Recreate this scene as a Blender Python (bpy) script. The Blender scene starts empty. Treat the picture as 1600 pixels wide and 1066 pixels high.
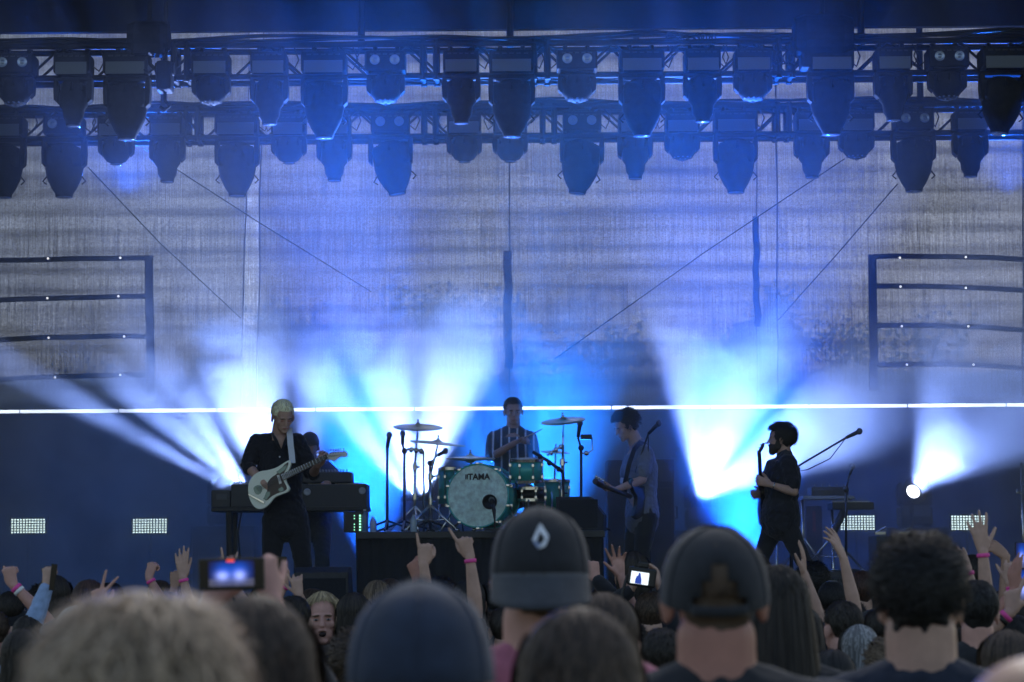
import bpy, bmesh, math, random
from mathutils import Vector, Matrix, Euler, noise
R = math.radians
PI = math.pi
S = bpy.context.scene
COL = S.collection

# ---------------------------------------------------------------- camera
F = 3778.0            # focal length in pixels of the 1600 x 1066 photograph
PITCH = math.atan(347 / F)
ROLL = R(0.38)
EYE = Vector((0, 0, 1.85))
cd = bpy.data.cameras.new('camera')
cam = bpy.data.objects.new('camera', cd)
COL.objects.link(cam)
S.camera = cam
cam.location = EYE
CAMROT = (Matrix.Rotation(PITCH, 3, 'X') @ Matrix.Rotation(PI / 2, 3, 'X') @ Matrix.Rotation(-ROLL, 3, 'Z'))
cam.rotation_euler = CAMROT.to_euler()
cd.sensor_width = 36
cd.lens = 36 * F / 1600
cd.clip_start = 0.1
cd.clip_end = 2000
cd.dof.use_dof = True
cd.dof.focus_distance = 19.6
cd.dof.aperture_fstop = 5.6

def at(px, py, Y):
    """World point on the photograph's ray through (px, py) at distance Y."""
    d = CAMROT @ Vector(((px - 800) / F, (533 - py) / F, -1))
    return EYE + d * (Y / d.y)

# ---------------------------------------------------------------- world, sun, exposure
W = bpy.data.worlds.new('World')
S.world = W
W.use_nodes = True
nt = W.node_tree
nt.nodes.clear()
wo = nt.nodes.new('ShaderNodeOutputWorld')
wb = nt.nodes.new('ShaderNodeBackground')
sk = nt.nodes.new('ShaderNodeTexSky')
sk.sky_type = 'NISHITA'
sk.sun_disc = False
SUN_EL, SUN_AZ = R(36), R(8)
sk.sun_elevation = SUN_EL
sk.sun_rotation = SUN_AZ
sk.air_density = 1.2
sk.dust_density = 2.5
wb.inputs['Strength'].default_value = 0.145
nt.links.new(sk.outputs[0], wb.inputs['Color'])
nt.links.new(wb.outputs[0], wo.inputs['Surface'])
sd = bpy.data.lights.new('sun', 'SUN')
sd.energy = 0.6
sd.angle = R(12)
sd.color = (0.88, 0.94, 1.0)
sun = bpy.data.objects.new('sun', sd)
COL.objects.link(sun)
sdir = Vector((math.sin(SUN_AZ) * math.cos(SUN_EL), math.cos(SUN_AZ) * math.cos(SUN_EL), math.sin(SUN_EL)))
sun.rotation_euler = sdir.to_track_quat('Z', 'Y').to_euler()
sun.location = (0, 60, 30)

S.view_settings.view_transform = 'Standard'
S.view_settings.look = 'None'
S.view_settings.exposure = 0.25
S.view_settings.gamma = 1.0
S.cycles.use_denoising = True
S.cycles.max_bounces = 6
S.cycles.diffuse_bounces = 2
S.cycles.glossy_bounces = 2
S.cycles.transmission_bounces = 3
S.cycles.transparent_max_bounces = 8
S.cycles.volume_bounces = 0
S.cycles.sample_clamp_indirect = 3.0
S.cycles.caustics_reflective = False
S.cycles.caustics_refractive = False
S.cycles.use_light_tree = True
rnd = random.Random(7)

# ---------------------------------------------------------------- materials
MATS = {}
def mat(name, col, rough=0.7, metal=0.0, emit=None, estr=0.0, noise_amt=0.0, scale=20.0, bump=0.0, spec=0.5, stretch=None, sheen=0.0, sss=0.0):
    if name in MATS: return MATS[name]
    m = bpy.data.materials.new(name)
    m.use_nodes = True
    t = m.node_tree
    b = t.nodes['Principled BSDF']
    b.inputs['Base Color'].default_value = (*col, 1)
    b.inputs['Roughness'].default_value = rough
    b.inputs['Metallic'].default_value = metal
    b.inputs['Specular IOR Level'].default_value = spec
    if sheen:
        b.inputs['Sheen Weight'].default_value = sheen
    if sss:
        b.inputs['Subsurface Weight'].default_value = sss
        b.inputs['Subsurface Radius'].default_value = (0.012, 0.004, 0.002)
        b.inputs['Subsurface Scale'].default_value = 1.0
    if noise_amt or bump:
        tc = t.nodes.new('ShaderNodeTexCoord')
        mp = t.nodes.new('ShaderNodeMapping')
        mp.inputs['Scale'].default_value = stretch or (1, 1, 1)
        nz = t.nodes.new('ShaderNodeTexNoise')
        nz.inputs['Scale'].default_value = scale
        nz.inputs['Detail'].default_value = 5
        nz.inputs['Roughness'].default_value = 0.6
        t.links.new(tc.outputs['Object'], mp.inputs[0])
        t.links.new(mp.outputs[0], nz.inputs['Vector'])
        if noise_amt:
            mr = t.nodes.new('ShaderNodeMapRange')
            mr.inputs['From Min'].default_value = 0.3
            mr.inputs['From Max'].default_value = 0.7
            mr.inputs['To Min'].default_value = 1 - noise_amt
            mr.inputs['To Max'].default_value = 1 + noise_amt
            mx = t.nodes.new('ShaderNodeVectorMath')
            mx.operation = 'SCALE'
            mx.inputs[0].default_value = col
            t.links.new(nz.outputs['Fac'], mr.inputs['Value'])
            t.links.new(mr.outputs[0], mx.inputs['Scale'])
            t.links.new(mx.outputs[0], b.inputs['Base Color'])
        if bump:
            bp = t.nodes.new('ShaderNodeBump')
            bp.inputs['Strength'].default_value = bump
            bp.inputs['Distance'].default_value = 0.01
            t.links.new(nz.outputs['Fac'], bp.inputs['Height'])
            t.links.new(bp.outputs[0], b.inputs['Normal'])
    if emit:
        b.inputs['Emission Color'].default_value = (*emit, 1)
        b.inputs['Emission Strength'].default_value = estr
    MATS[name] = m
    return m

# ---------------------------------------------------------------- mesh helpers
def lk(name, bm, m=None, parent=None, smooth=False, loc=None):
    me = bpy.data.meshes.new(name)
    bm.normal_update()
    bm.to_mesh(me)
    bm.free()
    if m is not None:
        for k in (m if isinstance(m, (list, tuple)) else [m]): me.materials.append(k)
    if smooth:
        for p in me.polygons: p.use_smooth = True
    o = bpy.data.objects.new(name, me)
    COL.objects.link(o)
    if parent is not None: o.parent = parent
    if loc is not None: o.location = loc
    return o

def tag(o, label=None, cat=None, group=None, kind=None):
    if label: o['label'] = label
    if cat: o['category'] = cat
    if group: o['group'] = group
    if kind: o['kind'] = kind
    return o

def empty(name, loc=(0, 0, 0), rz=0.0, label=None, cat=None, group=None, rot=None):
    o = bpy.data.objects.new(name, None)
    o.empty_display_size = 0.1
    COL.objects.link(o)
    o.location = loc
    o.rotation_euler = rot if rot is not None else (0, 0, rz)
    return tag(o, label, cat, group)

def copy_tree(o, parent=None):
    c = o.copy()
    COL.objects.link(c)
    if parent is not None: c.parent = parent
    for ch in [k for k in bpy.data.objects if k.parent == o]:
        copy_tree(ch, c)
    return c

def box(bm, c, s, rot=None, bev=0.0):
    """box centred at c with full sizes s"""
    M = Matrix.Translation(c)
    if rot is not None: M = M @ rot.to_4x4()
    r = bmesh.ops.create_cube(bm, size=1.0, matrix=M @ Matrix.Diagonal((*s, 1)))
    if bev:
        es = list({e for v in r['verts'] for e in v.link_edges})
        bmesh.ops.bevel(bm, geom=es, offset=bev, segments=2, affect='EDGES', profile=0.6)
    return r['verts']

def frame_of(d):
    d = Vector(d).normalized()
    u = d.cross(Vector((0, 0, 1)))
    if u.length < 1e-3: u = d.cross(Vector((1, 0, 0)))
    u.normalize()
    return u, d.cross(u).normalized(), d

def tube(bm, pts, rad, seg=8, caps=True):
    """round bar through pts; rad may be one number or one per point"""
    pts = [Vector(p) for p in pts]
    n = len(pts)
    rs = rad if isinstance(rad, (list, tuple)) else [rad] * n
    rings = []
    up = None
    for i, p in enumerate(pts):
        d = (pts[min(i + 1, n - 1)] - pts[max(i - 1, 0)])
        if d.length < 1e-9: d = Vector((0, 0, 1))
        d.normalize()
        if up is None: u, v, _ = frame_of(d)
        else:
            u = (up - d * up.dot(d))
            if u.length < 1e-6: u, v, _ = frame_of(d)
            u.normalize()
            v = d.cross(u).normalized()
        up = u
        rings.append([bm.verts.new(p + (u * math.cos(a) + v * math.sin(a)) * rs[i]) for a in [2 * PI * k / seg for k in range(seg)]])
    for i in range(n - 1):
        for k in range(seg):
            bm.faces.new((rings[i][k], rings[i][(k + 1) % seg], rings[i + 1][(k + 1) % seg], rings[i + 1][k]))
    if caps:
        bm.faces.new(list(reversed(rings[0])))
        bm.faces.new(rings[-1])
    return rings

def lathe(bm, prof, seg=24, M=None, close=True):
    """prof: list of (radius, height) about local Z, placed by matrix M"""
    M = M or Matrix.Identity(4)
    rings = []
    for r, h in prof:
        if r < 1e-6: rings.append([bm.verts.new(M @ Vector((0, 0, h)))])
        else: rings.append([bm.verts.new(M @ Vector((r * math.cos(2 * PI * k / seg), r * math.sin(2 * PI * k / seg), h))) for k in range(seg)])
    for a, b in zip(rings, rings[1:]):
        for k in range(seg):
            k2 = (k + 1) % seg
            if len(a) == 1 and len(b) == 1: continue
            if len(a) == 1: bm.faces.new((a[0], b[k], b[k2]))
            elif len(b) == 1: bm.faces.new((a[k], a[k2], b[0]))
            else: bm.faces.new((a[k], a[k2], b[k2], b[k]))
    if close:
        if len(rings[0]) > 1: bm.faces.new(list(reversed(rings[0])))
        if len(rings[-1]) > 1: bm.faces.new(rings[-1])

def prism(bm, pts, y0, y1, axis='y', bev=0.0):
    """extrude a closed outline of 2-D points between y0 and y1; axis y: pts are (x, z)"""
    def V(p, h): return {'y': Vector((p[0], h, p[1])), 'z': Vector((p[0], p[1], h)), 'x': Vector((h, p[0], p[1]))}[axis]
    a = [bm.verts.new(V(p, y0)) for p in pts]
    b = [bm.verts.new(V(p, y1)) for p in pts]
    fs = [bm.faces.new(a), bm.faces.new(list(reversed(b)))]
    n = len(pts)
    for k in range(n): fs.append(bm.faces.new((a[(k + 1) % n], a[k], b[k], b[(k + 1) % n])))
    bmesh.ops.recalc_face_normals(bm, faces=fs)
    if bev:
        es = [e for e in set(fs[0].edges) | set(fs[1].edges)]
        bmesh.ops.bevel(bm, geom=es, offset=bev, segments=2, affect='EDGES', profile=0.6)
    return fs

def aim(d, up='Y'):
    """rotation taking local Z to direction d"""
    return Vector(d).to_track_quat('Z', up).to_matrix()

FLOOR_Z = 1.40
M_BLACK = mat('black_metal', (0.012, 0.012, 0.014), 0.45, 0.2)
M_CLOTH = mat('black_cloth', (0.012, 0.013, 0.017), 0.95, noise_amt=0.25, scale=9, bump=0.4)
M_DECK = mat('stage_deck', (0.02, 0.021, 0.024), 0.45, noise_amt=0.4, scale=3)
M_CHROME = mat('chrome', (0.75, 0.77, 0.8), 0.18, 1.0)
M_CABLE = mat('cable_rubber', (0.01, 0.01, 0.012), 0.6)

# ================================================================ THE STAGE
bm = bmesh.new()
box(bm, (0, 150, -0.05), (500, 400, 0.1))
tag(lk('ground', bm, mat('ground_grass', (0.06, 0.07, 0.035), 0.95, noise_amt=0.5, scale=2)), kind='structure')

bm = bmesh.new()
box(bm, (0, 21.9, FLOOR_Z - 0.06), (13.6, 7.8, 0.12))
tag(lk('stage_floor', bm, M_DECK), kind='structure')
bm = bmesh.new()
N = 160
x0, x1 = -6.8, 6.8
prev = None
for i in range(N + 1):
    x = x0 + (x1 - x0) * i / N
    y = 18.02 - 0.03 * math.sin(i * 1.3) - 0.015 * math.sin(i * 0.37)
    a, b = bm.verts.new((x, y, FLOOR_Z - 0.13)), bm.verts.new((x, y - 0.02, 0.0))
    if prev: bm.faces.new((prev[0], a, b, prev[1]))
    prev = (a, b)
so = lk('stage_skirt', bm, M_CLOTH, smooth=True)
tag(so, 'black pleated cloth hanging below the front edge of the stage', 'stage skirt')

# gauze backdrop: a big translucent scrim with seams, lit by the evening sky behind it
YB = 26.0
def gauze_mat():
    m = bpy.data.materials.new('gauze')
    m.use_nodes = True
    t = m.node_tree
    t.nodes.clear()
    L = t.links.new
    out = t.nodes.new('ShaderNodeOutputMaterial')
    tc = t.nodes.new('ShaderNodeTexCoord')
    def nz(scale, sc, det=4, rough=0.6):
        mp = t.nodes.new('ShaderNodeMapping'); mp.inputs['Scale'].default_value = sc
        n = t.nodes.new('ShaderNodeTexNoise'); n.inputs['Scale'].default_value = scale
        n.inputs['Detail'].default_value = det; n.inputs['Roughness'].default_value = rough
        L(tc.outputs['Object'], mp.inputs[0]); L(mp.outputs[0], n.inputs['Vector'])
        return n.outputs['Fac']
    def rng(v, a, b, c, d, clamp=True):
        r = t.nodes.new('ShaderNodeMapRange'); r.clamp = clamp
        for k, x in zip(('From Min', 'From Max', 'To Min', 'To Max'), (a, b, c, d)): r.inputs[k].default_value = x
        L(v, r.inputs['Value']); return r.outputs[0]
    def mul(a, b):
        n = t.nodes.new('ShaderNodeMath'); n.operation = 'MULTIPLY'
        L(a, n.inputs[0]); L(b, n.inputs[1]); return n.outputs[0]
    shade_bands = t.nodes.new('ShaderNodeTexWave')       # dark bands of something behind the gauze, put into its colour
    shade_bands.wave_type = 'BANDS'; shade_bands.bands_direction = 'Z'; shade_bands.wave_profile = 'SIN'
    shade_bands.inputs['Scale'].default_value = 1.5
    shade_bands.inputs['Distortion'].default_value = 1.1
    shade_bands.inputs['Detail'].default_value = 3
    shade_bands.inputs['Detail Scale'].default_value = 0.7
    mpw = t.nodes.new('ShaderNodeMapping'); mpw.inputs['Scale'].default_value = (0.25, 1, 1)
    L(tc.outputs['Object'], mpw.inputs[0]); L(mpw.outputs[0], shade_bands.inputs['Vector'])
    bandw = rng(shade_bands.outputs['Fac'], 0.0, 0.65, 0.0, 1.0)
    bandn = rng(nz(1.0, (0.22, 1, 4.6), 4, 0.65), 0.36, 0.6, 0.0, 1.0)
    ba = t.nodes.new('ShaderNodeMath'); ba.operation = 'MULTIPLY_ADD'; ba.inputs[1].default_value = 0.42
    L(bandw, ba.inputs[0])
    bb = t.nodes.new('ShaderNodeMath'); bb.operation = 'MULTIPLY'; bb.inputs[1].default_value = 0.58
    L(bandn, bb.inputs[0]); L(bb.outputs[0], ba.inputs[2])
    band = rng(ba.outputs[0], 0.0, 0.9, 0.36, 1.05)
    thread = rng(nz(1.0, (70, 1, 1.4), 3, 0.7), 0.32, 0.68, 0.42, 1.45, False)
    weft = rng(nz(1.0, (3.0, 1, 60), 3, 0.7), 0.3, 0.7, 0.86, 1.12, False)
    grain = rng(nz(55.0, (1, 1, 1), 2, 0.8), 0.3, 0.7, 0.5, 1.5, False)
    patch = rng(nz(0.5, (1, 1, 1), 3), 0.3, 0.7, 0.75, 1.15)
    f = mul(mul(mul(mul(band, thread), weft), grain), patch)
    # the paler strip where the cloth is a single layer
    sx = t.nodes.new('ShaderNodeSeparateXYZ'); L(tc.outputs['Object'], sx.inputs[0])
    sk_ = t.nodes.new('ShaderNodeMath'); sk_.operation = 'MULTIPLY_ADD'; sk_.inputs[1].default_value = -0.0195
    L(sx.outputs['Z'], sk_.inputs[0]); L(sx.outputs['X'], sk_.inputs[2])
    xa, xb = at(376, 600, YB), at(401, 600, YB)
    la, lb = xa.x - 0.0195 * xa.z, xb.x - 0.0195 * xb.z
    ce = t.nodes.new('ShaderNodeMath'); ce.operation = 'SUBTRACT'; ce.inputs[1].default_value = (la + lb) / 2; L(sk_.outputs[0], ce.inputs[0])
    ab_ = t.nodes.new('ShaderNodeMath'); ab_.operation = 'ABSOLUTE'; L(ce.outputs[0], ab_.inputs[0])
    lt_ = t.nodes.new('ShaderNodeMath'); lt_.operation = 'LESS_THAN'; lt_.inputs[1].default_value = (lb - la) / 2; L(ab_.outputs[0], lt_.inputs[0])
    f = mul(f, rng(lt_.outputs[0], 0, 1, 1.0, 1.75))
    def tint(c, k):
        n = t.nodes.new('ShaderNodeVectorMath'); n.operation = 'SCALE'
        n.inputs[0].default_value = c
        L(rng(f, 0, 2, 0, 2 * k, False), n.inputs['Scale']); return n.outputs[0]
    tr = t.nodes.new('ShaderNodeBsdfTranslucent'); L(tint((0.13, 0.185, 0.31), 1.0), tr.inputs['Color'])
    df = t.nodes.new('ShaderNodeBsdfDiffuse'); df.inputs['Color'].default_value = (0.10, 0.11, 0.13, 1)
    ad = t.nodes.new('ShaderNodeMixShader'); ad.inputs[0].default_value = 0.25
    L(tr.outputs[0], ad.inputs[1]); L(df.outputs[0], ad.inputs[2])
    tp = t.nodes.new('ShaderNodeBsdfTransparent')
    L(tint((0.9, 0.92, 1.0), 1.0), tp.inputs['Color'])
    mx = t.nodes.new('ShaderNodeMixShader'); mx.inputs[0].default_value = 0.05
    L(ad.outputs[0], mx.inputs[1]); L(tp.outputs[0], mx.inputs[2])
    L(mx.outputs[0], out.inputs['Surface'])
    return m
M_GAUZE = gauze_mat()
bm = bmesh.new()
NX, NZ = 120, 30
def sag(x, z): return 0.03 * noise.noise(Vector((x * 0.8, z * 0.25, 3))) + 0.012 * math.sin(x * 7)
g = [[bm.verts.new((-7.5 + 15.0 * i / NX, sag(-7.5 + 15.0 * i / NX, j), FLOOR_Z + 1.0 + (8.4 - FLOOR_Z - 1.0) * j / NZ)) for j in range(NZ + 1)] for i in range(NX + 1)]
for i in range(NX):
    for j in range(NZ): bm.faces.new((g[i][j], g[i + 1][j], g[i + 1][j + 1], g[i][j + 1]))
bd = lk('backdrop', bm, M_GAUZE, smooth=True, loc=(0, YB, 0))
tag(bd, 'pale grey gauze backdrop cloth with shade-tinted bands hanging across the whole rear of the stage', 'backdrop')

# haze on stage: a thin even haze, and denser drifting smoke low behind the band
def volume_box(name, c, sz, mname):
    bm = bmesh.new()
    box(bm, c, sz)
    o = lk(name, bm)
    m = bpy.data.materials.new(mname)
    m.use_nodes = True
    t = m.node_tree
    t.nodes.clear()
    oo = t.nodes.new('ShaderNodeOutputMaterial')
    pv = t.nodes.new('ShaderNodeVolumePrincipled')
    pv.inputs['Color'].default_value = (0.9, 0.94, 1, 1)
    pv.inputs['Anisotropy'].default_value = 0.1
    t.links.new(pv.outputs[0], oo.inputs['Volume'])
    o.data.materials.append(m)
    tag(o, kind='stuff')
    return t, pv
t, pv = volume_box('haze', (0, 22.05, 4.75), (14.4, 7.6, 7.1), 'stage_haze')
pv.inputs['Density'].default_value = 0.024
t, pv = volume_box('smoke', (0, 23.35, 3.8), (14.0, 3.5, 4.7), 'stage_smoke')
tc = t.nodes.new('ShaderNodeTexCoord')
nz = t.nodes.new('ShaderNodeTexNoise')
nz.inputs['Scale'].default_value = 1.5
nz.inputs['Detail'].default_value = 5
nz.inputs['Distortion'].default_value = 1.2
sx = t.nodes.new('ShaderNodeSeparateXYZ')
t.links.new(tc.outputs['Object'], nz.inputs['Vector'])
t.links.new(tc.outputs['Object'], sx.inputs[0])
hgt = t.nodes.new('ShaderNodeMapRange')          # the smoke hangs low
for k, x in zip(('From Min', 'From Max', 'To Min', 'To Max'), (3.3, 6.0, 0.22, -0.42)): hgt.inputs[k].default_value = x
t.links.new(sx.outputs['Z'], hgt.inputs['Value'])
ad = t.nodes.new('ShaderNodeMath'); ad.operation = 'ADD'
t.links.new(nz.outputs['Fac'], ad.inputs[0]); t.links.new(hgt.outputs[0], ad.inputs[1])
mr = t.nodes.new('ShaderNodeMapRange')
for k, x in zip(('From Min', 'From Max', 'To Min', 'To Max'), (0.50, 0.84, 0.004, 0.36)): mr.inputs[k].default_value = x
t.links.new(ad.outputs[0], mr.inputs['Value'])
# a thick puff drifting over the spotlight at the right
pc = at(1476, 706, 23.9)
vs = t.nodes.new('ShaderNodeVectorMath'); vs.operation = 'SUBTRACT'; vs.inputs[1].default_value = pc
vm = t.nodes.new('ShaderNodeVectorMath'); vm.operation = 'MULTIPLY'; vm.inputs[1].default_value = (1 / 0.55, 1 / 0.7, 1 / 0.62)
vl = t.nodes.new('ShaderNodeVectorMath'); vl.operation = 'LENGTH'
n2 = t.nodes.new('ShaderNodeTexNoise'); n2.inputs['Scale'].default_value = 2.6; n2.inputs['Detail'].default_value = 4; n2.inputs['Distortion'].default_value = 1.6
t.links.new(tc.outputs['Object'], n2.inputs['Vector'])
t.links.new(tc.outputs['Object'], vs.inputs[0]); t.links.new(vs.outputs[0], vm.inputs[0]); t.links.new(vm.outputs[0], vl.inputs[0])
m1 = t.nodes.new('ShaderNodeMapRange')
for k, x in zip(('From Min', 'From Max', 'To Min', 'To Max'), (0.1, 1.15, 0.45, -0.42)): m1.inputs[k].default_value = x
t.links.new(vl.outputs['Value'], m1.inputs['Value'])
a2 = t.nodes.new('ShaderNodeMath'); a2.operation = 'ADD'
t.links.new(n2.outputs['Fac'], a2.inputs[0]); t.links.new(m1.outputs[0], a2.inputs[1])
m2 = t.nodes.new('ShaderNodeMapRange')
for k, x in zip(('From Min', 'From Max', 'To Min', 'To Max'), (0.55, 0.78, 0.0, 1.1)): m2.inputs[k].default_value = x
t.links.new(a2.outputs[0], m2.inputs['Value'])
a3 = t.nodes.new('ShaderNodeMath'); a3.operation = 'ADD'
t.links.new(mr.outputs[0], a3.inputs[0]); t.links.new(m2.outputs[0], a3.inputs[1])
t.links.new(a3.outputs[0], pv.inputs['Density'])
S.cycles.volume_step_rate = 1.0
S.cycles.volume_max_steps = 64

# roof, side masking
bm = bmesh.new()
box(bm, (0, 20.5, 8.55), (16, 13, 0.3))
tag(lk('roof', bm, M_CLOTH), 'dark fabric roof over the whole stage', 'stage roof')
for s in (-1, 1):
    bm = bmesh.new()
    box(bm, (s * 7.4, 22.0, 4.9), (0.1, 9.0, 7.0))
    tag(lk('side_drape', bm, M_CLOTH), 'black side drape closing the %s side of the stage' % ('left' if s < 0 else 'right'), 'drape')
# front header
zt = at(800, 47, 20.8).z
bm = bmesh.new()
box(bm, (0, 20.8, (zt + 8.3) / 2), (14.6, 0.08, 8.3 - zt))
tag(lk('header_drape', bm, M_CLOTH), 'dark navy header cloth across the top of the stage above the trusses', 'drape')
# lower masking behind the band
zl = at(800, 640, 25.4).z
bm = bmesh.new()
box(bm, (0, 25.4, (zl + FLOOR_Z) / 2), (14.6, 0.06, zl - FLOOR_Z))
tag(lk('rear_masking', bm, mat('masking_cloth', (0.014, 0.026, 0.038), 0.95, noise_amt=0.5, scale=2.2, bump=0.5)), 'dark blue-black masking cloth along the rear of the stage below the light bar', 'drape')
zr = at(800, 585, 26.7).z  # unseen panel added to keep sky light off the bottom of the gauze
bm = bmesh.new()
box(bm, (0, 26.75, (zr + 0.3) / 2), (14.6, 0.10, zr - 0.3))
tag(lk('rear_shade_panel', bm, M_CLOTH), 'dark panel added unseen behind the gauze, shading its lowest strip above the light bar', 'shade panel')
# glowing bar
root = empty('light_bar', (0, 25.2, zl), label='long thin glowing white light bar running across the whole stage behind the band', cat='light bar')
m_bar = mat('bar_glow', (1, 1, 1), emit=(0.72, 0.82, 1.0), estr=4)
t = m_bar.node_tree
tc = t.nodes.new('ShaderNodeTexCoord'); nz = t.nodes.new('ShaderNodeTexNoise'); nz.inputs['Scale'].default_value = 1.3; nz.inputs['Detail'].default_value = 6
mr = t.nodes.new('ShaderNodeMapRange'); mr.inputs['From Min'].default_value = 0.3; mr.inputs['From Max'].default_value = 0.7; mr.inputs['To Min'].default_value = 1.2; mr.inputs['To Max'].default_value = 5.0
t.links.new(tc.outputs['Object'], nz.inputs['Vector']); t.links.new(nz.outputs['Fac'], mr.inputs['Value'])
t.links.new(mr.outputs[0], t.nodes['Principled BSDF'].inputs['Emission Strength'])
for k in range(14):
    bm = bmesh.new(); box(bm, (-6.69 + 1.03 * k, 0.0, 0.0), (1.014, 0.03, 0.032), bev=0.004)
    lk('light_segment', bm, m_bar, root)
    bm = bmesh.new(); box(bm, (-6.69 + 1.03 * k, 0.035, 0.0), (1.024, 0.03, 0.05), bev=0.004)
    lk('channel', bm, M_BLACK, root)

# stage lamps' beams
def spot(px, py, Y, tx, ty, TY, power, ang, blend=0.35, col=(0.36, 0.5, 1.0), rad=0.05, fall='Linear'):
    l = bpy.data.lights.new('beam', 'SPOT')
    l.use_nodes = True
    ln = l.node_tree
    fo = ln.nodes.new('ShaderNodeLightFalloff')        # a collimated lamp keeps its strength along the beam
    fo.inputs['Strength'].default_value = 1.0
    ln.links.new(fo.outputs[fall], ln.nodes['Emission'].inputs['Strength'])
    l.energy = power; l.spot_size = R(ang); l.spot_blend = blend; l.color = col; l.shadow_soft_size = rad
    o = bpy.data.objects.new('beam', l)
    COL.objects.link(o)
    p, q = at(px, py, Y), at(tx, ty, TY)
    o.location = p
    o.rotation_euler = (p - q).to_track_quat('Z', 'Y').to_euler()
    return o
BW = (0.27, 0.41, 1.0)
BB = (0.008, 0.13, 1.0)
BC = (0.012, 0.19, 1.0)
BEAMS = [
    (372, 768, 24.3, 150, 645, 22.8, 9600, 7, 0.5, BW, 0.05, 'Quadratic'),
    (380, 765, 24.3, 245, 640, 22.4, 9600, 9, 0.5, BW, 0.05, 'Quadratic'),
    (385, 765, 24.3, 250, 560, 22.2, 8800, 12, 0.6, BW, 0.05, 'Quadratic'),
    (440, 800, 24.3, 365, 540, 21.8, 13600, 24, 0.8, BW, 0.05, 'Quadratic'),
    (480, 800, 24.3, 490, 560, 21.8, 5600, 12, 0.8, BW, 0.05, 'Quadratic'),
    (640, 775, 24.3, 540, 640, 22.6, 8800, 12, 0.6, BW, 0.05, 'Quadratic'),
    (648, 775, 24.3, 590, 520, 21.8, 10400, 18, 0.7, BW, 0.05, 'Quadratic'),
    (660, 775, 24.3, 720, 520, 21.8, 11200, 22, 0.8, BW, 0.05, 'Quadratic'),
    (1095, 778, 24.3, 1078, 560, 22.4, 8800, 18, 0.6, BW, 0.05, 'Quadratic'),
    (1095, 778, 24.3, 1165, 600, 22.4, 9600, 20, 0.6, BW, 0.05, 'Quadratic'),
    (1095, 778, 24.3, 1240, 690, 22.6, 8800, 22, 0.6, BW, 0.05, 'Quadratic'),
    (1427, 768, 24.3, 1480, 700, 23.8, 2800, 62, 0.5, BW, 0.05, 'Quadratic'),
    # saturated blue washes
    (200, 300, 25.5, 200, 60, 19.6, 1500, 30, 1.0, BB),
    (600, 942, 24.6, 600, 200, 18.6, 18000, 30, 1.0, BB),
    (1165, 942, 24.9, 1090, 215, 18.8, 14000, 32, 1.0, BB),
    (1575, 300, 25.5, 1575, 40, 19.6, 1000, 30, 1.0, BB),
    (850, 935, 24.8, 825, 620, 22.0, 7000, 34, 1.0, BC),
    (300, 100, 24.2, 300, 680, 25.0, 190, 80, 1.0, BC),
    (950, 100, 24.2, 930, 660, 25.0, 420, 50, 1.0, BC),
    (1380, 100, 24.2, 1330, 660, 25.0, 330, 60, 1.0, BB),
]
for b in BEAMS: spot(*b)

# ================================================================ FIGURES
PENDING = []
def vox(o, size, smooth=3, fn=None):
    """fuse the overlapping solids of o into one continuous skin"""
    m = o.modifiers.new('fuse', 'REMESH'); m.mode = 'VOXEL'; m.voxel_size = size; m.use_smooth_shade = True
    if smooth:
        s = o.modifiers.new('soften', 'SMOOTH'); s.factor = 0.5; s.iterations = smooth
    PENDING.append((o, fn))

def finish_pending():
    dg = bpy.context.evaluated_depsgraph_get()
    dg.update()
    for o, fn in PENDING:
        me = bpy.data.meshes.new_from_object(o.evaluated_get(dg))
        if fn: fn(me)
        me.name = o.name
        old = o.data
        o.modifiers.clear()
        o.data = me
        if not me.materials:
            for k in old.materials: me.materials.append(k)
        bpy.data.meshes.remove(old)
    PENDING.clear()

def loft(bm, secs, side=(1, 0, 0), seg=14):
    """secs: (centre, half width along side, half depth); rounded closed ends"""
    side = Vector(side).normalized()
    secs = [(Vector(c), a, b) for c, a, b in secs]
    d0 = (secs[0][0] - secs[1][0]).normalized(); d1 = (secs[-1][0] - secs[-2][0]).normalized()
    full = []
    for k in (0.15, 0.55, 0.85):
        r = math.sin(k * PI / 2); h = math.cos(k * PI / 2)
        full.append((secs[0][0] + d0 * min(secs[0][1], secs[0][2]) * h, secs[0][1] * r, secs[0][2] * r))
    full += secs
    for k in (0.85, 0.55, 0.15):
        r = math.sin(k * PI / 2); h = math.cos(k * PI / 2)
        full.append((secs[-1][0] + d1 * min(secs[-1][1], secs[-1][2]) * h, secs[-1][1] * r, secs[-1][2] * r))
    rings = []
    n = len(full)
    for i, (c, a, b) in enumerate(full):
        d = full[min(i + 1, n - 1)][0] - full[max(i - 1, 0)][0]
        d.normalize()
        u = side - d * side.dot(d)
        if u.length < 1e-4: u = frame_of(d)[0]
        u.normalize(); v = d.cross(u)
        rings.append([bm.verts.new(c + u * a * math.cos(t) + v * b * math.sin(t)) for t in [2 * PI * k / seg for k in range(seg)]])
    for i in range(n - 1):
        for k in range(seg):
            bm.faces.new((rings[i][k], rings[i][(k + 1) % seg], rings[i + 1][(k + 1) % seg], rings[i + 1][k]))
    bm.faces.new(list(reversed(rings[0]))); bm.faces.new(rings[-1])

def limb(bm, pts, rs, seg=12):
    loft(bm, [(p, r, r) for p, r in zip(pts, rs)], side=(0.31, 0.9, 0.2), seg=seg)

def ell(bm, c, r, M=None, seg=14):
    M = M or Matrix.Identity(4)
    bmesh.ops.create_uvsphere(bm, u_segments=seg, v_segments=max(8, seg * 2 // 3), radius=1.0, matrix=M @ Matrix.Translation(c) @ Matrix.Diagonal((*r, 1)))

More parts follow.
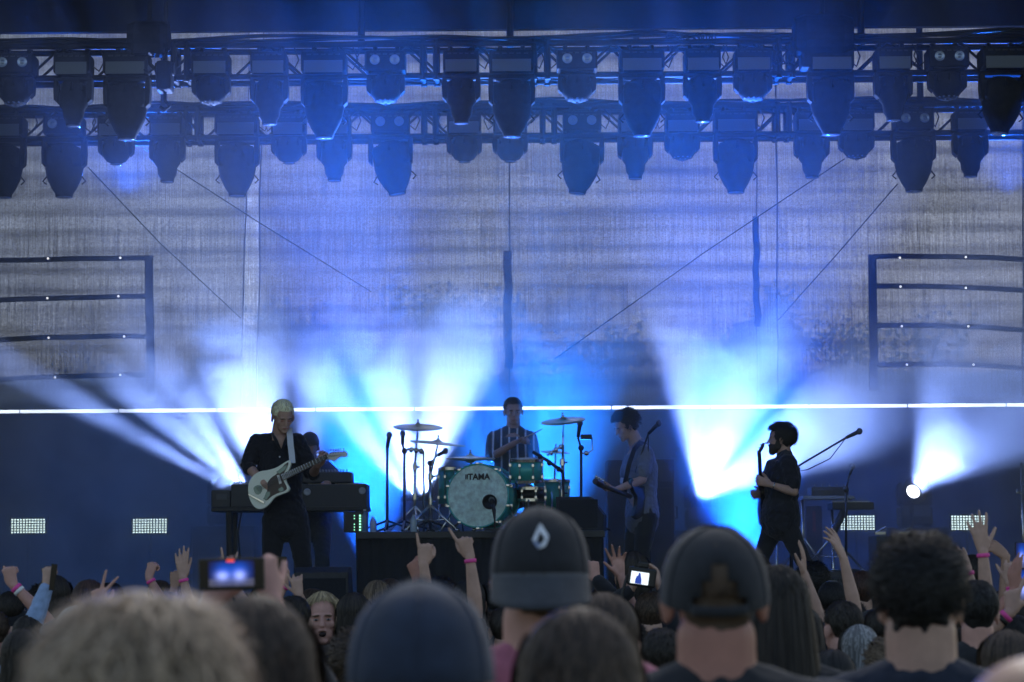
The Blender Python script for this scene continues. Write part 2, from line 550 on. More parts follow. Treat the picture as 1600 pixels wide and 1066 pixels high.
def head_matrix(pos, yaw=0.0, pitch=0.0, roll=0.0):
    """local +Y is the face, +Z the crown; yaw 0 looks along world +Y (at the stage)"""
    return Matrix.Translation(pos) @ (Matrix.Rotation(yaw, 3, 'Z') @ Matrix.Rotation(roll, 3, 'Y') @ Matrix.Rotation(pitch, 3, 'X')).to_4x4()

def head_solid(bm, M, s=1.0, face=True, ears=True, mouth=0.0):
    D = Matrix.Scale(s, 4)
    Q = M @ D
    ell(bm, (0, -0.016, 0.142), (0.073, 0.094, 0.085), Q, 20)
    ell(bm, (0, 0.012, 0.095), (0.062, 0.072, 0.075), Q, 18)
    ell(bm, (0, 0.030, 0.055 - mouth), (0.050, 0.052, 0.052), Q, 16)
    ell(bm, (0, 0.063, 0.018 - mouth), (0.025, 0.020, 0.018), Q)
    ell(bm, (0, -0.045, 0.07), (0.05, 0.04, 0.06), Q)
    if ears:
        for k in (-1, 1):
            E = Q @ Matrix.Translation((k * 0.082, -0.012, 0.098)) @ Matrix.Rotation(k * -0.6, 4, 'Z') @ Matrix.Rotation(-0.15, 4, 'X')
            ell(bm, (0, 0, 0.004), (0.009, 0.021, 0.033), E, 12)
            ell(bm, (0, 0.006, -0.018), (0.008, 0.011, 0.014), E, 10)
    if face:
        loft(bm, [(Q @ Vector((0, 0.074, 0.124)), 0.008 * s, 0.01 * s), (Q @ Vector((0, 0.094, 0.096)), 0.010 * s, 0.010 * s), (Q @ Vector((0, 0.100, 0.080)), 0.015 * s, 0.010 * s)], side=Q.to_3x3() @ Vector((1, 0, 0)), seg=10)
        ell(bm, (0, 0.067, 0.131), (0.050, 0.016, 0.012), Q)
        for k in (-1, 1): ell(bm, (k * 0.036, 0.052, 0.088), (0.022, 0.020, 0.022), Q)
        ell(bm, (0, 0.080, 0.056 + mouth * 0.1), (0.022, 0.012, 0.008), Q, 12)
        if not mouth: ell(bm, (0, 0.079, 0.044), (0.019, 0.012, 0.007), Q, 12)
        else: ell(bm, (0, 0.076, 0.040 - mouth), (0.019, 0.012, 0.007), Q, 12)

def hand_solid(bm, wrist, d, palm, thumb_side, curls=(0.2, 0.2, 0.2, 0.2, 0.2), spread=0.15, s=1.0, thumb_out=0.7):
    """d: towards the fingertips; palm: the way the palm faces; thumb_side: +1/-1 along d x palm"""
    d = Vector(d).normalized()
    palm = Vector(palm); palm = (palm - d * palm.dot(d)).normalized()
    x = d.cross(palm).normalized() * thumb_side
    B = Matrix((x, palm, d)).transposed()
    def W(p): return Vector(wrist) + B @ (Vector(p) * s)
    xs = (0.032, 0.0105, -0.0115, -0.0325); zs = (0.090, 0.094, 0.088, 0.078)
    ln = ((0.041, 0.026, 0.020), (0.046, 0.029, 0.021), (0.042, 0.027, 0.020), (0.032, 0.021, 0.018))
    loft(bm, [(W((0, 0, -0.01)), 0.026 * s, 0.019 * s), (W((0, 0.002, 0.025)), 0.033 * s, 0.017 * s), (W((0, 0.002, 0.060)), 0.040 * s, 0.015 * s), (W((0, 0, 0.084)), 0.040 * s, 0.011 * s)], side=x)
    limb(bm, [W((0.022, 0.006, 0.012)), W((0.033, 0.010, 0.042))], [0.017 * s, 0.014 * s])
    for i in range(4):
        p = Vector((xs[i], 0, zs[i]))
        a = 0.0
        sp = spread * (1.4 - i) * 0.7
        pts = [W(p)]; rs = [0.0098 * s]
        for k, L in enumerate(ln[i]):
            a += curls[i + 1] * (1.45, 1.75, 1.1)[k]
            v = Vector((math.sin(sp) * math.cos(min(a, 1.5)), math.sin(a), math.cos(a) * math.cos(sp)))
            p = p + v * L
            pts.append(W(p)); rs.append((0.0092, 0.0082, 0.0066)[k] * s)
        limb(bm, pts, rs, 10)
    c = curls[0]
    p = Vector((0.026, 0.008, 0.022)); ang = thumb_out
    pts = [W(p)]; rs = [0.014 * s]
    for k, L in enumerate((0.040, 0.032, 0.026)):
        q = ang - c * (0.15, 0.8, 1.2)[k]
        v = Vector((math.sin(q), 0.25 + c * 0.75, math.cos(q))).normalized()
        p = p + v * L
        pts.append(W(p)); rs.append((0.0125, 0.0108, 0.0085)[k] * s)
    limb(bm, pts, rs, 10)

def ik(a, t, l1, l2, pole):
    """elbow between a and t, bending towards pole; the target is pulled in if out of reach"""
    a, t = Vector(a), Vector(t)
    d = t - a
    L = d.length
    if L > (l1 + l2) * 0.995:
        t = a + d.normalized() * (l1 + l2) * 0.995
        d = t - a; L = d.length
    x = (l1 * l1 - l2 * l2 + L * L) / (2 * L)
    h = math.sqrt(max(l1 * l1 - x * x, 1e-6))
    n = d.normalized()
    pole = Vector(pole); pole = (pole - n * pole.dot(n)).normalized()
    return a + n * x + pole * h, t

def wrinkle(amp, freq, seed=0.0, extra=None):
    def fn(me):
        nn = [v.normal.copy() for v in me.vertices]
        for v, n in zip(me.vertices, nn):
            p = v.co * freq + Vector((seed, seed * 1.7, 0))
            w = noise.noise(p) + 0.5 * noise.noise(p * 2.3)
            w = (1 - abs(w) * 2.0)
            v.co += n * (amp * w)
        if extra: extra(me)
    return fn

def dent(me, c, r, v):
    c = Vector(c); v = Vector(v)
    for k in me.vertices:
        q = (k.co - c).length / r
        if q < 1.0: k.co += v * (1 - q * q) ** 2

# ---- hair
def hair_strands(bm, M, s, kind, n, length, rr, wid=0.004, jit=0.006, scale=(0.083, 0.104, 0.096), part=0.0, keep=None):
    """ribbons of hair combed over the skull from the whorl, then hanging free"""
    c = Vector((0, -0.026, 0.151)) * s
    sx, sy, sz = [k * s for k in scale]
    Mi = M.to_3x3()
    for i in range(n):
        az = rr.uniform(0, 2 * PI)
        st = rr.uniform(0.02, 1.0) ** 0.8 * 1.9       # polar angle of the root
        face_limit = 1.05 if math.sin(az) > 0.55 else (1.55 if math.sin(az) > 0.0 else 2.2)
        if st > face_limit: continue
        L = length * rr.uniform(0.75, 1.1)
        pts = []
        pol, k = st, 0
        steps = 6
        ds = L / steps
        rad = 1.0 + rr.uniform(-0.02, 0.05)
        p = None
        ja = rr.uniform(-0.25, 0.25)
        a2 = az
        for k in range(steps + 1):
            if kind in ('long', 'bob'):
                lim = (2.05 if math.sin(az) < 0.1 else 1.62)
                if pol < lim and p is None or pol < lim:
                    q = Vector((sx * rad * math.sin(pol) * math.cos(a2), sy * rad * math.sin(pol) * math.sin(a2), sz * rad * math.cos(pol)))
                    if math.sin(a2) > 0.35 and pol > 0.9:       # off the face
                        q.x *= 1.18; 
                    w = M @ (c + q)
                    pol += ds / (0.095 * s)
                    a2 += ja * 0.12
                else:
                    out = (M.to_3x3() @ Vector((math.cos(a2), math.sin(a2), 0)))
                    w = p + Vector((0, 0, -1)) * ds + out * ds * (0.10 if kind == 'long' else 0.0) + Vector((rr.uniform(-1, 1), rr.uniform(-1, 1), 0)) * jit
                p = w
            else:
                q = Vector((sx * rad * math.sin(pol) * math.cos(a2), sy * rad * math.sin(pol) * math.sin(a2), sz * rad * math.cos(pol)))
                lift = {'buzz': 0.05, 'short': 0.10, 'spiky': 0.8, 'curly': 0.45, 'tousled': 0.30}[kind] * (k / steps)
                q = q * (1 + lift * L / 0.09)
                w = M @ (c + q) + Vector((rr.uniform(-1, 1), rr.uniform(-1, 1), rr.uniform(-1, 1))) * jit * (k / steps)
                pol += ds / (0.09 * s) * {'buzz': 0.9, 'short': 0.9, 'spiky': 0.25, 'curly': 0.5, 'tousled': 0.8}[kind]
                a2 += ja * (1.5 if kind == 'curly' else 0.35) + (rr.uniform(-0.3, 0.3) if kind == 'curly' else 0)
                p = w
            if keep and not keep(M.inverted() @ w):
                if pts: break
                continue
            pts.append(w.copy())
        if len(pts) < 3: continue
        cc = M @ c
        prev = None
        m = len(pts)
        for k, w in enumerate(pts):
            d = pts[min(k + 1, m - 1)] - pts[max(k - 1, 0)]
            nrm = (w - cc)
            sd = d.cross(nrm)
            if sd.length < 1e-9: sd = Vector((1, 0, 0))
            sd.normalize()
            ww = wid * (0.55 + 0.45 * math.sin(PI * min(1, 0.2 + k / m)) ) * (1 - 0.75 * (k / (m - 1)) ** 3)
            a, b = bm.verts.new(w - sd * ww), bm.verts.new(w + sd * ww)
            if prev: bm.faces.new((prev[0], a, b, prev[1]))
            prev = (a, b)

def hair_mat(name, col):
    """streaky hair colour that follows the strands"""
    if name in MATS: return MATS[name]
    m = bpy.data.materials.new(name); m.use_nodes = True
    t = m.node_tree; b = t.nodes['Principled BSDF']; L = t.links.new
    g = t.nodes.new('ShaderNodeNewGeometry')
    r = t.nodes.new('ShaderNodeMapRange')
    r.inputs['To Min'].default_value = 0.45; r.inputs['To Max'].default_value = 1.9
    L(g.outputs['Random Per Island'], r.inputs['Value'])
    v = t.nodes.new('ShaderNodeVectorMath'); v.operation = 'SCALE'; v.inputs[0].default_value = col
    L(r.outputs[0], v.inputs['Scale']); L(v.outputs[0], b.inputs['Base Color'])
    b.inputs['Roughness'].default_value = 0.6
    b.inputs['Specular IOR Level'].default_value = 0.4
    MATS[name] = m
    return m

HAIR = {
    'black': (0.012, 0.011, 0.011), 'dark': (0.022, 0.017, 0.013), 'brown': (0.055, 0.036, 0.024),
    'light_brown': (0.14, 0.10, 0.065), 'blond': (0.34, 0.26, 0.15), 'ash_blond': (0.34, 0.25, 0.17), 'grey': (0.25, 0.25, 0.25),
    'bleached': (0.80, 0.77, 0.52), 'chestnut': (0.05, 0.025, 0.018)}
SKINS = {'fair': (0.50, 0.31, 0.235), 'tan': (0.38, 0.22, 0.15), 'pink': (0.55, 0.30, 0.24), 'ruddy': (0.42, 0.20, 0.15)}
def skin(k): return mat('skin_' + k, SKINS[k], 0.5, noise_amt=0.12, scale=18, bump=0.06, spec=0.35)
def cloth(name, col, amt=0.2, scale=30): return mat('cloth_' + name, col, 0.9, noise_amt=amt, scale=scale, bump=0.25, sheen=0.15)

def add_hair(M, s, spec, root, org, seed, near=False, vs=0.006, capped=False):
    """spec: (kind, colour, length)"""
    kind, colr, length = spec
    rr = random.Random(seed)
    hm_ = hair_mat('hair_' + colr, HAIR[colr])
    bm = bmesh.new()
    Q = M @ Matrix.Scale(s, 4)
    t = 0.006 if kind in ('short',) else 0.011
    if kind == 'curly': t = 0.009 if near else 0.014
    if kind == 'buzz': t = 0.003
    if kind == 'tousled': t = 0.020
    def keep(p):
        if capped and p.z > 0.128 * s: return False
        if kind in ('short', 'spiky') and abs(p.x) > 0.060 * s and p.z < 0.135 * s and p.y > -0.040 * s: return False
        return not (p.y > 0.050 * s and p.z < 0.180 * s)
    # body of the hair: skull cap kept clear of the face, the nape and (long hair) the fall
    if capped: ell(bm, (0, -0.028, 0.148), (0.076, 0.088, 0.080), Q, 22)
    else: ell(bm, (0, -0.031, 0.153), (0.072 + t, 0.083 + t, 0.080 + t), Q, 22)
    ell(bm, (0, -0.054, 0.105), (0.060 + t, 0.048 + t, 0.060), Q, 16)
    ell(bm, (0, -0.062, 0.062), (0.044, 0.030 + t * 0.5, 0.040), Q, 14)
    if kind == 'curly' and near: ell(bm, (0, -0.066, 0.085), (0.058, 0.042, 0.05), Q, 14)
    if kind in ('curly', 'tousled'): ell(bm, (0, -0.056, 0.070), (0.058, 0.040, 0.062), Q, 14)
    if kind in ('long', 'bob'):
        a = -length * 0.8 if kind == 'long' else 0.02
        side = M.to_3x3() @ Vector((1, 0, 0))
        c0 = Q @ Vector((0, -0.035, 0.13)); c1 = Q @ Vector((0, -0.055, 0.05))
        c2 = c1 + Vector((0, 0, min(-0.03, a * 0.5))); 
        back = M.to_3x3() @ Vector((0, -1, 0)); back.z = 0
        c3 = c1 + Vector((0, 0, min(-0.05, a))) + back * 0.02
        loft(bm, [(c0, 0.082 * s, 0.075 * s), (c1, 0.084 * s, 0.055 * s), (c2, 0.088 * s, 0.045 * s), (c3, 0.075 * s, 0.03 * s)], side=side)
    for v in bm.verts:
        v.co -= org
    o = lk('hair', bm, hm_, root)
    amp = {'curly': 0.011, 'spiky': 0.006, 'tousled': 0.016}.get(kind, 0.003)
    fr = {'curly': 38, 'tousled': 14}.get(kind, 26)
    # strands are merged in after the cap is fused
    bs = bmesh.new()
    n = {'long': 900, 'bob': 800, 'short': 1500, 'buzz': 500, 'tousled': 1500, 'spiky': 1300, 'curly': 1200}[kind]
    if near: n = int(n * 2.2)
    hair_strands(bs, M, s, kind, n, (length if kind == 'long' else {'bob': 0.2, 'short': 0.055, 'spiky': length, 'curly': 0.06, 'tousled': 0.09 if near else 0.06, 'buzz': 0.012}[kind]) , rr,
                 wid=0.0022 if near else 0.0032, jit={'curly': 0.014, 'tousled': 0.010}.get(kind, 0.004),
                 scale=(0.075 + t, 0.093 + t, 0.0845 + t), keep=keep)
    for v in bs.verts: v.co -= org
    sm = bpy.data.meshes.new('tmp'); bs.to_mesh(sm); bs.free()
    def fn(me, sm=sm, amp=amp, fr=fr):
        nn = [v.normal.copy() for v in me.vertices]
        for v, q in zip(me.vertices, nn):
            v.co += q * amp * noise.noise(v.co * fr + Vector((seed, 0, 0))) * 1.6
        b2 = bmesh.new(); b2.from_mesh(me); b2.from_mesh(sm)
        b2.to_mesh(me); b2.free()
        for p in me.polygons: p.use_smooth = True
        bpy.data.meshes.remove(sm)
    vox(o, vs if vs < 0.008 else 0.008, 3, fn)
    return o

def person(name, label, base, H=1.76, yaw=0.0, head=(0, 0, 0), arms=(None, None), skin_k='fair', shirt=None, sleeve='short', pants='navy_trousers',
           hair=('short', 'dark', 0.05), cap=None, vs=0.008, lean=(0, 0), joints=None, face=False, group=None, seed=1, near=False, build=1.0, mouth=0.0, bands=(), shirt_wr=0.003, head_pos=None, legs=None, hat_fn=None, s_head=None, neckw=1.0, folds=False):
    """arms: per side (left, right) None or dict(wrist=, pole=, palm=, curls=, spread=, thumb=, dir=)"""
    base = Vector(base)
    h = H
    Rz = Matrix.Rotation(yaw, 3, 'Z')
    side = Rz @ Vector((1, 0, 0)); fwd = Rz @ Vector((0, 1, 0))
    J = dict(joints or {})
    def L(x, y, z): return base + side * x * h + fwd * y * h + Vector((0, 0, z * h)) + Vector((lean[0], lean[1], 0)) * max(0, z - 0.5) * 2 * h
    pel = J.get('pelvis', L(0, 0, 0.53)); waist = J.get('waist', L(0, 0.003, 0.61)); chest = J.get('chest', L(0, 0.004, 0.74)); nb = J.get('neck', L(0, -0.014, 0.845))
    sl = J.get('shoulder_l', L(-0.104 * build, -0.006, 0.820)); sr = J.get('shoulder_r', L(0.104 * build, -0.006, 0.820))
    s = s_head or (h / 1.78)
    hp = head_pos if head_pos is not None else L(0, 0.012, 0.868)
    hp = Vector(hp)
    M = head_matrix(hp, yaw + head[0], head[1], head[2])
    root = empty(name, base, 0, label, 'person', group)
    org = base
    sk = bmesh.new()
    b = build
    tors = [(pel - Vector((0, 0, 0.035 * h)), 0.080 * h * b, 0.062 * h * b), (pel, 0.092 * h * b, 0.066 * h * b), (waist, 0.080 * h * b, 0.056 * h * b), (chest, 0.096 * h * b, 0.066 * h * b), (chest.lerp(nb, 0.62), 0.084 * h * b, 0.055 * h * b), (nb - Vector((0, 0, 0.012 * h)), 0.050 * h, 0.040 * h)]
    loft(sk, tors, side=side, seg=18)
    dn = (chest - nb) * 0.28
    def yoke(bm, t):
        '''shoulder girdle: collar bones, shoulder blades and the slope up to the neck'''
        limb(bm, [sl, sl.lerp(nb, 0.5), nb, sr.lerp(nb, 0.5), sr], [0.028 * h + t, 0.032 * h + t, 0.037 * h + t, 0.032 * h + t, 0.028 * h + t])
        a, b = sl.lerp(sr, 0.10) + dn, sl.lerp(sr, 0.90) + dn
        loft(bm, [(a, 0.040 * h + t, 0.050 * h + t), (a.lerp(b, 0.5), 0.052 * h + t, 0.060 * h + t), (b, 0.040 * h + t, 0.050 * h + t)], side=fwd)
        for q in (sl, sr):
            limb(bm, [nb + Vector((0, 0, 0.012 * h)), nb.lerp(q, 0.38) + Vector((0, 0, 0.004 * h)), q.lerp(nb, 0.2)], [0.030 * h + t, 0.030 * h + t, 0.026 * h + t])
    yoke(sk, 0.0)
    nk = M @ Vector((0, -0.03, 0.045)) 
    loft(sk, [(nb - Vector((0, 0, 0.02 * h)), 0.042 * h * neckw, 0.038 * h), (nb.lerp(nk, 0.5), 0.036 * h * neckw, 0.036 * h), (nk, 0.036 * h * neckw, 0.037 * h)], side=side)
    if folds:       # creases of skin across the nape
        for zf, yf in ((0.030, -0.070), (0.002, -0.074), (-0.026, -0.078)):
            limb(sk, [M @ Vector((-0.056, yf + 0.030, zf + 0.006)), M @ Vector((-0.028, yf + 0.004, zf)), M @ Vector((0, yf, zf - 0.002)), M @ Vector((0.028, yf + 0.004, zf)), M @ Vector((0.056, yf + 0.030, zf + 0.006))], [0.010, 0.014, 0.015, 0.014, 0.010])
    head_solid(sk, M, s, face=face, ears=(cap is None or True), mouth=mouth)
    arm_pts = []
    for k, (sh, A) in enumerate(((sl, arms[0]), (sr, arms[1]))):
        sg = -1 if k == 0 else 1
        l1, l2 = 0.172 * h, 0.152 * h
        if A is None:
            el = sh + side * sg * 0.022 * h + Vector((0, 0, -l1)) ; wr = el + fwd * 0.03 * h + Vector((0, 0, -l2 * 0.97))
            dr, palm, cur, sprd, th = Vector((0, 0, -1)) + fwd * 0.1, -side * sg, (0.3, .25, .3, .35, .4), 0.1, None
            tout = 0.5
        else:
            if 'elbow' in A: el, wr = Vector(A['elbow']), Vector(A['wrist'])
            else: el, wr = ik(sh, A['wrist'], l1 * A.get('stretch', 1), l2 * A.get('stretch', 1), A.get('pole', side * sg + Vector((0, 0, -0.6))))
            dr = Vector(A.get('dir', (wr - el).normalized())); palm = Vector(A.get('palm', (0, 1, 0)))
            cur = A.get('curls', (0.1, .1, .1, .1, .1)); sprd = A.get('spread', 0.2); tout = A.get('thumb_out', 0.8)
        r1 = 0.030 * h * b
        limb(sk, [sh, sh.lerp(el, 0.35), el], [r1, 0.027 * h, 0.0208 * h])
        limb(sk, [el, el.lerp(wr, 0.3), wr.lerp(el, 0.12), wr], [0.0208 * h, 0.0225 * h, 0.0155 * h, 0.0145 * h])
        if A is None or A.get('hand', True):
            # thumb side along d x palm: given or worked out from which hand this is
            ts = (A or {}).get('thumb', 1 if k == 1 else -1)
            hand_solid(sk, wr + (wr - el).normalized() * 0.008, dr, palm, ts, cur, sprd, s=h / 1.78 * 1.04, thumb_out=tout)
        arm_pts.append((sh, el, wr))
    hips = (J.get('hip_l', pel + side * -0.050 * h + Vector((0, 0, -0.02 * h))), J.get('hip_r', pel + side * 0.050 * h + Vector((0, 0, -0.02 * h))))
    leg_pts = []
    for k in (0, 1):
        sg = -1 if k == 0 else 1
        if legs: kn, an, ft = [Vector(v) for v in legs[k]]
        else:
            kn = L(sg * 0.055, 0.008, 0.285); an = L(sg * 0.060, -0.01, 0.045); ft = L(sg * 0.075, 0.085, 0.018)
        limb(sk, [hips[k], hips[k].lerp(kn, 0.5), kn], [0.050 * h, 0.044 * h, 0.031 * h])
        limb(sk, [kn, kn.lerp(an, 0.3), an], [0.031 * h, 0.031 * h, 0.021 * h])
        leg_pts.append((hips[k], kn, an, ft))
    for v in sk.verts: v.co -= org
    body = lk('body', sk, skin(skin_k), root)
    def facefn(me, M=M, s=s, org=org, mouth=mouth):
        Q = M @ Matrix.Scale(s, 4)
        R3 = Q.to_3x3()
        for k in (-1, 1):
            dent(me, Q @ Vector((k * 0.030, 0.088, 0.110)) - org, 0.026 * s, R3 @ Vector((0, -0.013, 0)))
        if mouth:
            dent(me, Q @ Vector((0, 0.085, 0.045 - mouth * 0.5)) - org, 0.02 * s, R3 @ Vector((0, -0.03, 0)))
    vox(body, vs, 2 if vs < 0.007 else 1, facefn if face else None)
    # clothes
    tk = 0.009
    if shirt:
        bm = bmesh.new()
        ts_ = [(c, x + tk, y + tk) for c, x, y in tors]
        ts_[0] = (tors[0][0] - Vector((0, 0, 0.01 * h)), tors[0][1] + 0.022, tors[0][2] + 0.02)
        ts_[-1] = (nb - Vector((0, 0, 0.022 * h)), 0.047 * h + 0.004, 0.040 * h)
        loft(bm, ts_, side=side, seg=20)
        yoke(bm, tk * 0.8)
        for sh, el, wr in arm_pts:
            if sleeve == 'short': limb(bm, [sh, sh.lerp(el, 0.45), sh.lerp(el, 0.72)], [0.029 * h * b + tk, 0.030 * h + tk * 1.2, 0.029 * h + tk * 1.4])
            elif sleeve == 'elbow': limb(bm, [sh, sh.lerp(el, 0.5), el.lerp(sh, 0.02), el.lerp(wr, 0.12)], [0.031 * h * b + tk * 1.2, 0.030 * h + tk * 1.3, 0.027 * h + tk * 1.2, 0.026 * h + tk])
            elif sleeve == 'long':
                limb(bm, [sh, sh.lerp(el, 0.5), el], [0.031 * h * b + tk, 0.029 * h + tk, 0.024 * h + tk])
                limb(bm, [el, el.lerp(wr, 0.4), wr.lerp(el, 0.06)], [0.024 * h + tk, 0.024 * h + tk, 0.017 * h + tk])
        for v in bm.verts: v.co -= org
        so_ = lk('shirt', bm, MATS['cloth_' + shirt], root)
        vox(so_, max(vs, 0.008), 5, wrinkle(shirt_wr, 16, seed))
    if pants:
        bm = bmesh.new()
        loft(bm, [(tors[0][0] - Vector((0, 0, 0.02 * h)), tors[0][1] + 0.006, tors[0][2] + 0.006), (pel, tors[1][1] + 0.006, tors[1][2] + 0.006), (pel.lerp(waist, 0.5), tors[1][1] - 0.006, tors[1][2])], side=side)
        for hp_, kn, an, ft in leg_pts:
            limb(bm, [hp_, hp_.lerp(kn, 0.5), kn, kn.lerp(an, 0.4), an], [0.056 * h, 0.049 * h, 0.038 * h, 0.036 * h, 0.033 * h])
        for v in bm.verts: v.co -= org
        po = lk('trousers', bm, MATS['cloth_' + pants], root)
        vox(po, max(vs, 0.011), 2, wrinkle(0.004, 12, seed + 3))
        for hp_, kn, an, ft in leg_pts:
            bm = bmesh.new()
            limb(bm, [an - Vector((0, 0, 0.012 * h)), an.lerp(ft, 0.5) + Vector((0, 0, -0.004 * h)), ft], [0.026 * h, 0.024 * h, 0.019 * h])
            for v in bm.verts:
                v.co.z = max(v.co.z, base.z + 0.004)
                v.co -= org
            lk('shoe', bm, mat('shoe_leather', (0.02, 0.018, 0.018), 0.5), root, smooth=True)
    if hair and not (cap and cap.get('nohair')):
        add_hair(M, s, hair, root, org, seed, near, vs, capped=bool(cap))
    if cap: make_cap(M, s, cap, root, org)
    for k, colr in bands:
        sh, el, wr = arm_pts[k]
        ax = (wr - el).normalized()
        bm = bmesh.new()
        off = 0.0 if colr == 'pink' else 0.02
        c = wr - ax * (0.018 + off)
        Mx = Matrix.Translation(c - org) @ aim(ax).to_4x4()
        r = 0.0172 * h
        lathe(bm, [(r, -0.009), (r + 0.002, -0.008), (r + 0.002, 0.008), (r, 0.009), (r - 0.006, 0.009), (r - 0.006, -0.009)], 24, Mx, close=False)
        # close the ring
        wm = mat('wristband_pink', (0.85, 0.08, 0.36), 0.5, emit=None) if colr == 'pink' else mat('wristband_' + colr, {'white': (0.8, 0.8, 0.8), 'dark': (0.02, 0.02, 0.02)}[colr], 0.5)
        lk('wristband', bm, wm, root, smooth=True)
    return dict(root=root, M=M, s=s, arms=arm_pts, org=org, J=(pel, waist, chest, nb, sl, sr), side=side, fwd=fwd)

def make_cap(M, s, c, root, org):
    """c: colour key, back (brim to the rear), emblem"""
    Q = M @ Matrix.Scale(s, 4)
    m = MATS['cloth_' + c['col']]
    bm = bmesh.new()
    seg = 36
    prof = [(0.0, 1.0), (0.15, 0.995), (0.32, 0.965), (0.5, 0.90), (0.68, 0.80), (0.84, 0.64), (0.95, 0.42), (1.0, 0.2), (1.015, 0.0), (1.0, -0.012), (0.97, 0.0)]
    hz_ = 0.128
    tl = c.get('tilt', 0.0)
    Q = Q @ Matrix.Translation((0, 0, 0.125)) @ Matrix.Rotation(tl, 4, 'X') @ Matrix.Translation((0, 0, -0.125 - c.get('drop', 0.0)))
    rx, ry = 0.094, 0.112
    back = c.get('back', False)
    rows = []
    for r, z in prof:
        row = []
        for k in range(1 if r == 0 else seg):
            a = 2 * PI * k / seg
            x, y = rx * r * math.cos(a), ry * r * math.sin(a) - 0.012
            # the front panels stand a little higher and squarer
            fr = max(0.0, math.sin(a) * (-1 if back else 1)) if r else 0
            row.append(bm.verts.new(Q @ Vector((x, y + (0.006 * fr * z * (-1 if back else 1)), 0.125 + hz_ * z + 0.012 * (-y) * 0.6)) - org))
        rows.append(row)
    for a, b in zip(rows, rows[1:]):
        for k in range(seg):
            k2 = (k + 1) % seg
            # opening of the adjuster above the strap
            if c.get('gap') and len(a) > 1:
                ang = 2 * PI * (k + 0.5) / seg
                da = abs(ang - 1.5 * PI)
                i = rows.index(a)
                if i in (5, 6, 7) and da < (0.22 if i == 5 else 0.40 if i == 6 else 0.50): continue
            if len(a) == 1: bm.faces.new((a[0], b[k], b[k2]))
            else: bm.faces.new((a[k], b[k], b[k2], a[k2]))
    o = lk('cap', bm, m, root, smooth=True)
    sl = o.modifiers.new('shell', 'SOLIDIFY'); sl.thickness = 0.003; sl.offset = -1
    # button and stitched seams
    bm = bmesh.new()
    ell(bm, Q @ Vector((0, -0.012, 0.125 + hz_ + 0.002)) - org, (0.008, 0.008, 0.004))
    lk('cap_button', bm, m, o, smooth=True)
    bm = bmesh.new()
    for q in range(6):
        a = PI / 6 + q * PI / 3 + (0.0)
        if c.get('gap') and abs(a - 1.5 * PI) < 0.1: continue
        pts = []
        for r, z in prof[:9]:
            fr = max(0.0, math.sin(a) * (-1 if back else 1))
            y = ry * r * math.sin(a) - 0.012
            pts.append(Q @ Vector((rx * 1.004 * r * math.cos(a), ry * 1.004 * r * math.sin(a) - 0.012 + 0.006 * fr * z * (-1 if back else 1), 0.126 + hz_ * z + 0.012 * (-y) * 0.6)) - org)
        tube(bm, pts, 0.0019, 5)
    lk('seam', bm, m, o)
    # brim
    bm = bmesh.new()
    d = -1 if back else 1
    top, bot = [], []
    n = 20; K = 6
    grid = []
    for i in range(n + 1):
        a = -0.42 * PI + 0.84 * PI * i / n
        col = []
        for j in range(K + 1):
            q = j / K
            ext = 0.068 * math.cos(a * 0.62) ** 1.5
            x = rx * 1.0 * math.sin(a) * (1 + 0.02 * q)
            y = d * (ry * math.cos(a) + ext * q) - 0.012
            droop = c.get('droop', 0.25)
            z = 0.127 - droop * ext * q - (0.016 * (math.sin(a) ** 2)) * q
            col.append((x, y, z))
        grid.append(col)
    vt = [[bm.verts.new(Q @ Vector(p) - org) for p in col] for col in grid]
    for i in range(n):
        for j in range(K): bm.faces.new((vt[i][j], vt[i + 1][j], vt[i + 1][j + 1], vt[i][j + 1]))
    bo = lk('brim', bm, MATS['cloth_' + c.get('brim_col', c['col'])], o, smooth=True)
    sl = bo.modifiers.new('shell', 'SOLIDIFY'); sl.thickness = 0.004; sl.offset = 0
    if c.get('gap'):
        bm = bmesh.new()
        pts = [Q @ Vector((rx * 1.02 * math.cos(a), ry * 1.02 * math.sin(a) - 0.012, 0.129)) - org for a in [1.5 * PI + k * 0.09 for k in range(-6, 7)]]
        prev = None
        for p in pts:
            up = (Q.to_3x3() @ Vector((0, 0, 1))).normalized() * 0.009
            v = (bm.verts.new(p - up), bm.verts.new(p + up))
            if prev: bm.faces.new((prev[0], v[0], v[1], prev[1]))
            prev = v
        so = lk('adjuster_strap', bm, m, o, smooth=True)
        sl = so.modifiers.new('shell', 'SOLIDIFY'); sl.thickness = 0.003
    if c.get('emblem'):
        # faceted stone-shaped emblem embroidered on the panel
        bm = bmesh.new()
        def on(u, v, lift=0.0035):       # u across, v up, metres on the panel
            zz = v
            z = (zz - 0.125 + 0.0) / hz_
            z = max(0.0, min(0.99, z))
            r = 1.0
            for (r0, z0), (r1, z1) in zip(prof, prof[1:]):
                if z1 <= z <= z0:
                    r = r0 + (r1 - r0) * ((z - z0) / (z1 - z0) if z1 != z0 else 0); break
            aa = math.asin(max(-1, min(1, u / (rx * r))))
            y = -ry * r * math.cos(aa) - 0.012 - 0.006 * z - lift
            return Q @ Vector((u, y, v + 0.012 * (-y) * 0.6)) - org
        E = c['emblem']
        cx, cz, sc = E
        def poly(pts, mt, lift, nm):
            b2 = bmesh.new()
            # fan-free: outline subdivided so that it follows the dome
            vs_ = [b2.verts.new(on(cx + x * sc, cz + y * sc, lift)) for x, y in pts]
            b2.faces.new(vs_)
            bmesh.ops.recalc_face_normals(b2, faces=b2.faces)
            ob = lk(nm, b2, mt, o)
            q = ob.modifiers.new('thread', 'SOLIDIFY'); q.thickness = 0.0012
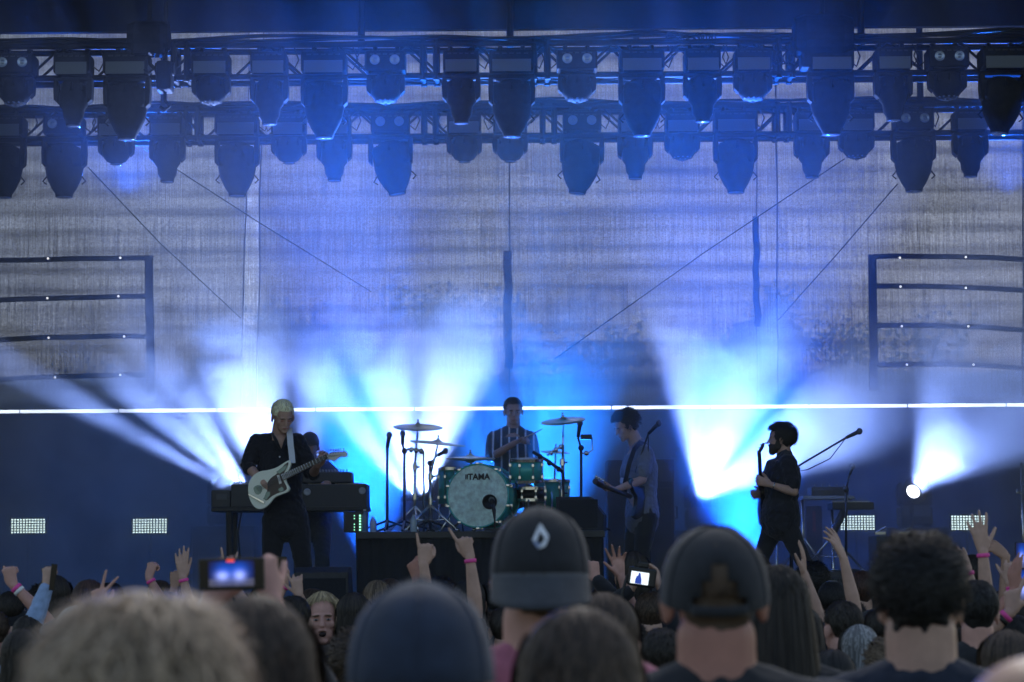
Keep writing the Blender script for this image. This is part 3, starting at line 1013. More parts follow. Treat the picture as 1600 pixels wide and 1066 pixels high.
        W1 = mat('embroidery_white', (0.88, 0.90, 0.95), 0.6); W2 = mat('embroidery_blue_grey', (0.30, 0.36, 0.55), 0.6)
        # left flank, lower left facet, right flank, lower right facet; the dark heart is the cap showing between
        poly([(-0.02, 1.0), (-0.62, -0.30), (-0.34, -0.42), (-0.06, 0.34)], W1, 0.0040, 'emblem')
        poly([(0.03, 1.0), (0.0, 0.36), (0.34, -0.12), (0.66, -0.02)], W1, 0.0044, 'emblem')
        poly([(-0.64, -0.36), (-0.20, -1.0), (0.02, -0.62), (-0.32, -0.46)], W2, 0.0040, 'emblem')
        poly([(-0.15, -1.0), (0.36, -0.80), (0.68, -0.08), (0.36, -0.18), (0.20, -0.50), (0.06, -0.64)], W1, 0.0048, 'emblem')
        bm.free()

# ================================================================ THE RIG
ORD = ['first', 'second', 'third', 'fourth', 'fifth', 'sixth', 'seventh', 'eighth', 'ninth', 'tenth', 'eleventh', 'twelfth', 'thirteenth', 'fourteenth', 'fifteenth', 'sixteenth', 'seventeenth', 'eighteenth', 'nineteenth', 'twentieth']
YF, YR = 20.0, 22.7
ZB_F = at(800, 123, YF).z          # bottom chord, front truss
ZB_R = at(800, 216, YR).z          # bottom chord, rear truss
M_TRUSS = mat('truss_black', (0.016, 0.016, 0.02), 0.7, 0.0, spec=0.3)
M_LENS = mat('lens_glass', (0.25, 0.3, 0.4), 0.08, 0.6)
M_HOUS = mat('lamp_housing', (0.014, 0.014, 0.017), 0.75, spec=0.25, noise_amt=0.3, scale=14)
M_PANEL = mat('lamp_panel', (0.07, 0.085, 0.10), 0.4)

def truss(y, zb, label, joints):
    root = empty('lighting_truss', (0, y, zb), label=label, cat='truss')
    d = 0.27
    for k, (dy, dz) in enumerate(((-d / 2, 0), (d / 2, 0), (-d / 2, d), (d / 2, d))):
        bm = bmesh.new()
        tube(bm, [(-6.9, dy, dz), (6.9, dy, dz)], 0.026, 10)
        lk('chord', bm, M_TRUSS, root, smooth=True)
    bm = bmesh.new()
    n = 24; w = 13.8 / n
    for i in range(n):
        a = -6.9 + i * w
        for dy in (-d / 2, d / 2):
            tube(bm, [(a, dy, 0), (a + w / 2, dy, d)], 0.012, 6)
            tube(bm, [(a + w / 2, dy, d), (a + w, dy, 0)], 0.012, 6)
        for dz in (0, d):
            tube(bm, [(a, -d / 2, dz), (a + w, d / 2, dz)], 0.010, 6)
    lk('bracing', bm, M_TRUSS, root)
    for x in joints:
        for q in (-0.055, 0.055):
            bm = bmesh.new()
            for dy in (-d / 2, d / 2):
                tube(bm, [(x + q, dy, -0.035), (x + q, dy, d + 0.035)], 0.027, 8)
            for dz in (0, d): tube(bm, [(x + q, -d / 2, dz), (x + q, d / 2, dz)], 0.022, 8)
            lk('joint_frame', bm, M_TRUSS, root)
    # pick-up straps to the roof
    for x in (-4.6, -1.25, 0.0, 2.95, 4.9) if y < 21 else (-3.3, 1.2, 3.9):
        bm = bmesh.new()
        tube(bm, [(x, 0, d), (x + 0.01, 0, 8.35 - zb)], 0.03, 8)
        lk('hanging_strap', bm, M_TRUSS, root)
    return root
truss(YF, ZB_F, 'front black lattice truss, the higher one in the picture, carrying lamps', [at(x, 120, YF).x for x in (285, 672, 845, 1225)])
truss(YR, ZB_R, 'rear black lattice truss, the lower one in the picture, carrying lamps', [at(x, 215, YR).x for x in (302, 672, 857, 1222)])

def cable_run(y, z, x0, x1, seed, label):
    r = random.Random(seed)
    bm = bmesh.new()
    for k in range(5):
        pts = []
        ph = r.uniform(0, 9)
        x = x0
        while x <= x1:
            pts.append((x, y + 0.02 * (k - 2), z + 0.012 * k + 0.022 * math.sin(x * 2.1 + ph) + 0.03 * noise.noise(Vector((x * 1.3, k, seed)))))
            x += 0.12
        tube(bm, pts, 0.014, 6)
    tag(lk('cable_bundle', bm, M_CABLE, smooth=True), label, 'cable')
cable_run(YF - 0.02, ZB_F + 0.315, -6.8, 6.8, 3, 'loose bundle of black cables lying along the top of the front truss')
cable_run(YR - 0.02, ZB_R + 0.30, -6.8, 6.8, 5, 'loose bundle of black cables lying along the top of the rear truss')
def cable_loops(px, py, Y, n, label, seed=1, wpx=60, hpx=28):
    r = random.Random(seed)
    c = at(px, py, Y)
    s = F / Y
    for q in range(1):
        bm = bmesh.new()
        for i in range(n):
            x0 = (i / (n - 1) - 0.5) * wpx / s
            w = r.uniform(0.4, 1.0) * 12 / s; h = r.uniform(0.55, 1.0) * hpx / s
            pts = [(x0 + w * math.sin(t), r.uniform(-0.01, 0.01), h * 0.5 * (1 - math.cos(t)) ) for t in [2 * PI * k / 14 for k in range(15)]]
            tube(bm, pts, 0.008, 5)
        o = lk('cable_loops', bm, M_CABLE, loc=c)
        tag(o, label, 'cable')
cable_loops(1083, 72, YF - 0.05, 9, 'coiled loops of spare cable sticking up from the front truss right of centre', 2, 62, 24)
cable_loops(1228, 100, YF - 0.2, 4, 'small hanging coils of cable beside the dark hoist on the right', 4, 22, 26)
cable_loops(1005, 90, YF - 0.2, 3, 'thin untidy cable ends above a lamp near the centre right', 6, 50, 14)

# moving-head lamps; local origin at the chord, head hanging down
def head_profile(kind):
    if kind == 'spot':    # long tapered
        return [(0.0, 0.0), (0.10, 0.0), (0.155, -0.04), (0.185, -0.14), (0.19, -0.24), (0.17, -0.33), (0.125, -0.42), (0.09, -0.47), (0.085, -0.50), (0.0, -0.50)]
    if kind == 'small':
        return [(0.0, 0.0), (0.09, 0.0), (0.125, -0.03), (0.14, -0.12), (0.135, -0.22), (0.105, -0.26), (0.095, -0.33), (0.072, -0.37), (0.07, -0.40), (0.0, -0.40)]
    return [(0.0, 0.0), (0.08, 0.0), (0.13, -0.03), (0.15, -0.09), (0.15, -0.14), (0.135, -0.19), (0.10, -0.235), (0.05, -0.255), (0.0, -0.26)]
def make_lamp(kind, face, dots=False, tilt=0.0, up=False, pan=0.0):
    """face: 'rings' or 'panel' on the base box"""
    root = empty('moving_head_lamp', (0, 0, 0))
    fl = -1 if up else 1
    bm = bmesh.new()
    bw = {'spot': 0.40, 'small': 0.32, 'wash': 0.33}[kind]
    if face == 'rings': bw = 0.36
    box(bm, (0, -0.06, 0.095 * fl), (bw, 0.30, 0.18), bev=0.02)
    box(bm, (0, -0.06, 0.0), (bw * 0.82, 0.26, 0.03), bev=0.01)
    base = lk('base', bm, M_HOUS, root)
    if face == 'rings':
        for s in (-1, 1):
            bm = bmesh.new()
            Mx = Matrix.Translation((s * 0.088, -0.212, 0.10 * fl)) @ Matrix.Rotation(PI / 2, 4, 'X')
            lathe(bm, [(0.046, -0.006), (0.046, 0.010), (0.040, 0.013), (0.034, 0.008), (0.02, 0.010), (0.008, 0.016), (0, 0.016)], 22, Mx)
            lk('connector', bm, M_LENS, base, smooth=True)
    else:
        bm = bmesh.new()
        box(bm, (0, -0.213, 0.045 * fl), (bw * 0.86, 0.006, 0.11), bev=0.002)
        lk('display', bm, M_PANEL, base)
    for s in (-1, 1):       # clamps
        bm = bmesh.new()
        if not up:
            tube(bm, [(s * 0.10, -0.05, 0.15), (s * 0.10, 0.02, 0.25), (s * 0.10, 0.10, 0.27)], 0.022, 8)
        else:
            box(bm, (s * 0.12, -0.06, -0.192), (0.05, 0.24, 0.02))
        lk('clamp', bm, M_HOUS, root)
    aw = {'spot': 0.205, 'small': 0.168, 'wash': 0.168}[kind]
    al = {'spot': 0.26, 'small': 0.22, 'wash': 0.16}[kind]
    bm = bmesh.new()
    box(bm, (0, -0.06, -0.035 * fl), (aw * 2, 0.13, 0.04), bev=0.012)
    for s in (-1, 1):
        pts = [(s * (aw - 0.03), -0.02), (s * aw, -0.03), (s * (aw + 0.005), -al * 0.6), (s * aw, -al), (s * (aw - 0.035), -al - 0.035), (s * (aw - 0.05), -al * 0.6)]
        prism(bm, [(x, z * fl) for x, z in pts], -0.12, 0.0, bev=0.006)
    yk = lk('yoke', bm, M_HOUS, root)
    piv = Vector((0, -0.06, -al * 0.62 * fl))
    Rm = Matrix.Translation(piv) @ Matrix.Rotation(pan, 4, 'Z') @ Matrix.Rotation(tilt, 4, 'Y') @ Matrix.Translation((0, 0, 0.09 * 1))
    if up: Rm = Matrix.Translation(piv) @ Matrix.Rotation(pan, 4, 'Z') @ Matrix.Rotation(PI + tilt, 4, 'X') @ Matrix.Translation((0, 0, 0.12))
    bm = bmesh.new()
    prof = head_profile(kind)
    sc = 0.93
    lathe(bm, [(r * sc, z) for r, z in prof], 28, Rm)
    if kind == 'spot': box(bm, Rm @ Vector((0, 0, -0.135)), (0.335, 0.29, 0.20), Rm.to_3x3(), bev=0.045)
    for a in range(0, 8):       # cooling ribs round the lamp end
        c = Rm @ Vector((0.9 * prof[3][0] * math.cos(a * PI / 4), 0.9 * prof[3][0] * math.sin(a * PI / 4), -0.07))
        box(bm, c, (0.02, 0.02, 0.07))
    hd = lk('head', bm, M_HOUS, root, smooth=False)
    for p in hd.data.polygons: p.use_smooth = len(p.vertices) == 4 and p.area > 0.0003
    # power lead looping up to the bar
    if not up:
        bm = bmesh.new()
        sgn = 1 if kind != 'wash' else -1
        tube(bm, [(sgn * bw * 0.42, -0.02, 0.12), (sgn * (bw * 0.5 + 0.05), 0.02, 0.06), (sgn * (bw * 0.5 + 0.09), 0.06, 0.16), (sgn * (bw * 0.5 + 0.04), 0.10, 0.30)], 0.007, 6)
        lk('power_lead', bm, M_CABLE, root)
        bm = bmesh.new()
        box(bm, (0, -0.06, 0.193), (bw * 0.5, 0.16, 0.014), bev=0.003)
        for q in range(5): box(bm, (-bw * 0.32 + bw * 0.16 * q, -0.212, 0.155), (bw * 0.10, 0.008, 0.012))
        lk('vent', bm, M_BLACK, base)
    # ears and handle hooks
    if kind == 'spot':
        for s in (-1, 1):
            bm = bmesh.new()
            tube(bm, [Rm @ Vector((s * 0.16, 0, -0.30)), Rm @ Vector((s * 0.20, 0, -0.35)), Rm @ Vector((s * 0.165, 0, -0.38))], 0.008, 6)
            lk('handle', bm, M_HOUS, hd)
    zl, rl = prof[-1][1], {'spot': 0.078, 'small': 0.064, 'wash': 0.12}[kind]
    bm = bmesh.new()
    if dots:
        for rr_, nn_ in ((0.0, 1), (0.045, 6), (0.088, 12)):
            for i in range(nn_):
                a = 2 * PI * i / nn_
                zz = zl - 0.002 + rr_ * 0.35
                ell(bm, (rr_ * math.cos(a), rr_ * math.sin(a), zz - 0.004), (0.013, 0.013, 0.008), Rm, 8)
        lk('lens', bm, M_LENS, hd, smooth=True)
    else:
        k = 0.5 if kind == 'wash' else 1.0
        lathe(bm, [(rl * k, zl - 0.001), (rl * k, zl - 0.006), (rl * 0.6 * k, zl - 0.012), (0, zl - 0.014)], 24, Rm)
        lk('lens', bm, M_LENS, hd, smooth=True)
    return root
PROTO = {}
def lamp(kind, face, dots, tilt, px, Y, zb, label, group, dz=0.0, k=1.0):
    key = (kind, face, dots, round(tilt, 2))
    if key not in PROTO:
        PROTO[key] = make_lamp(*key)
        o = PROTO[key]
    else: o = copy_tree(PROTO[key])
    p = at(px, 200, Y)
    o.location = (p.x, Y - 0.16, zb + dz)
    o.scale = (k, k, k)
    tag(o, label, 'stage lamp', group)
    return o
KN = {'spot': 'long tapered', 'small': 'short narrow', 'wash': 'round-nosed'}
FN = {'rings': 'with two round connectors on its box', 'panel': 'with a flat grey panel on its box'}
rear = [(14, 'spot', 'panel', 0, 0), (108, 'spot', 'rings', 0, 0), (188, 'wash', 'panel', 0, 0), (267, 'small', 'panel', 0, 0), (375, 'spot', 'panel', 0, 0), (455, 'wash', 'panel', 0, 0),
        (525, 'small', 'panel', 0, 0), (612, 'spot', 'rings', 0, -0.16), (726, 'wash', 'panel', 0, 0), (797, 'wash', 'panel', 0, 0), (908, 'spot', 'rings', 0, 0.12), (990, 'small', 'panel', 0, 0),
        (1063, 'wash', 'panel', 1, 0), (1145, 'spot', 'panel', 0, 0), (1263, 'small', 'panel', 0, 0), (1332, 'wash', 'panel', 1, 0), (1420, 'spot', 'rings', 0, 0), (1508, 'small', 'panel', 0, 0)]
for i, (px, k, f, dt, tl) in enumerate(rear):
    lamp(k, f, bool(dt), tl, px, YR, ZB_R, '%s black stage lamp%s, %s from left on the rear truss' % (KN[k], ' with a dotted lens' if dt else (' tipped to one side' if tl else ''), ORD[i]), 'moving head lamps on the rear truss', k=1.0 if k == 'spot' else 0.97)
front = [(32, 'wash', 'rings', 1, 0), (122, 'small', 'panel', 0, 0), (205, 'spot', 'panel', 0, 0), (335, 'wash', 'panel', 1, 0), (425, 'small', 'panel', 0, 0), (510, 'spot', 'panel', 0, 0),
         (605, 'wash', 'rings', 1, 0), (722, 'small', 'panel', 0, 0), (800, 'spot', 'panel', 0, 0.0), (901, 'wash', 'rings', 1, 0), (1001, 'spot', 'panel', 0, 0), (1095, 'small', 'panel', 0, 0),
         (1173, 'wash', 'panel', 1, 0), (1293, 'spot', 'panel', 0, 0), (1390, 'small', 'panel', 0, 0), (1474, 'wash', 'rings', 1, 0), (1560, 'spot', 'panel', 0, 0.1)]
for i, (px, k, f, dt, tl) in enumerate(front):
    lamp(k, f, bool(dt), tl, px, YF, ZB_F, '%s black stage lamp%s, %s from left on the front truss' % (KN[k], ' with a dotted lens' if dt else '', ORD[i]), 'moving head lamps on the front truss', k=0.93)

# chain hoists
def hoist(px, py0, py1, wpx, Y, label):
    a, b = at(px, py0, Y), at(px, py1, Y)
    h = a.z - b.z; w = wpx / (F / Y)
    root = empty('chain_hoist', (a.x, Y, b.z), label=label, cat='hoist')
    bm = bmesh.new()
    box(bm, (0, 0, h * 0.5), (w, 0.22, h * 0.8), bev=0.03)
    lathe(bm, [(w * 0.42, -w * 0.62), (w * 0.5, -w * 0.4), (w * 0.5, w * 0.4), (w * 0.42, w * 0.62)], 20, Matrix.Translation((0, 0, h * 0.72)) @ Matrix.Rotation(PI / 2, 4, 'Y'))
    lk('motor_body', bm, M_HOUS, root)
    bm = bmesh.new()
    tube(bm, [(0, 0, h * 0.9), (0, 0, 8.4 - b.z)], 0.02, 8)
    lk('chain', bm, M_TRUSS, root)
    bm = bmesh.new()
    tube(bm, [(0, 0, h * 0.12), (0, 0, -0.04), (0.04, 0, -0.09), (0.0, 0, -0.12), (-0.04, 0, -0.09)], 0.014, 8)
    lk('hook', bm, M_TRUSS, root)
hoist(233, 45, 92, 52, YF - 0.35, 'fat dark chain hoist hanging above the front truss at the left')
hoist(258, 92, 150, 24, YF - 0.3, 'slim dark chain hoist hanging beside the fat one at the left')
hoist(1285, 35, 118, 74, YF - 0.25, 'big dark boxy chain hoist hanging above the front truss at the right')

# ================================================================ BACKDROP DETAILS
YS = YB - 0.10
M_STRAP = mat('webbing_dark', (0.02, 0.025, 0.045), 0.8, noise_amt=0.2, scale=30)
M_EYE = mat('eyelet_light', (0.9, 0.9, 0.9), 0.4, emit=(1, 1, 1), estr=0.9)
def strap_path(bm, pts, w, Y):
    P3 = [at(x, y, Y) for x, y in pts]
    s = F / Y
    prev = None
    n = len(P3)
    for i, p in enumerate(P3):
        d = P3[min(i + 1, n - 1)] - P3[max(i - 1, 0)]; d.normalize()
        nrm = Vector((-d.z, 0, d.x)) * (w / s / 2)
        q = [bm.verts.new(p + nrm), bm.verts.new(p - nrm), bm.verts.new(p - nrm + Vector((0, 0.02, 0))), bm.verts.new(p + nrm + Vector((0, 0.02, 0)))]
        if prev:
            for k in range(4): bm.faces.new((prev[k], prev[(k + 1) % 4], q[(k + 1) % 4], q[k]))
        else: bm.faces.new(q)
        prev = q
    bm.faces.new(list(reversed(prev)))
def wavy(x0, y0, x1, y1, amp, seed, n=24):
    r = []
    for i in range(n + 1):
        t = i / n
        r.append((x0 + (x1 - x0) * t + (amp * noise.noise(Vector((t * 5, seed, 1))) if abs(x1 - x0) < abs(y1 - y0) else 0), y0 + (y1 - y0) * t + (amp * noise.noise(Vector((t * 5, seed, 7))) if abs(x1 - x0) > abs(y1 - y0) else 0)))
    return r
def strap_frame(label, vert, rungs, dots):
    root = empty('strap_frame', at(vert[0], vert[3], YS), label=label, cat='strap frame')
    org = root.location.copy()
    bm = bmesh.new()
    strap_path(bm, wavy(vert[0], vert[1], vert[2], vert[3], 3, 2), vert[4], YS)
    for v in bm.verts: v.co -= org
    lk('upright_strap', bm, M_STRAP, root)
    for k, rg in enumerate(rungs):
        bm = bmesh.new()
        strap_path(bm, rg, 8, YS - 0.004)
        for v in bm.verts: v.co -= org
        rr = lk('cross_strap', bm, M_STRAP, root)
        for (x, y) in dots[k]:
            bm = bmesh.new()
            p = at(x, y, YS - 0.03) - org
            lathe(bm, [(0.012, 0), (0.012, 0.006), (0.0, 0.008)], 12, Matrix.Translation(p) @ Matrix.Rotation(PI / 2, 4, 'X'))
            lk('eyelet', bm, M_EYE, rr)
def curve3(x0, y0, xm, ym, x1, y1, n=16):
    r = []
    for i in range(n + 1):
        t = i / n
        # quadratic through the three points, xm at the middle
        a = (1 - t) * (1 - 2 * t); b = 4 * t * (1 - t); c = t * (2 * t - 1)
        r.append((a * x0 + b * xm + c * x1, a * y0 + b * ym + c * y1 + 1.2 * noise.noise(Vector((t * 4, x0 * 0.1, y0)))))
    return r
strap_frame('dark ladder of webbing straps with white eyelets, left part of the backdrop', (232, 402, 236, 622, 13),
            [curve3(-60, 408, 90, 405, 239, 403), curve3(-60, 471, 85, 466, 228, 463), curve3(-60, 536, 85, 527, 228, 526), curve3(-60, 597, 85, 589, 228, 586)],
            [((75, 404), (188, 403)), ((74, 466), (185, 463)), ((76, 528), (194, 526)), ((86, 590), (188, 586))])
strap_frame('dark ladder of webbing straps with white eyelets, right part of the backdrop', (1363, 398, 1366, 610, 13),
            [curve3(1357, 402, 1500, 401, 1640, 409), curve3(1370, 447, 1500, 449, 1640, 456), curve3(1370, 509, 1500, 510, 1640, 519), curve3(1372, 570, 1500, 570, 1640, 579)],
            [((1406, 403), (1509, 402)), ((1407, 448), (1509, 450)), ((1409, 510), (1513, 510)), ((1417, 570), (1521, 570))])
for (x0, y0, x1, y1, w, lab) in ((793, 392, 794, 575, 13, 'single wide dark strap hanging at the middle of the backdrop behind the drummer'), (1181, 338, 1183, 510, 10, 'single dark strap on the backdrop above the bearded man')):
    bm = bmesh.new(); strap_path(bm, wavy(x0, y0, x1, y1, 3, 5), w, YS)
    tag(lk('hanging_strap', bm, M_STRAP), lab, 'strap')
# seams of the gauze and the paler strip between two of them
for x0, x1, lab, w in ((392, 376, 'thin seam line at the left edge of the pale backdrop strip', 2), (413, 401, 'thin seam line at the right edge of the pale backdrop strip', 2), (797, 795, 'thin vertical seam line down the middle of the backdrop', 2.4),
                       (1184, 1182, 'thin vertical seam line on the right part of the backdrop above the bearded man', 1.6), (1211, 1216, 'wavy vertical seam line just right of the one above the bearded man', 2.2), (1599, 1599, 'thin vertical seam line at the far right edge of the backdrop', 2)):
    bm = bmesh.new(); strap_path(bm, wavy(x0, -30, x1, 640, 2.5, x0 * 0.1), w, YS - 0.0)
    tag(lk('seam_line', bm, M_STRAP), lab, 'seam')
for pts, lab in (([(138, 262), (250, 380), (376, 497)], 'thin dark cable slanting down left of the pale strip of the backdrop'), ([(225, 232), (400, 345), (580, 456)], 'thin dark cable slanting down across the pale strip of the backdrop'),
                 ([(1320, 248), (1100, 395), (868, 560)], 'long thin dark cable slanting up to the right across the backdrop'), ([(1402, 288), (1310, 395), (1216, 500)], 'short thin dark cable slanting up to the right beside the bearded man')):
    bm = bmesh.new()
    a, b, c = [at(x, y, YR + 0.5 + 2.6 * i / 2) for i, (x, y) in enumerate(pts)]
    tube(bm, [a, b, c], 0.006, 5)
    tag(lk('guy_cable', bm, M_CABLE), lab, 'cable')

# trees outside, behind the gauze
def tree(px, ptop, Y, w, seed, label):
    r = random.Random(seed)
    p = at(px, ptop, Y)
    root = empty('tree', (p.x, Y, 0), label=label, cat='tree', group='trees behind the backdrop')
    h = p.z
    bm = bmesh.new()
    tube(bm, [(0, 0, 0), (0.1, 0, h * 0.4), (0, 0.1, h * 0.8)], [0.28, 0.2, 0.06], 8)
    for k in range(6):
        a = r.uniform(0, 6.28); z = h * r.uniform(0.35, 0.7)
        tube(bm, [(0, 0, z), (w * 0.4 * math.cos(a), w * 0.4 * math.sin(a), z + h * 0.14)], [0.09, 0.03], 6)
    lk('trunk', bm, mat('bark', (0.06, 0.045, 0.03), 0.9, noise_amt=0.3, scale=8), root)
    bm = bmesh.new()
    for k in range(34):
        a = r.uniform(0, 6.28); q = r.random() ** 0.6; z = h * (0.35 + 0.62 * r.random())
        ww = w * 0.5 * math.sqrt(max(0.05, 1 - ((z / h - 0.6) / 0.45) ** 2))
        c = Vector((ww * q * math.cos(a), ww * q * math.sin(a), z))
        for j in range(150):
            d = Vector((r.gauss(0, 1), r.gauss(0, 1), r.gauss(0, 0.8))) * w * 0.085
            u = Vector((r.gauss(0, 1), r.gauss(0, 1), r.gauss(0, 1))).normalized() * 0.05
            v = u.cross(Vector((r.gauss(0, 1), r.gauss(0, 1), r.gauss(0, 1)))).normalized() * 0.04
            cc = c + d
            bm.faces.new([bm.verts.new(cc + u), bm.verts.new(cc + v), bm.verts.new(cc - u), bm.verts.new(cc - v)])
    lk('crown', bm, mat('leaves', (0.05, 0.08, 0.03), 0.8), root)
for i, (px, pt, Y, w, lab) in enumerate(((455, 455, 40, 2.4, 'dim dark tree seen faintly through the gauze left of the bright beams'), (690, 440, 41, 3.4, 'dim dark tree seen faintly through the gauze above the drum cymbals'), (930, 530, 39, 3.0, 'low dim tree seen faintly through the gauze right of the drummer'),
        (1190, 450, 40, 1.8, 'narrow dim tree seen faintly through the gauze above the bearded man'), (1395, 520, 40, 3.6, 'wide dim tree seen faintly through the gauze below the right strap ladder'), (340, 500, 41, 1.6, 'small dim tree seen faintly through the gauze right of the left strap ladder'), (180, 590, 40, 3.6, 'low dim tree seen faintly through the gauze behind the left strap ladder'))):
    tree(px, pt, Y, w, i + 3, lab)

# ================================================================ FLOOR LAMPS AND STROBES
def case(x, y, z0, w, d, h, label):
    root = empty('equipment_case', (x, y, z0), label=label, cat='case')
    bm = bmesh.new(); box(bm, (0, 0, h / 2), (w, d, h), bev=0.012)
    lk('body', bm, mat('case_ply', (0.012, 0.013, 0.016), 0.6, noise_amt=0.3, scale=6), root)
    for sx in (-1, 1):
        for sy in (-1, 1):
            bm = bmesh.new()
            tube(bm, [(sx * (w / 2 - 0.004), sy * (d / 2 - 0.004), 0.01), (sx * (w / 2 - 0.004), sy * (d / 2 - 0.004), h - 0.01)], 0.012, 6)
            lk('edge_trim', bm, mat('case_edge', (0.05, 0.05, 0.055), 0.4, 0.6), root)
    return root
YL = 24.55
for i, (px, py, lab, pan, tl) in enumerate(((352, 790, 'behind the left end of the keyboard table', 0.5, 0.9), (652, 786, 'left of the drums', 0.1, 0.5), (1095, 796, 'right of the bass cabinets', 0.0, 0.4), (1427, 792, 'at the right, in bright smoke', 0.3, 0.9))):
    p = at(px, py, YL)
    hh = p.z - 0.19 - FLOOR_Z
    case(p.x, YL, FLOOR_Z, 0.62, 0.5, hh - 0.02, 'black equipment case carrying the floor lamp ' + lab)
    o = make_lamp('small', 'panel', False, tl, up=True, pan=pan)
    o.location = (p.x, YL, p.z)
    tag(o, 'black moving head floor lamp ' + lab, 'stage lamp', 'moving head lamps on the floor')
# bright lens at the right
p = at(1427, 768, 24.15)
bm = bmesh.new()
Mx = Matrix.Translation(p) @ aim(Vector((0.25, -1, 0.35))).to_4x4()
lathe(bm, [(0.0, -0.22), (0.06, -0.22), (0.085, -0.10), (0.085, 0.0), (0.07, 0.0), (0.07, -0.01)], 24, Mx)
o = lk('floor_spotlight', bm, M_HOUS, smooth=True)
tag(o, 'short round spotlight with a glaring white lens on the stage floor at the right', 'stage lamp')
bm = bmesh.new()
lathe(bm, [(0.072, -0.006), (0.05, 0.0), (0.0, 0.004)], 24, Mx)
lk('lens', bm, mat('lens_lit', (1, 1, 1), emit=(0.85, 0.9, 1), estr=8), o, smooth=True)
bm = bmesh.new()
q = p + Vector((0, 0.13, -0.1))
tube(bm, [q, (q.x, q.y, FLOOR_Z)], 0.02, 8)
lathe(bm, [(0.16, 0.0), (0.16, 0.015), (0.03, 0.03)], 20, Matrix.Translation((q.x, q.y, FLOOR_Z)))
lk('stand', bm, M_HOUS, o)
M_DIODE = mat('diode_lit', (1, 1, 1), emit=(0.78, 1.0, 0.88), estr=2.3)
for i, (px, py, lab) in enumerate(((44, 822, 'at the far left of the stage'), (234, 822, 'left of the guitarist, beneath the slanting beams'), (1340, 817, 'behind the small keyboard at the right'), (1513, 817, 'at the far right behind a raised hand'))):
    p = at(px, py, 25.1)
    root = empty('strobe_panel', (p.x, 25.1, FLOOR_Z), label='small rectangular grid of pale green-white lit diodes ' + lab, cat='strobe light', group='strobe panels along the rear of the stage')
    z = p.z - FLOOR_Z
    bm = bmesh.new(); box(bm, (0, 0.04, z), (0.40, 0.07, 0.20), bev=0.008)
    lk('housing', bm, M_HOUS, root)
    bm = bmesh.new()
    for a in range(12):
        for b in range(6):
            box(bm, (-0.165 + 0.030 * a, 0.0, z - 0.065 + 0.026 * b), (0.017, 0.008, 0.015))
    lk('diode_grid', bm, M_DIODE, root)
    bm = bmesh.new()
    tube(bm, [(0, 0.05, z - 0.09), (0, 0.05, 0.02)], 0.02, 8)
    lathe(bm, [(0.2, 0.0), (0.2, 0.012), (0.02, 0.03)], 20, Matrix.Translation((0, 0.05, 0)))
    lk('stand', bm, M_HOUS, root)

# ================================================================ RISERS, AMPS, KEYBOARDS
def riser(px0, px1, pytop, Y, depth, label):
    a, b = at(px0, pytop, Y), at(px1, pytop, Y)
    z = (a.z + b.z) / 2
    w = b.x - a.x; cx = (a.x + b.x) / 2
    root = empty('riser', (cx, Y + depth / 2, FLOOR_Z), label=label, cat='riser')
    h = z - FLOOR_Z
    bm = bmesh.new(); box(bm, (0, 0, h - 0.03), (w, depth, 0.06), bev=0.006)
    lk('deck', bm, M_DECK, root)
    bm = bmesh.new()
    n = 90; prev = None
    for i in range(n + 1):
        x = -w / 2 + 0.01 + (w - 0.02) * i / n
        y = -depth / 2 + 0.03 + 0.012 * math.sin(i * 1.9)
        v = (bm.verts.new((x, y, h - 0.062)), bm.verts.new((x, y, 0.0)))
        if prev: bm.faces.new((prev[0], v[0], v[1], prev[1]))
        prev = v
    lk('skirt', bm, M_CLOTH, root, smooth=True)
    bm = bmesh.new()
    for sx in (-1, 1):
        for sy in (-1, 1): tube(bm, [(sx * (w / 2 - 0.05), sy * (depth / 2 - 0.08), 0), (sx * (w / 2 - 0.05), sy * (depth / 2 - 0.08), h - 0.06)], 0.025, 8)
    lk('leg', bm, M_BLACK, root)
    return z
RZ = riser(556, 945, 830, 21.15, 2.2, 'dark drum riser carrying the teal drum kit')
RZ2 = riser(1246, 1420, 893, 22.3, 1.9, 'low dark riser under the small keyboards at the right')

def bx_part(name, c, s, m, root, bev=0.006, rot=None):
    bm = bmesh.new(); box(bm, c, s, rot, bev)
    return lk(name, bm, m, root)

# bass cabinets
M_CAB = mat('cab_covering', (0.016, 0.02, 0.035), 0.75, noise_amt=0.2, scale=40, bump=0.2)
M_GRILLE = mat('speaker_grille', (0.012, 0.014, 0.02), 0.9, noise_amt=0.4, scale=120)
def cabinet(px0, px1, py0, Y, d, label, handle=False):
    a, b = at(px0, py0, Y), at(px1, py0, Y)
    cx, w, h = (a.x + b.x) / 2, b.x - a.x, a.z - FLOOR_Z
    root = empty('bass_cabinet', (cx, Y + d / 2, FLOOR_Z), label=label, cat='amplifier')
    bx_part('body', (0, 0, h / 2), (w, d, h), M_CAB, root, 0.014)
    bx_part('grille', (0, -d / 2 - 0.004, h * 0.42), (w - 0.06, 0.012, h * 0.78), M_GRILLE, root, 0.003)
    bx_part('amplifier_head', (0, -d / 2 - 0.006, h * 0.9), (w - 0.05, 0.016, h * 0.10), mat('amp_panel', (0.03, 0.03, 0.035), 0.4), root, 0.003)
    if handle:
        bm = bmesh.new()
        tube(bm, [(w / 2, 0, h - 0.45), (w / 2 + 0.04, 0, h - 0.45), (w / 2 + 0.04, 0, h - 0.56), (w / 2, 0, h - 0.56)], 0.010, 6)
        lk('handle', bm, M_BLACK, root)
cabinet(948, 1006, 719, 23.2, 0.45, 'dark tall bass cabinet at the bass player\'s left in the picture')
cabinet(1008, 1053, 718, 23.25, 0.45, 'dark blue tall bass cabinet right of the bass player, with a side handle', True)
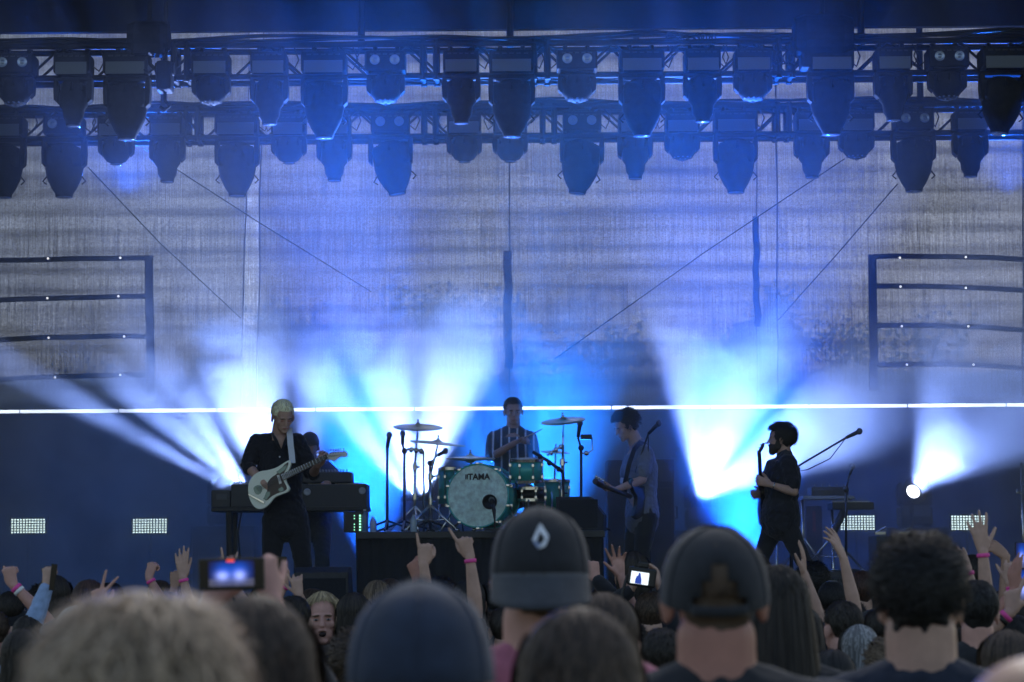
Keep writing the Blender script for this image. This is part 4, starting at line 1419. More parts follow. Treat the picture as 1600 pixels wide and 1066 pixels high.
# bits between the drum riser and the cabinets
root = empty('monitor_wedge', (at(917, 800, 21.3).x, 21.55, RZ), rz=-0.1, label='black wedge shaped floor speaker at the right end of the drum riser', cat='speaker')
def wedge_bm(w, d, h, cut):
    bm = bmesh.new()
    prism(bm, [(-d / 2, 0), (d / 2, 0), (d / 2, h), (-d / 2 + cut, h)], -w / 2, w / 2, 'x', bev=0.01)
    return bm
bm = bmesh.new()
prism(bm, [(-0.25, 0.0), (0.17, 0.0), (0.17, 0.14), (0.05, 0.30), (-0.25, 0.30)], -0.22, 0.22, 'y', bev=0.012)
lk('body', bm, M_CAB, root)
bx_part('grille', (-0.05, -0.226, 0.15), (0.34, 0.01, 0.25), M_GRILLE, root, 0.004)
p = at(503, 886, 18.75)
root = empty('monitor_wedge', (p.x, 18.95, FLOOR_Z), label='flat grey-black floor monitor at the front of the stage before the guitarist', cat='speaker')
hh = p.z - FLOOR_Z
bm = bmesh.new()
prism(bm, [(-0.28, 0.0), (0.28, 0.0), (0.28, hh * 0.5), (0.10, hh), (-0.20, hh), (-0.28, hh * 0.9)], -0.21, 0.21, 'x', bev=0.012)
lk('body', bm, mat('monitor_paint', (0.022, 0.024, 0.03), 0.6, noise_amt=0.2, scale=30), root)
bx_part('grille', (0, -0.284, hh * 0.45), (0.38, 0.01, hh * 0.7), M_GRILLE, root, 0.004)

# keyboard rig at the left
YK = 21.6
def pw(x0, x1, Y): return at(x1, 800, Y).x - at(x0, 800, Y).x
def pbox(name, x0, y0, x1, y1, Y, d, m, parent, org, bev=0.006):
    a, b = at(x0, y0, Y), at(x1, y1, Y)
    bm = bmesh.new()
    box(bm, Vector(((a.x + b.x) / 2, Y + d / 2, (a.z + b.z) / 2)) - org, (b.x - a.x, d, abs(a.z - b.z)), bev=bev)
    return lk(name, bm, m, parent)
M_SYN = mat('synth_casing', (0.016, 0.018, 0.024), 0.45, noise_amt=0.15, scale=10)
M_SYN2 = mat('synth_panel', (0.05, 0.055, 0.07), 0.4)
M_KNOB = mat('knob_grey', (0.30, 0.32, 0.36), 0.35)
M_KEYW = mat('key_white', (0.7, 0.7, 0.68), 0.35)
org = Vector((at(450, 796, YK).x, YK + 0.2, FLOOR_Z))
root = empty('keyboard_stand', org, label='long black table with legs carrying the keyboards behind the guitarist', cat='stand')
pbox('table_top', 330, 793, 574, 798, YK - 0.05, 0.6, M_BLACK, root, org)
for x in (358, 470, 560):
    for dy in (0.0, 0.45):
        a = at(x, 798, YK)
        bm = bmesh.new(); tube(bm, [(a.x - org.x, dy - 0.2, a.z - org.z), (a.x - org.x + 0.02, dy - 0.2, 0)], 0.03, 8)
        lk('leg', bm, M_BLACK, root)
def synth(x0, y0, x1, y1, Y, d, label, knobs=0, rings=(), keys=True, panel=None):
    o_ = Vector((at((x0 + x1) / 2, y1, Y).x, Y + d / 2, at((x0 + x1) / 2, y1, Y).z))
    r = empty('synthesizer', o_, label=label, cat='keyboard')
    pbox('casing', x0, y0, x1, y1, Y, d, M_SYN, r, o_, 0.01)
    if panel: pbox('panel', *panel, Y - 0.006, 0.01, M_SYN2, r, o_, 0.002)
    top = at(x0, y0, Y).z - o_.z
    if keys:
        bm = bmesh.new()
        w = pw(x0, x1, Y) * 0.88; n = max(8, int(w / 0.024))
        for i in range(n): box(bm, (-w / 2 + w * (i + 0.5) / n, 0.02, top + 0.008), (w / n * 0.9, 0.15, 0.014))
        lk('keys', bm, M_KEYW, r)
    if knobs:
        bm = bmesh.new()
        w = pw(x0, x1, Y) * 0.8
        for i in range(knobs): lathe(bm, [(0.010, 0), (0.009, 0.024), (0, 0.025)], 10, Matrix.Translation((-w / 2 + w * i / (knobs - 1), -d / 2 + 0.035, top)))
        lk('knobs', bm, M_KNOB, r, smooth=True)
    for (rx_, ry_) in rings:
        q = at(rx_, ry_, Y - 0.01) - o_
        bm = bmesh.new()
        lathe(bm, [(0.032, 0.0), (0.032, 0.012), (0.024, 0.016), (0.012, 0.008), (0, 0.008)], 20, Matrix.Translation(q) @ Matrix.Rotation(PI / 2, 4, 'X'))
        lk('dial', bm, M_KNOB, r, smooth=True)
    return r
synth(330, 766, 360, 793, YK, 0.45, 'small dark box synthesizer at the left end of the keyboard table', 0, (), False, (338, 772, 355, 781))
synth(361, 757, 398, 793, YK - 0.02, 0.5, 'taller dark synthesizer with a row of pale sliders, left of the white guitar', 9, (), False)
synth(400, 766, 470, 793, YK + 0.02, 0.45, 'dark synthesizer half hidden behind the guitarist', 0, (), True)
synth(472, 757, 573, 793, YK, 0.5, 'wide dark keyboard with two round dials, right of the guitarist', 0, ((480, 769), (566, 767)), True)
synth(473, 738, 549, 754, YK + 0.12, 0.36, 'dark upper keyboard stacked over the wide one, right of the guitarist', 14, (), False, (474, 740, 487, 743))
bm = bmesh.new()
pts = [at(378, 797, YK - 0.1), at(372, 830, YK - 0.2), at(375, 870, YK - 0.3), at(372, 905, YK - 0.35)]
tube(bm, pts, 0.008, 6)
tag(lk('power_cable', bm, M_CABLE), 'thin black cable hanging from the left end of the keyboard table', 'cable')

# rack unit with green lamps
p = at(554, 822, 21.3)
org = Vector((p.x, 21.5, RZ))
root = empty('rack_unit', org, label='small black rack unit with two columns of green lamps on the riser edge', cat='rack unit')
bx_part('casing', (0, 0, 0.09), (0.20, 0.3, 0.18), M_SYN, root)
for x_, k, w_ in [(0.045, k, 0.016) for k in range(6)] + [(-0.005, k, 0.009) for k in (0, 1, 2, 4, 5)]:
    bm = bmesh.new()
    box(bm, (x_, -0.153, 0.02 + 0.025 * k), (w_, 0.006, w_ * 0.9))
    lk('indicator_lamp', bm, mat('led_green', (0.3, 1, 0.6), emit=(0.35, 1, 0.62), estr=1.6), root)

def bottle(px, pybot, h, r, Y, label, col, z=None):
    p = at(px, pybot, Y)
    o_ = Vector((p.x, Y, z if z is not None else p.z))
    root = empty('bottle', o_, label=label, cat='bottle')
    bm = bmesh.new()
    lathe(bm, [(0.0, 0.0), (r * 0.9, 0.0), (r, 0.01), (r, h * 0.62), (r * 0.85, h * 0.74), (r * 0.42, h * 0.86), (r * 0.40, h * 0.93), (0, h * 0.93)], 18)
    lk('body', bm, mat('plastic_' + col, {'blue': (0.10, 0.18, 0.28), 'pale': (0.35, 0.45, 0.55)}[col], 0.15), root, smooth=True)
    bm = bmesh.new()
    lathe(bm, [(r * 0.46, h * 0.935), (r * 0.46, h), (0, h)], 14)
    lk('cap', bm, mat('bottle_cap', (0.6, 0.65, 0.7), 0.4), root, smooth=True)
bottle(570, 831, 0.20, 0.028, 21.35, 'blue-grey water bottle standing beside the green rack lamps', 'blue', RZ)
bottle(583, 831, 0.14, 0.030, 21.35, 'short pale bottle second from the green rack lamps', 'pale', RZ)
bottle(646, 831, 0.15, 0.030, 21.3, 'pale drink bottle on the riser in front of the cymbal stands', 'pale', RZ)

# keyboards at the right
YQ = 22.7
org = Vector((at(1300, 890, YQ).x, YQ + 0.1, RZ2))
root = empty('keyboard_stand', org, label='chrome legged keyboard stand behind the bearded man at the right', cat='stand')
def tripod(root, x, y, ztop, m, col_r=0.014, spread=0.26, zhub=0.33, legs=3, rot=0.4):
    bm = bmesh.new(); tube(bm, [(x, y, 0.02), (x, y, ztop)], col_r, 10); lk('column', bm, m, root, smooth=True)
    for k in range(legs):
        a = rot + k * 2 * PI / legs
        bm = bmesh.new()
        tube(bm, [(x, y, zhub), (x + spread * math.cos(a), y + spread * math.sin(a), 0.015)], 0.011, 8)
        tube(bm, [(x, y, zhub * 0.4), (x + spread * 0.55 * math.cos(a), y + spread * 0.55 * math.sin(a), zhub * 0.46)], 0.007, 6)
        ell(bm, (x + spread * math.cos(a), y + spread * math.sin(a), 0.016), (0.022, 0.022, 0.014), None, 8)
        lk('leg', bm, m, root, smooth=True)
xs_ = at(1300, 800, YQ).x - org.x
zt_ = at(1300, 795, YQ).z - RZ2
tripod(root, xs_, -0.1, zt_, M_CHROME, spread=0.32)
xs_ = at(1258, 800, YQ).x - org.x
tripod(root, xs_, 0.12, at(1258, 777, YQ).z - RZ2, M_CHROME, spread=0.24)
pbox('tray', 1254, 775, 1336, 780, YQ - 0.1, 0.4, mat('tray_pale', (0.25, 0.28, 0.32), 0.4), root, org)
bm = bmesh.new()
a, b = at(1320, 796, YQ - 0.12) - org, at(1303, 830, YQ - 0.12) - org
tube(bm, [a, b, b + Vector((-0.02, 0, -0.1))], 0.035, 8)
lk('support_arm', bm, M_BLACK, root, smooth=True)
synth(1268, 761, 1326, 775, YQ - 0.08, 0.34, 'small dark sampler on the pale tray behind the bearded man', 5, (), False, (1271, 764, 1300, 767))
synth(1300, 785, 1366, 796, YQ - 0.15, 0.34, 'thin dark keyboard below the sampler at the right', 0, (), True)
for x, lab in ((1268, 'left'), (1285, 'right')):
    pass
bm = bmesh.new()
q = at(1255, 800, 23.4)
tube(bm, [(q.x, 23.4, FLOOR_Z), (q.x, 23.4, q.z + 0.1)], 0.016, 8)
tag(lk('thin_pole', bm, M_CHROME, smooth=True), 'thin chrome pole standing right behind the bearded man\'s back', 'pole')
q = at(1270, 815, 23.8)
o_ = Vector((q.x, 23.8, FLOOR_Z))
root = empty('speaker_box', o_, label='dark box with a reddish upright label low behind the keyboards at the right', cat='box')
bx_part('body', (0, 0, (q.z - FLOOR_Z + 0.15) / 2), (0.16, 0.2, q.z - FLOOR_Z + 0.15), M_CAB, root)
bx_part('stripe', (0, -0.103, q.z - FLOOR_Z), (0.03, 0.006, 0.2), mat('dark_red', (0.25, 0.02, 0.03), 0.5), root, 0.001)
# loose bright fittings on the rear riser
for i, (px, py, ang, lab) in enumerate(((1373, 833, 0.6, 'slanting small metal clamp lying on the low black block right of the keyboards'), (1410, 832, 0.0, 'small pale fitting on the low black block, left of the curly dark head'))):
    p = at(px, py, 23.3)
    zt = p.z
    if i == 0:
        a, b = at(1360, 838, 23.4), at(1470, 838, 23.4)
        blk = empty('equipment_case', ((a.x + b.x) / 2, 23.3, FLOOR_Z), label='long low black case at the rear right carrying small metal fittings', cat='case')
        bx_part('body', (0, 0, (a.z - FLOOR_Z) / 2), (b.x - a.x, 0.5, a.z - FLOOR_Z), MATS['case_ply'], blk, 0.01)
        zc = a.z
    bm = bmesh.new()
    Mx = Matrix.Translation((p.x, 23.2, zc + 0.025)) @ Matrix.Rotation(-ang * 0.3, 4, 'Y')
    box(bm, Mx @ Vector((0, 0, 0.0)), (0.11, 0.03, 0.035), bev=0.006)
    tube(bm, [Mx @ Vector((-0.05, 0, 0.01)), Mx @ Vector((0.06, 0, 0.05))], 0.012, 8)
    tag(lk('metal_clamp', bm, M_CHROME), lab, 'clamp')

# ================================================================ DRUM KIT
M_TEAL = mat('teal_shell', (0.05, 0.42, 0.38), 0.22, 0.1)
M_HEADK = mat('drum_head_mottled', (0.62, 0.82, 0.76), 0.55, noise_amt=0.28, scale=22)
M_HEADW = mat('drum_head_white', (0.6, 0.65, 0.65), 0.5)
M_BRONZE = mat('cymbal_bronze', (0.62, 0.52, 0.30), 0.28, 0.9, noise_amt=0.1, scale=30)
kx = at(747, 773, 21.35)
KR = 0.283
kc = Vector((kx.x, 21.35, RZ + KR + 0.03))
root = empty('bass_drum', (kc.x, 21.6, RZ), label='big teal bass drum with a mottled pale head bearing black lettering', cat='drum')
KYAW = -0.22
KM = Matrix.Translation(kc - Vector(root.location)) @ Matrix.Rotation(KYAW, 4, 'Z') @ Matrix.Rotation(PI / 2, 4, 'X')   # local +Z faces the crowd
bm = bmesh.new()
lathe(bm, [(KR * 0.97, 0.0), (KR * 0.97, -0.45)], 48, KM)
lk('shell', bm, M_TEAL, root, smooth=True)
bm = bmesh.new()
lathe(bm, [(KR * 0.955, 0.012), (KR * 0.5, 0.014), (0, 0.015)], 48, KM, close=False)
hd = lk('drum_head', bm, M_HEADK, root, smooth=True)
for z0 in (0.0, -0.45):
    bm = bmesh.new()
    lathe(bm, [(KR * 0.955, z0 - 0.01), (KR * 1.0, z0 - 0.018), (KR * 1.01, z0 + 0.012), (KR * 0.985, z0 + 0.022), (KR * 0.955, z0 + 0.018)], 48, KM, close=False)
    lk('hoop', bm, M_TEAL, root, smooth=True)
for k in range(10):
    a = 2 * PI * (k + 0.5) / 10
    bm = bmesh.new()
    c = lambda r, z: KM @ Vector((r * math.cos(a), r * math.sin(a), z))
    tube(bm, [c(KR * 1.03, 0.015), c(KR * 1.03, -0.10)], 0.006, 6)
    box(bm, c(KR * 1.0, -0.13), (0.025, 0.05, 0.03), bev=0.005)
    box(bm, c(KR * 1.01, 0.018), (0.03, 0.016, 0.02), bev=0.004)
    lk('tension_rod', bm, M_CHROME, root, smooth=False)
for s in (-1, 1):
    bm = bmesh.new()
    tube(bm, [KM @ Vector((s * KR * 0.9, -0.10, -0.15)), KM @ Vector((s * KR * 1.22, -KR - 0.02, -0.02))], 0.009, 8)
    lk('spur', bm, M_CHROME, root, smooth=True)
# port hole ring and lettering
bm = bmesh.new()
pm = KM @ Matrix.Translation((0.108, -0.055, 0.017))
lathe(bm, [(0.067, 0.0), (0.065, 0.006), (0.056, 0.006), (0.054, -0.004), (0.0, -0.006)], 32, pm)
lk('port_ring', bm, mat('port_black', (0.008, 0.009, 0.01), 0.6), hd, smooth=True)
def lettering(text, size, M, m, parent, name='lettering', bold=0.0, shear=0.0, xs=1.0, ext=0.001):
    cu = bpy.data.curves.new(name, 'FONT')
    cu.body = text; cu.size = size; cu.align_x = 'CENTER'; cu.align_y = 'CENTER'; cu.extrude = ext; cu.offset = bold; cu.shear = shear; cu.resolution_u = 3
    t_ = bpy.data.objects.new(name, cu); COL.objects.link(t_)
    dg = bpy.context.evaluated_depsgraph_get(); dg.update()
    me = bpy.data.meshes.new_from_object(t_.evaluated_get(dg))
    bpy.data.objects.remove(t_); bpy.data.curves.remove(cu)
    me.transform(M @ Matrix.Diagonal((xs, 1, 1, 1)))
    me.materials.clear(); me.materials.append(m)
    o = bpy.data.objects.new(name, me); COL.objects.link(o); o.parent = parent
    return o
M_INK = mat('ink_black', (0.01, 0.01, 0.012), 0.5)
lettering('TAMA', 0.074, KM @ Matrix.Translation((0.012, 0.165, 0.0185)), M_INK, hd, bold=0.0022, xs=0.98)
# the small two-bar mark before the word
bm = bmesh.new()
for dx in (-0.112, -0.098):
    prism(bm, [(dx, 0.145), (dx + 0.008, 0.145), (dx + 0.012, 0.190), (dx + 0.004, 0.190)], 0.0175, 0.0195, 'z')
bmesh.ops.transform(bm, matrix=KM, verts=bm.verts)
lk('lettering', bm, M_INK, hd)
# kick microphone
mp_ = at(769, 783, 21.05)
root = empty('microphone', (mp_.x, 21.0, RZ), label='black microphone poking into the bass drum port on a short stand', cat='microphone')
o_ = Vector(root.location)
bm = bmesh.new()
a = Vector((mp_.x, 21.05, mp_.z)) - o_; b = Vector((at(768, 781, 21.25).x, 21.25, at(768, 781, 21.25).z)) - o_
tube(bm, [a + Vector((0.0, -0.02, -0.01)), b], [0.020, 0.026], 14)
lk('capsule', bm, M_BLACK, root, smooth=True)
bm = bmesh.new()
c = at(773, 812, 21.0) - o_
tube(bm, [a, a.lerp(c, 0.5) + Vector((0.005, 0, 0)), c], [0.013, 0.018, 0.008], 8)
tube(bm, [c, (c.x, c.y, 0.01)], 0.008, 8)
lathe(bm, [(0.09, 0.0), (0.09, 0.014), (0.01, 0.02)], 20, Matrix.Translation((c.x, c.y, 0)))
lk('stand', bm, M_BLACK, root)

def drum(px, py0, py1, wpx, Y, tilt, label, lower=None, legs=False):
    a, b = at(px, py0, Y), at(px, py1, Y)
    r = wpx / (F / Y) / 2; h = a.z - b.z
    root = empty('drum', (a.x, Y, RZ), label=label, cat='drum')
    z0, z1 = b.z - RZ, a.z - RZ
    T = Matrix.Translation((0, 0, (z0 + z1) / 2)) @ Matrix.Rotation(tilt, 4, 'X') @ Matrix.Translation((0, 0, -(z0 + z1) / 2))
    bm = bmesh.new(); lathe(bm, [(r * 0.95, z0 + 0.01), (r * 0.95, z1 - 0.01)], 36, T)
    lk('shell', bm, M_TEAL, root, smooth=True)
    for z in (z0, z1):
        bm = bmesh.new(); lathe(bm, [(r * 0.95, z - 0.012), (r * 1.0, z - 0.012), (r * 1.0, z + 0.014), (r * 0.95, z + 0.014)], 36, T, close=False)
        lk('hoop', bm, M_CHROME, root, smooth=False)
    bm = bmesh.new(); lathe(bm, [(r * 0.95, z1 + 0.004), (0, z1 + 0.006)], 36, T, close=False); lathe(bm, [(0, z0 - 0.005), (r * 0.95, z0 - 0.004)], 36, T, close=False)
    lk('drum_head', bm, M_HEADW, root)
    for k in range(8):
        an = 2 * PI * (k + 0.5) / 8
        bm = bmesh.new()
        x, y = r * 1.02 * math.cos(an), r * 1.02 * math.sin(an)
        tube(bm, [T @ Vector((x, y, z0 - 0.005)), T @ Vector((x, y, z1 + 0.01))], 0.004, 6)
        for z in (z0 + h * 0.22, z1 - h * 0.22): box(bm, T @ Vector((x * 0.985, y * 0.985, z)), (0.022, 0.022, 0.03), bev=0.004)
        lk('tension_rod', bm, M_CHROME, root)
    if legs:
        for k in range(3):
            an = 0.5 + k * 2.1
            bm = bmesh.new()
            tube(bm, [(r * 1.06 * math.cos(an), r * 1.06 * math.sin(an), z1 - 0.1), (r * 1.06 * math.cos(an), r * 1.06 * math.sin(an), 0.12), (r * 1.2 * math.cos(an), r * 1.2 * math.sin(an), 0.01)], 0.008, 8)
            lk('leg', bm, M_CHROME, root, smooth=True)
    else:
        bm = bmesh.new()
        tube(bm, [(0, r * 1.1, z1 - 0.06), (0, r * 1.3, z0), (0, r * 1.3, 0.0)], 0.014, 8)
        lk('mounting_post', bm, M_CHROME, root, smooth=True)
    return root
drum(822, 719, 752, 54, 21.45, 0.10, 'small teal tom drum with chrome hoops right of the bass drum')
drum(703, 733, 790, 38, 22.0, 0.0, 'teal floor tom half hidden behind the left side of the bass drum', legs=True)
drum(862, 752, 800, 58, 22.0, 0.0, 'dim floor tom standing in the shade right of the small tom', legs=True)
o = drum(826, 764, 782, 56, 21.75, 0.0, 'shallow snare drum in the dark under the small teal tom', legs=True)
for ch in o.children:
    if ch.name.startswith('shell'): ch.data = ch.data.copy(); ch.data.materials.clear(); ch.data.materials.append(M_BLACK)
# throne
q = at(803, 768, 22.4)
root = empty('drum_stool', (q.x, 22.45, RZ), label='round black stool under the seated drummer', cat='stool')
bm = bmesh.new(); lathe(bm, [(0.0, 0.30), (0.16, 0.30), (0.18, 0.33), (0.17, 0.38), (0, 0.39)], 28); lk('seat', bm, M_BLACK, root, smooth=True)
tripod(root, 0, 0, 0.31, M_CHROME, zhub=0.2, spread=0.22)

def cymbal(px, py, wpx, Y, tilt, roll, label, standx=None, base=True, mat_=None, two=False):
    """cymbal on its stand; px, py its centre"""
    c = at(px, py, Y)
    r = wpx / (F / Y) / 2
    sx = at(standx if standx is not None else px, py, Y).x
    root = empty('cymbal', (sx, Y, RZ), label=label, cat='cymbal')
    o_ = Vector(root.location)
    T = Matrix.Translation(c - o_) @ Matrix.Rotation(roll, 4, 'Y') @ Matrix.Rotation(tilt, 4, 'X')
    bm = bmesh.new()
    prof = [(0.006, 0.030), (0.02, 0.028), (r * 0.16, 0.020), (r * 0.20, 0.010), (r * 0.6, 0.003), (r, -0.006), (r, -0.008), (r * 0.6, 0.001), (r * 0.2, 0.007), (0.006, 0.026)]
    lathe(bm, prof, 48, T, close=False)
    lk('cymbal_plate', bm, mat_ or M_BRONZE, root, smooth=True)
    if two:
        bm = bmesh.new()
        lathe(bm, [(q, -z - 0.02) for q, z in prof], 48, T, close=False)
        lk('cymbal_plate', bm, mat_ or M_BRONZE, root, smooth=True)
    bm = bmesh.new()
    cc = c - o_
    top = T @ Vector((0, 0, 0.07))
    tube(bm, [top, T @ Vector((0, 0, -0.03))], 0.005, 6)
    ell(bm, T @ Vector((0, 0, 0.036)), (0.016, 0.016, 0.012), None, 10)
    ell(bm, T @ Vector((0, 0, 0.0)), (0.018, 0.018, 0.010), None, 10)
    ell(bm, T @ Vector((0, 0, 0.062)), (0.010, 0.010, 0.010), None, 8)
    lk('wing_nut', bm, M_CHROME, root, smooth=True)
    z1 = cc.z * 0.62
    bm = bmesh.new()
    tube(bm, [T @ Vector((0, 0, -0.02)), (0, 0, z1)], 0.009, 8)
    lk('boom', bm, M_CHROME, root, smooth=True)
    bm = bmesh.new()
    for z in (z1, z1 * 0.55):
        lathe(bm, [(0.016, z - 0.03), (0.022, z - 0.028), (0.022, z + 0.028), (0.016, z + 0.03)], 12)
        tube(bm, [(0.0, 0, z), (0.045, -0.01, z)], 0.008, 6)
    lk('clutch', bm, M_CHROME, root)
    tripod(root, 0, 0, z1, M_CHROME, 0.013, 0.26, 0.24, rot=0.3 + px * 0.1)
    return root
cymbal(653, 667, 78, 21.9, 0.20, 0.03, 'glaring brightly lit cymbal over the drum kit, highest on the left', 648)
cymbal(684, 692, 88, 21.5, 0.10, 0.10, 'wide dark cymbal tilted to the right under the glaring one', 672)
cymbal(735, 715, 78, 21.7, 0.08, 0.01, 'thin dark pair of cymbals just above the bass drum', 742, two=True)
cymbal(880, 657, 70, 21.6, 0.22, -0.09, 'pale cymbal high on the right of the drummer', 878)
cymbal(868, 706, 46, 21.9, 0.12, 0.06, 'small dark cymbal below the pale one right of the drummer', 866)
# clamp bars, percussion block and drum microphones
def mic_stand(bx, by, Y, pts, label, m=M_BLACK, zb=None, chrome=False, base='tripod', head_r=0.027, cable=False):
    """pts: pixel path of the column and boom, from the base up to the microphone"""
    zb = RZ if zb is None else zb
    p0 = at(bx, by, Y)
    root = empty('microphone_stand', (p0.x, Y, zb), label=label, cat='microphone')
    o_ = Vector(root.location)
    P = [at(x, y, Y + (dy if True else 0)) - o_ for x, y, dy in pts]
    bm = bmesh.new()
    tube(bm, [(0, 0, 0.02), P[0]], 0.012, 8)
    lk('column', bm, m, root, smooth=True)
    if len(P) > 2:
        bm = bmesh.new(); tube(bm, P[:-1], 0.009, 8); ell(bm, P[0], (0.028, 0.028, 0.028), None, 10)
        lk('boom', bm, m, root, smooth=True)
    a, b = P[-2], P[-1]
    d = (b - a).normalized()
    bm = bmesh.new()
    tube(bm, [a, a.lerp(b, 0.7), b], [0.014, 0.018, 0.020], 12)
    mic = lk('microphone', bm, M_BLACK, root, smooth=True)
    bm = bmesh.new()
    ell(bm, b + d * 0.012, (head_r, head_r, head_r * 1.15), None, 14)
    lk('grille', bm, mat('mic_grille', (0.10, 0.10, 0.11), 0.5, 0.7), mic, smooth=True)
    if base == 'tripod':
        for k in range(3):
            an = 0.5 + k * 2 * PI / 3
            bm = bmesh.new(); tube(bm, [(0, 0, 0.10), (0.30 * math.cos(an), 0.30 * math.sin(an), 0.012)], 0.010, 8); lk('leg', bm, m, root)
    else:
        bm = bmesh.new(); lathe(bm, [(0.13, 0), (0.13, 0.015), (0.02, 0.03)], 24); lk('base_plate', bm, m, root, smooth=True)
    if cable:
        bm = bmesh.new()
        c0 = P[-2]
        tube(bm, [c0, c0.lerp(P[0], 0.3) + Vector((0, -0.02, -0.10)), c0.lerp(P[0], 0.7) + Vector((0, -0.02, -0.08)), P[0] + Vector((0, -0.02, -0.02)), Vector((0.02, -0.02, 0.05))], 0.005, 6)
        lk('cable', bm, M_CABLE, root)
    return root
mic_stand(605, 830, 21.4, [(605, 700, 0), (608, 682, 0)], 'slim straight microphone stand at the left of the drum kit')
mic_stand(632, 830, 21.6, [(632, 705, 0), (629, 695, 0), (629, 680, 0)], 'small upright microphone beside the glaring cymbal, second from the left of the kit')
mic_stand(672, 826, 21.8, [(672, 724, 0), (683, 712, 0), (694, 706, 0)], 'little slanting microphone between the dark cymbal and the bass drum')
mic_stand(908, 830, 21.6, [(908, 700, 0), (903, 684, 0), (906, 664, 0)], 'upright microphone right of the pale cymbal')
def clampbar(x0, y0, x1, y1, Y, label, r=0.012):
    a, b = at(x0, y0, Y), at(x1, y1, Y)
    bm = bmesh.new()
    tube(bm, [a, a.lerp(b, 0.5) + Vector((0, 0, 0.01)), b], r, 8)
    for t_ in (0.25, 0.55, 0.85): ell(bm, a.lerp(b, t_), (0.022, 0.022, 0.026), None, 8)
    tube(bm, [b, (b.x, b.y, RZ)], r * 0.8, 8)
    tag(lk('clamp_bar', bm, M_CHROME if r < 0.013 else M_BLACK, smooth=True), label, 'stand')
clampbar(832, 706, 880, 738, 21.5, 'thick dark holder arm slanting from the small tom to the right', 0.015)
clampbar(636, 702, 662, 706, 21.55, 'short chrome bar with clamps under the glaring cymbal')
clampbar(855, 712, 880, 696, 21.75, 'short chrome bar slanting up toward the pale cymbal\'s stand')
p = at(916, 683, 21.55)
root = empty('percussion_block', (p.x, 21.55, p.z - 0.025), label='small dark percussion block clamped to a stand right of the pale cymbal', cat='percussion')
bx_part('block', (0, 0, 0.025), (0.10, 0.07, 0.045), M_BLACK, root, 0.008)
bm = bmesh.new()
tube(bm, [(0.05, 0, 0.02), (0.055, 0, -0.09), (0.01, 0, -0.12), (-0.04, 0, -0.12)], 0.006, 8)
ell(bm, (0.0, 0, -0.12), (0.025, 0.025, 0.022), None, 10)
lk('clamp', bm, M_CHROME, root, smooth=True)

# vocal microphones
mic_stand(1015, 968, 21.9, [(1012, 745, 0), (993, 738, -0.1), (1013, 678, -0.15), (1028, 663, -0.18)], 'black boom microphone stand in front of the bass player', zb=FLOOR_Z, cable=True)
mic_stand(1236, 960, 21.3, [(1236, 735, 0), (1258, 722, 0), (1322, 684, 0), (1341, 675, 0)], 'long boom microphone reaching right from behind the bearded man', zb=FLOOR_Z, cable=True)
mic_stand(1322, 885, 22.4, [(1322, 765, 0), (1327, 742, 0), (1331, 731, 0)], 'small microphone rising behind the sampler at the right', zb=RZ2, base='plate')
mic_stand(1213, 890, 22.2, [(1213, 840, 0), (1212, 834, 0)], 'very low chrome microphone stand seen between the bearded man\'s legs', m=M_CHROME, zb=RZ2 - 0.42 if RZ2 > FLOOR_Z + 0.42 else FLOOR_Z)
# chrome edge of something at the far right
p = at(1597, 770, 22.5)
bm = bmesh.new()
tube(bm, [(p.x, 22.5, FLOOR_Z), (p.x, 22.5, p.z + 0.28)], 0.014, 8)
tube(bm, [(p.x, 22.5, p.z), (p.x - 0.05, 22.5, p.z), (p.x - 0.05, 22.5, p.z + 0.03)], 0.012, 8)
tag(lk('chrome_stand', bm, M_CHROME, smooth=True), 'chrome stand pole with a small hook at the far right edge of the stage', 'stand')

# ================================================================ THE BAND
cloth('black_shirt', (0.010, 0.010, 0.016)); cloth('black_trousers', (0.010, 0.010, 0.014)); cloth('grey_tee', (0.17, 0.19, 0.25), 0.1)
cloth('striped', (0.02, 0.06, 0.09)); cloth('dark_blue', (0.012, 0.03, 0.07)); cloth('navy_trousers', (0.015, 0.017, 0.024))

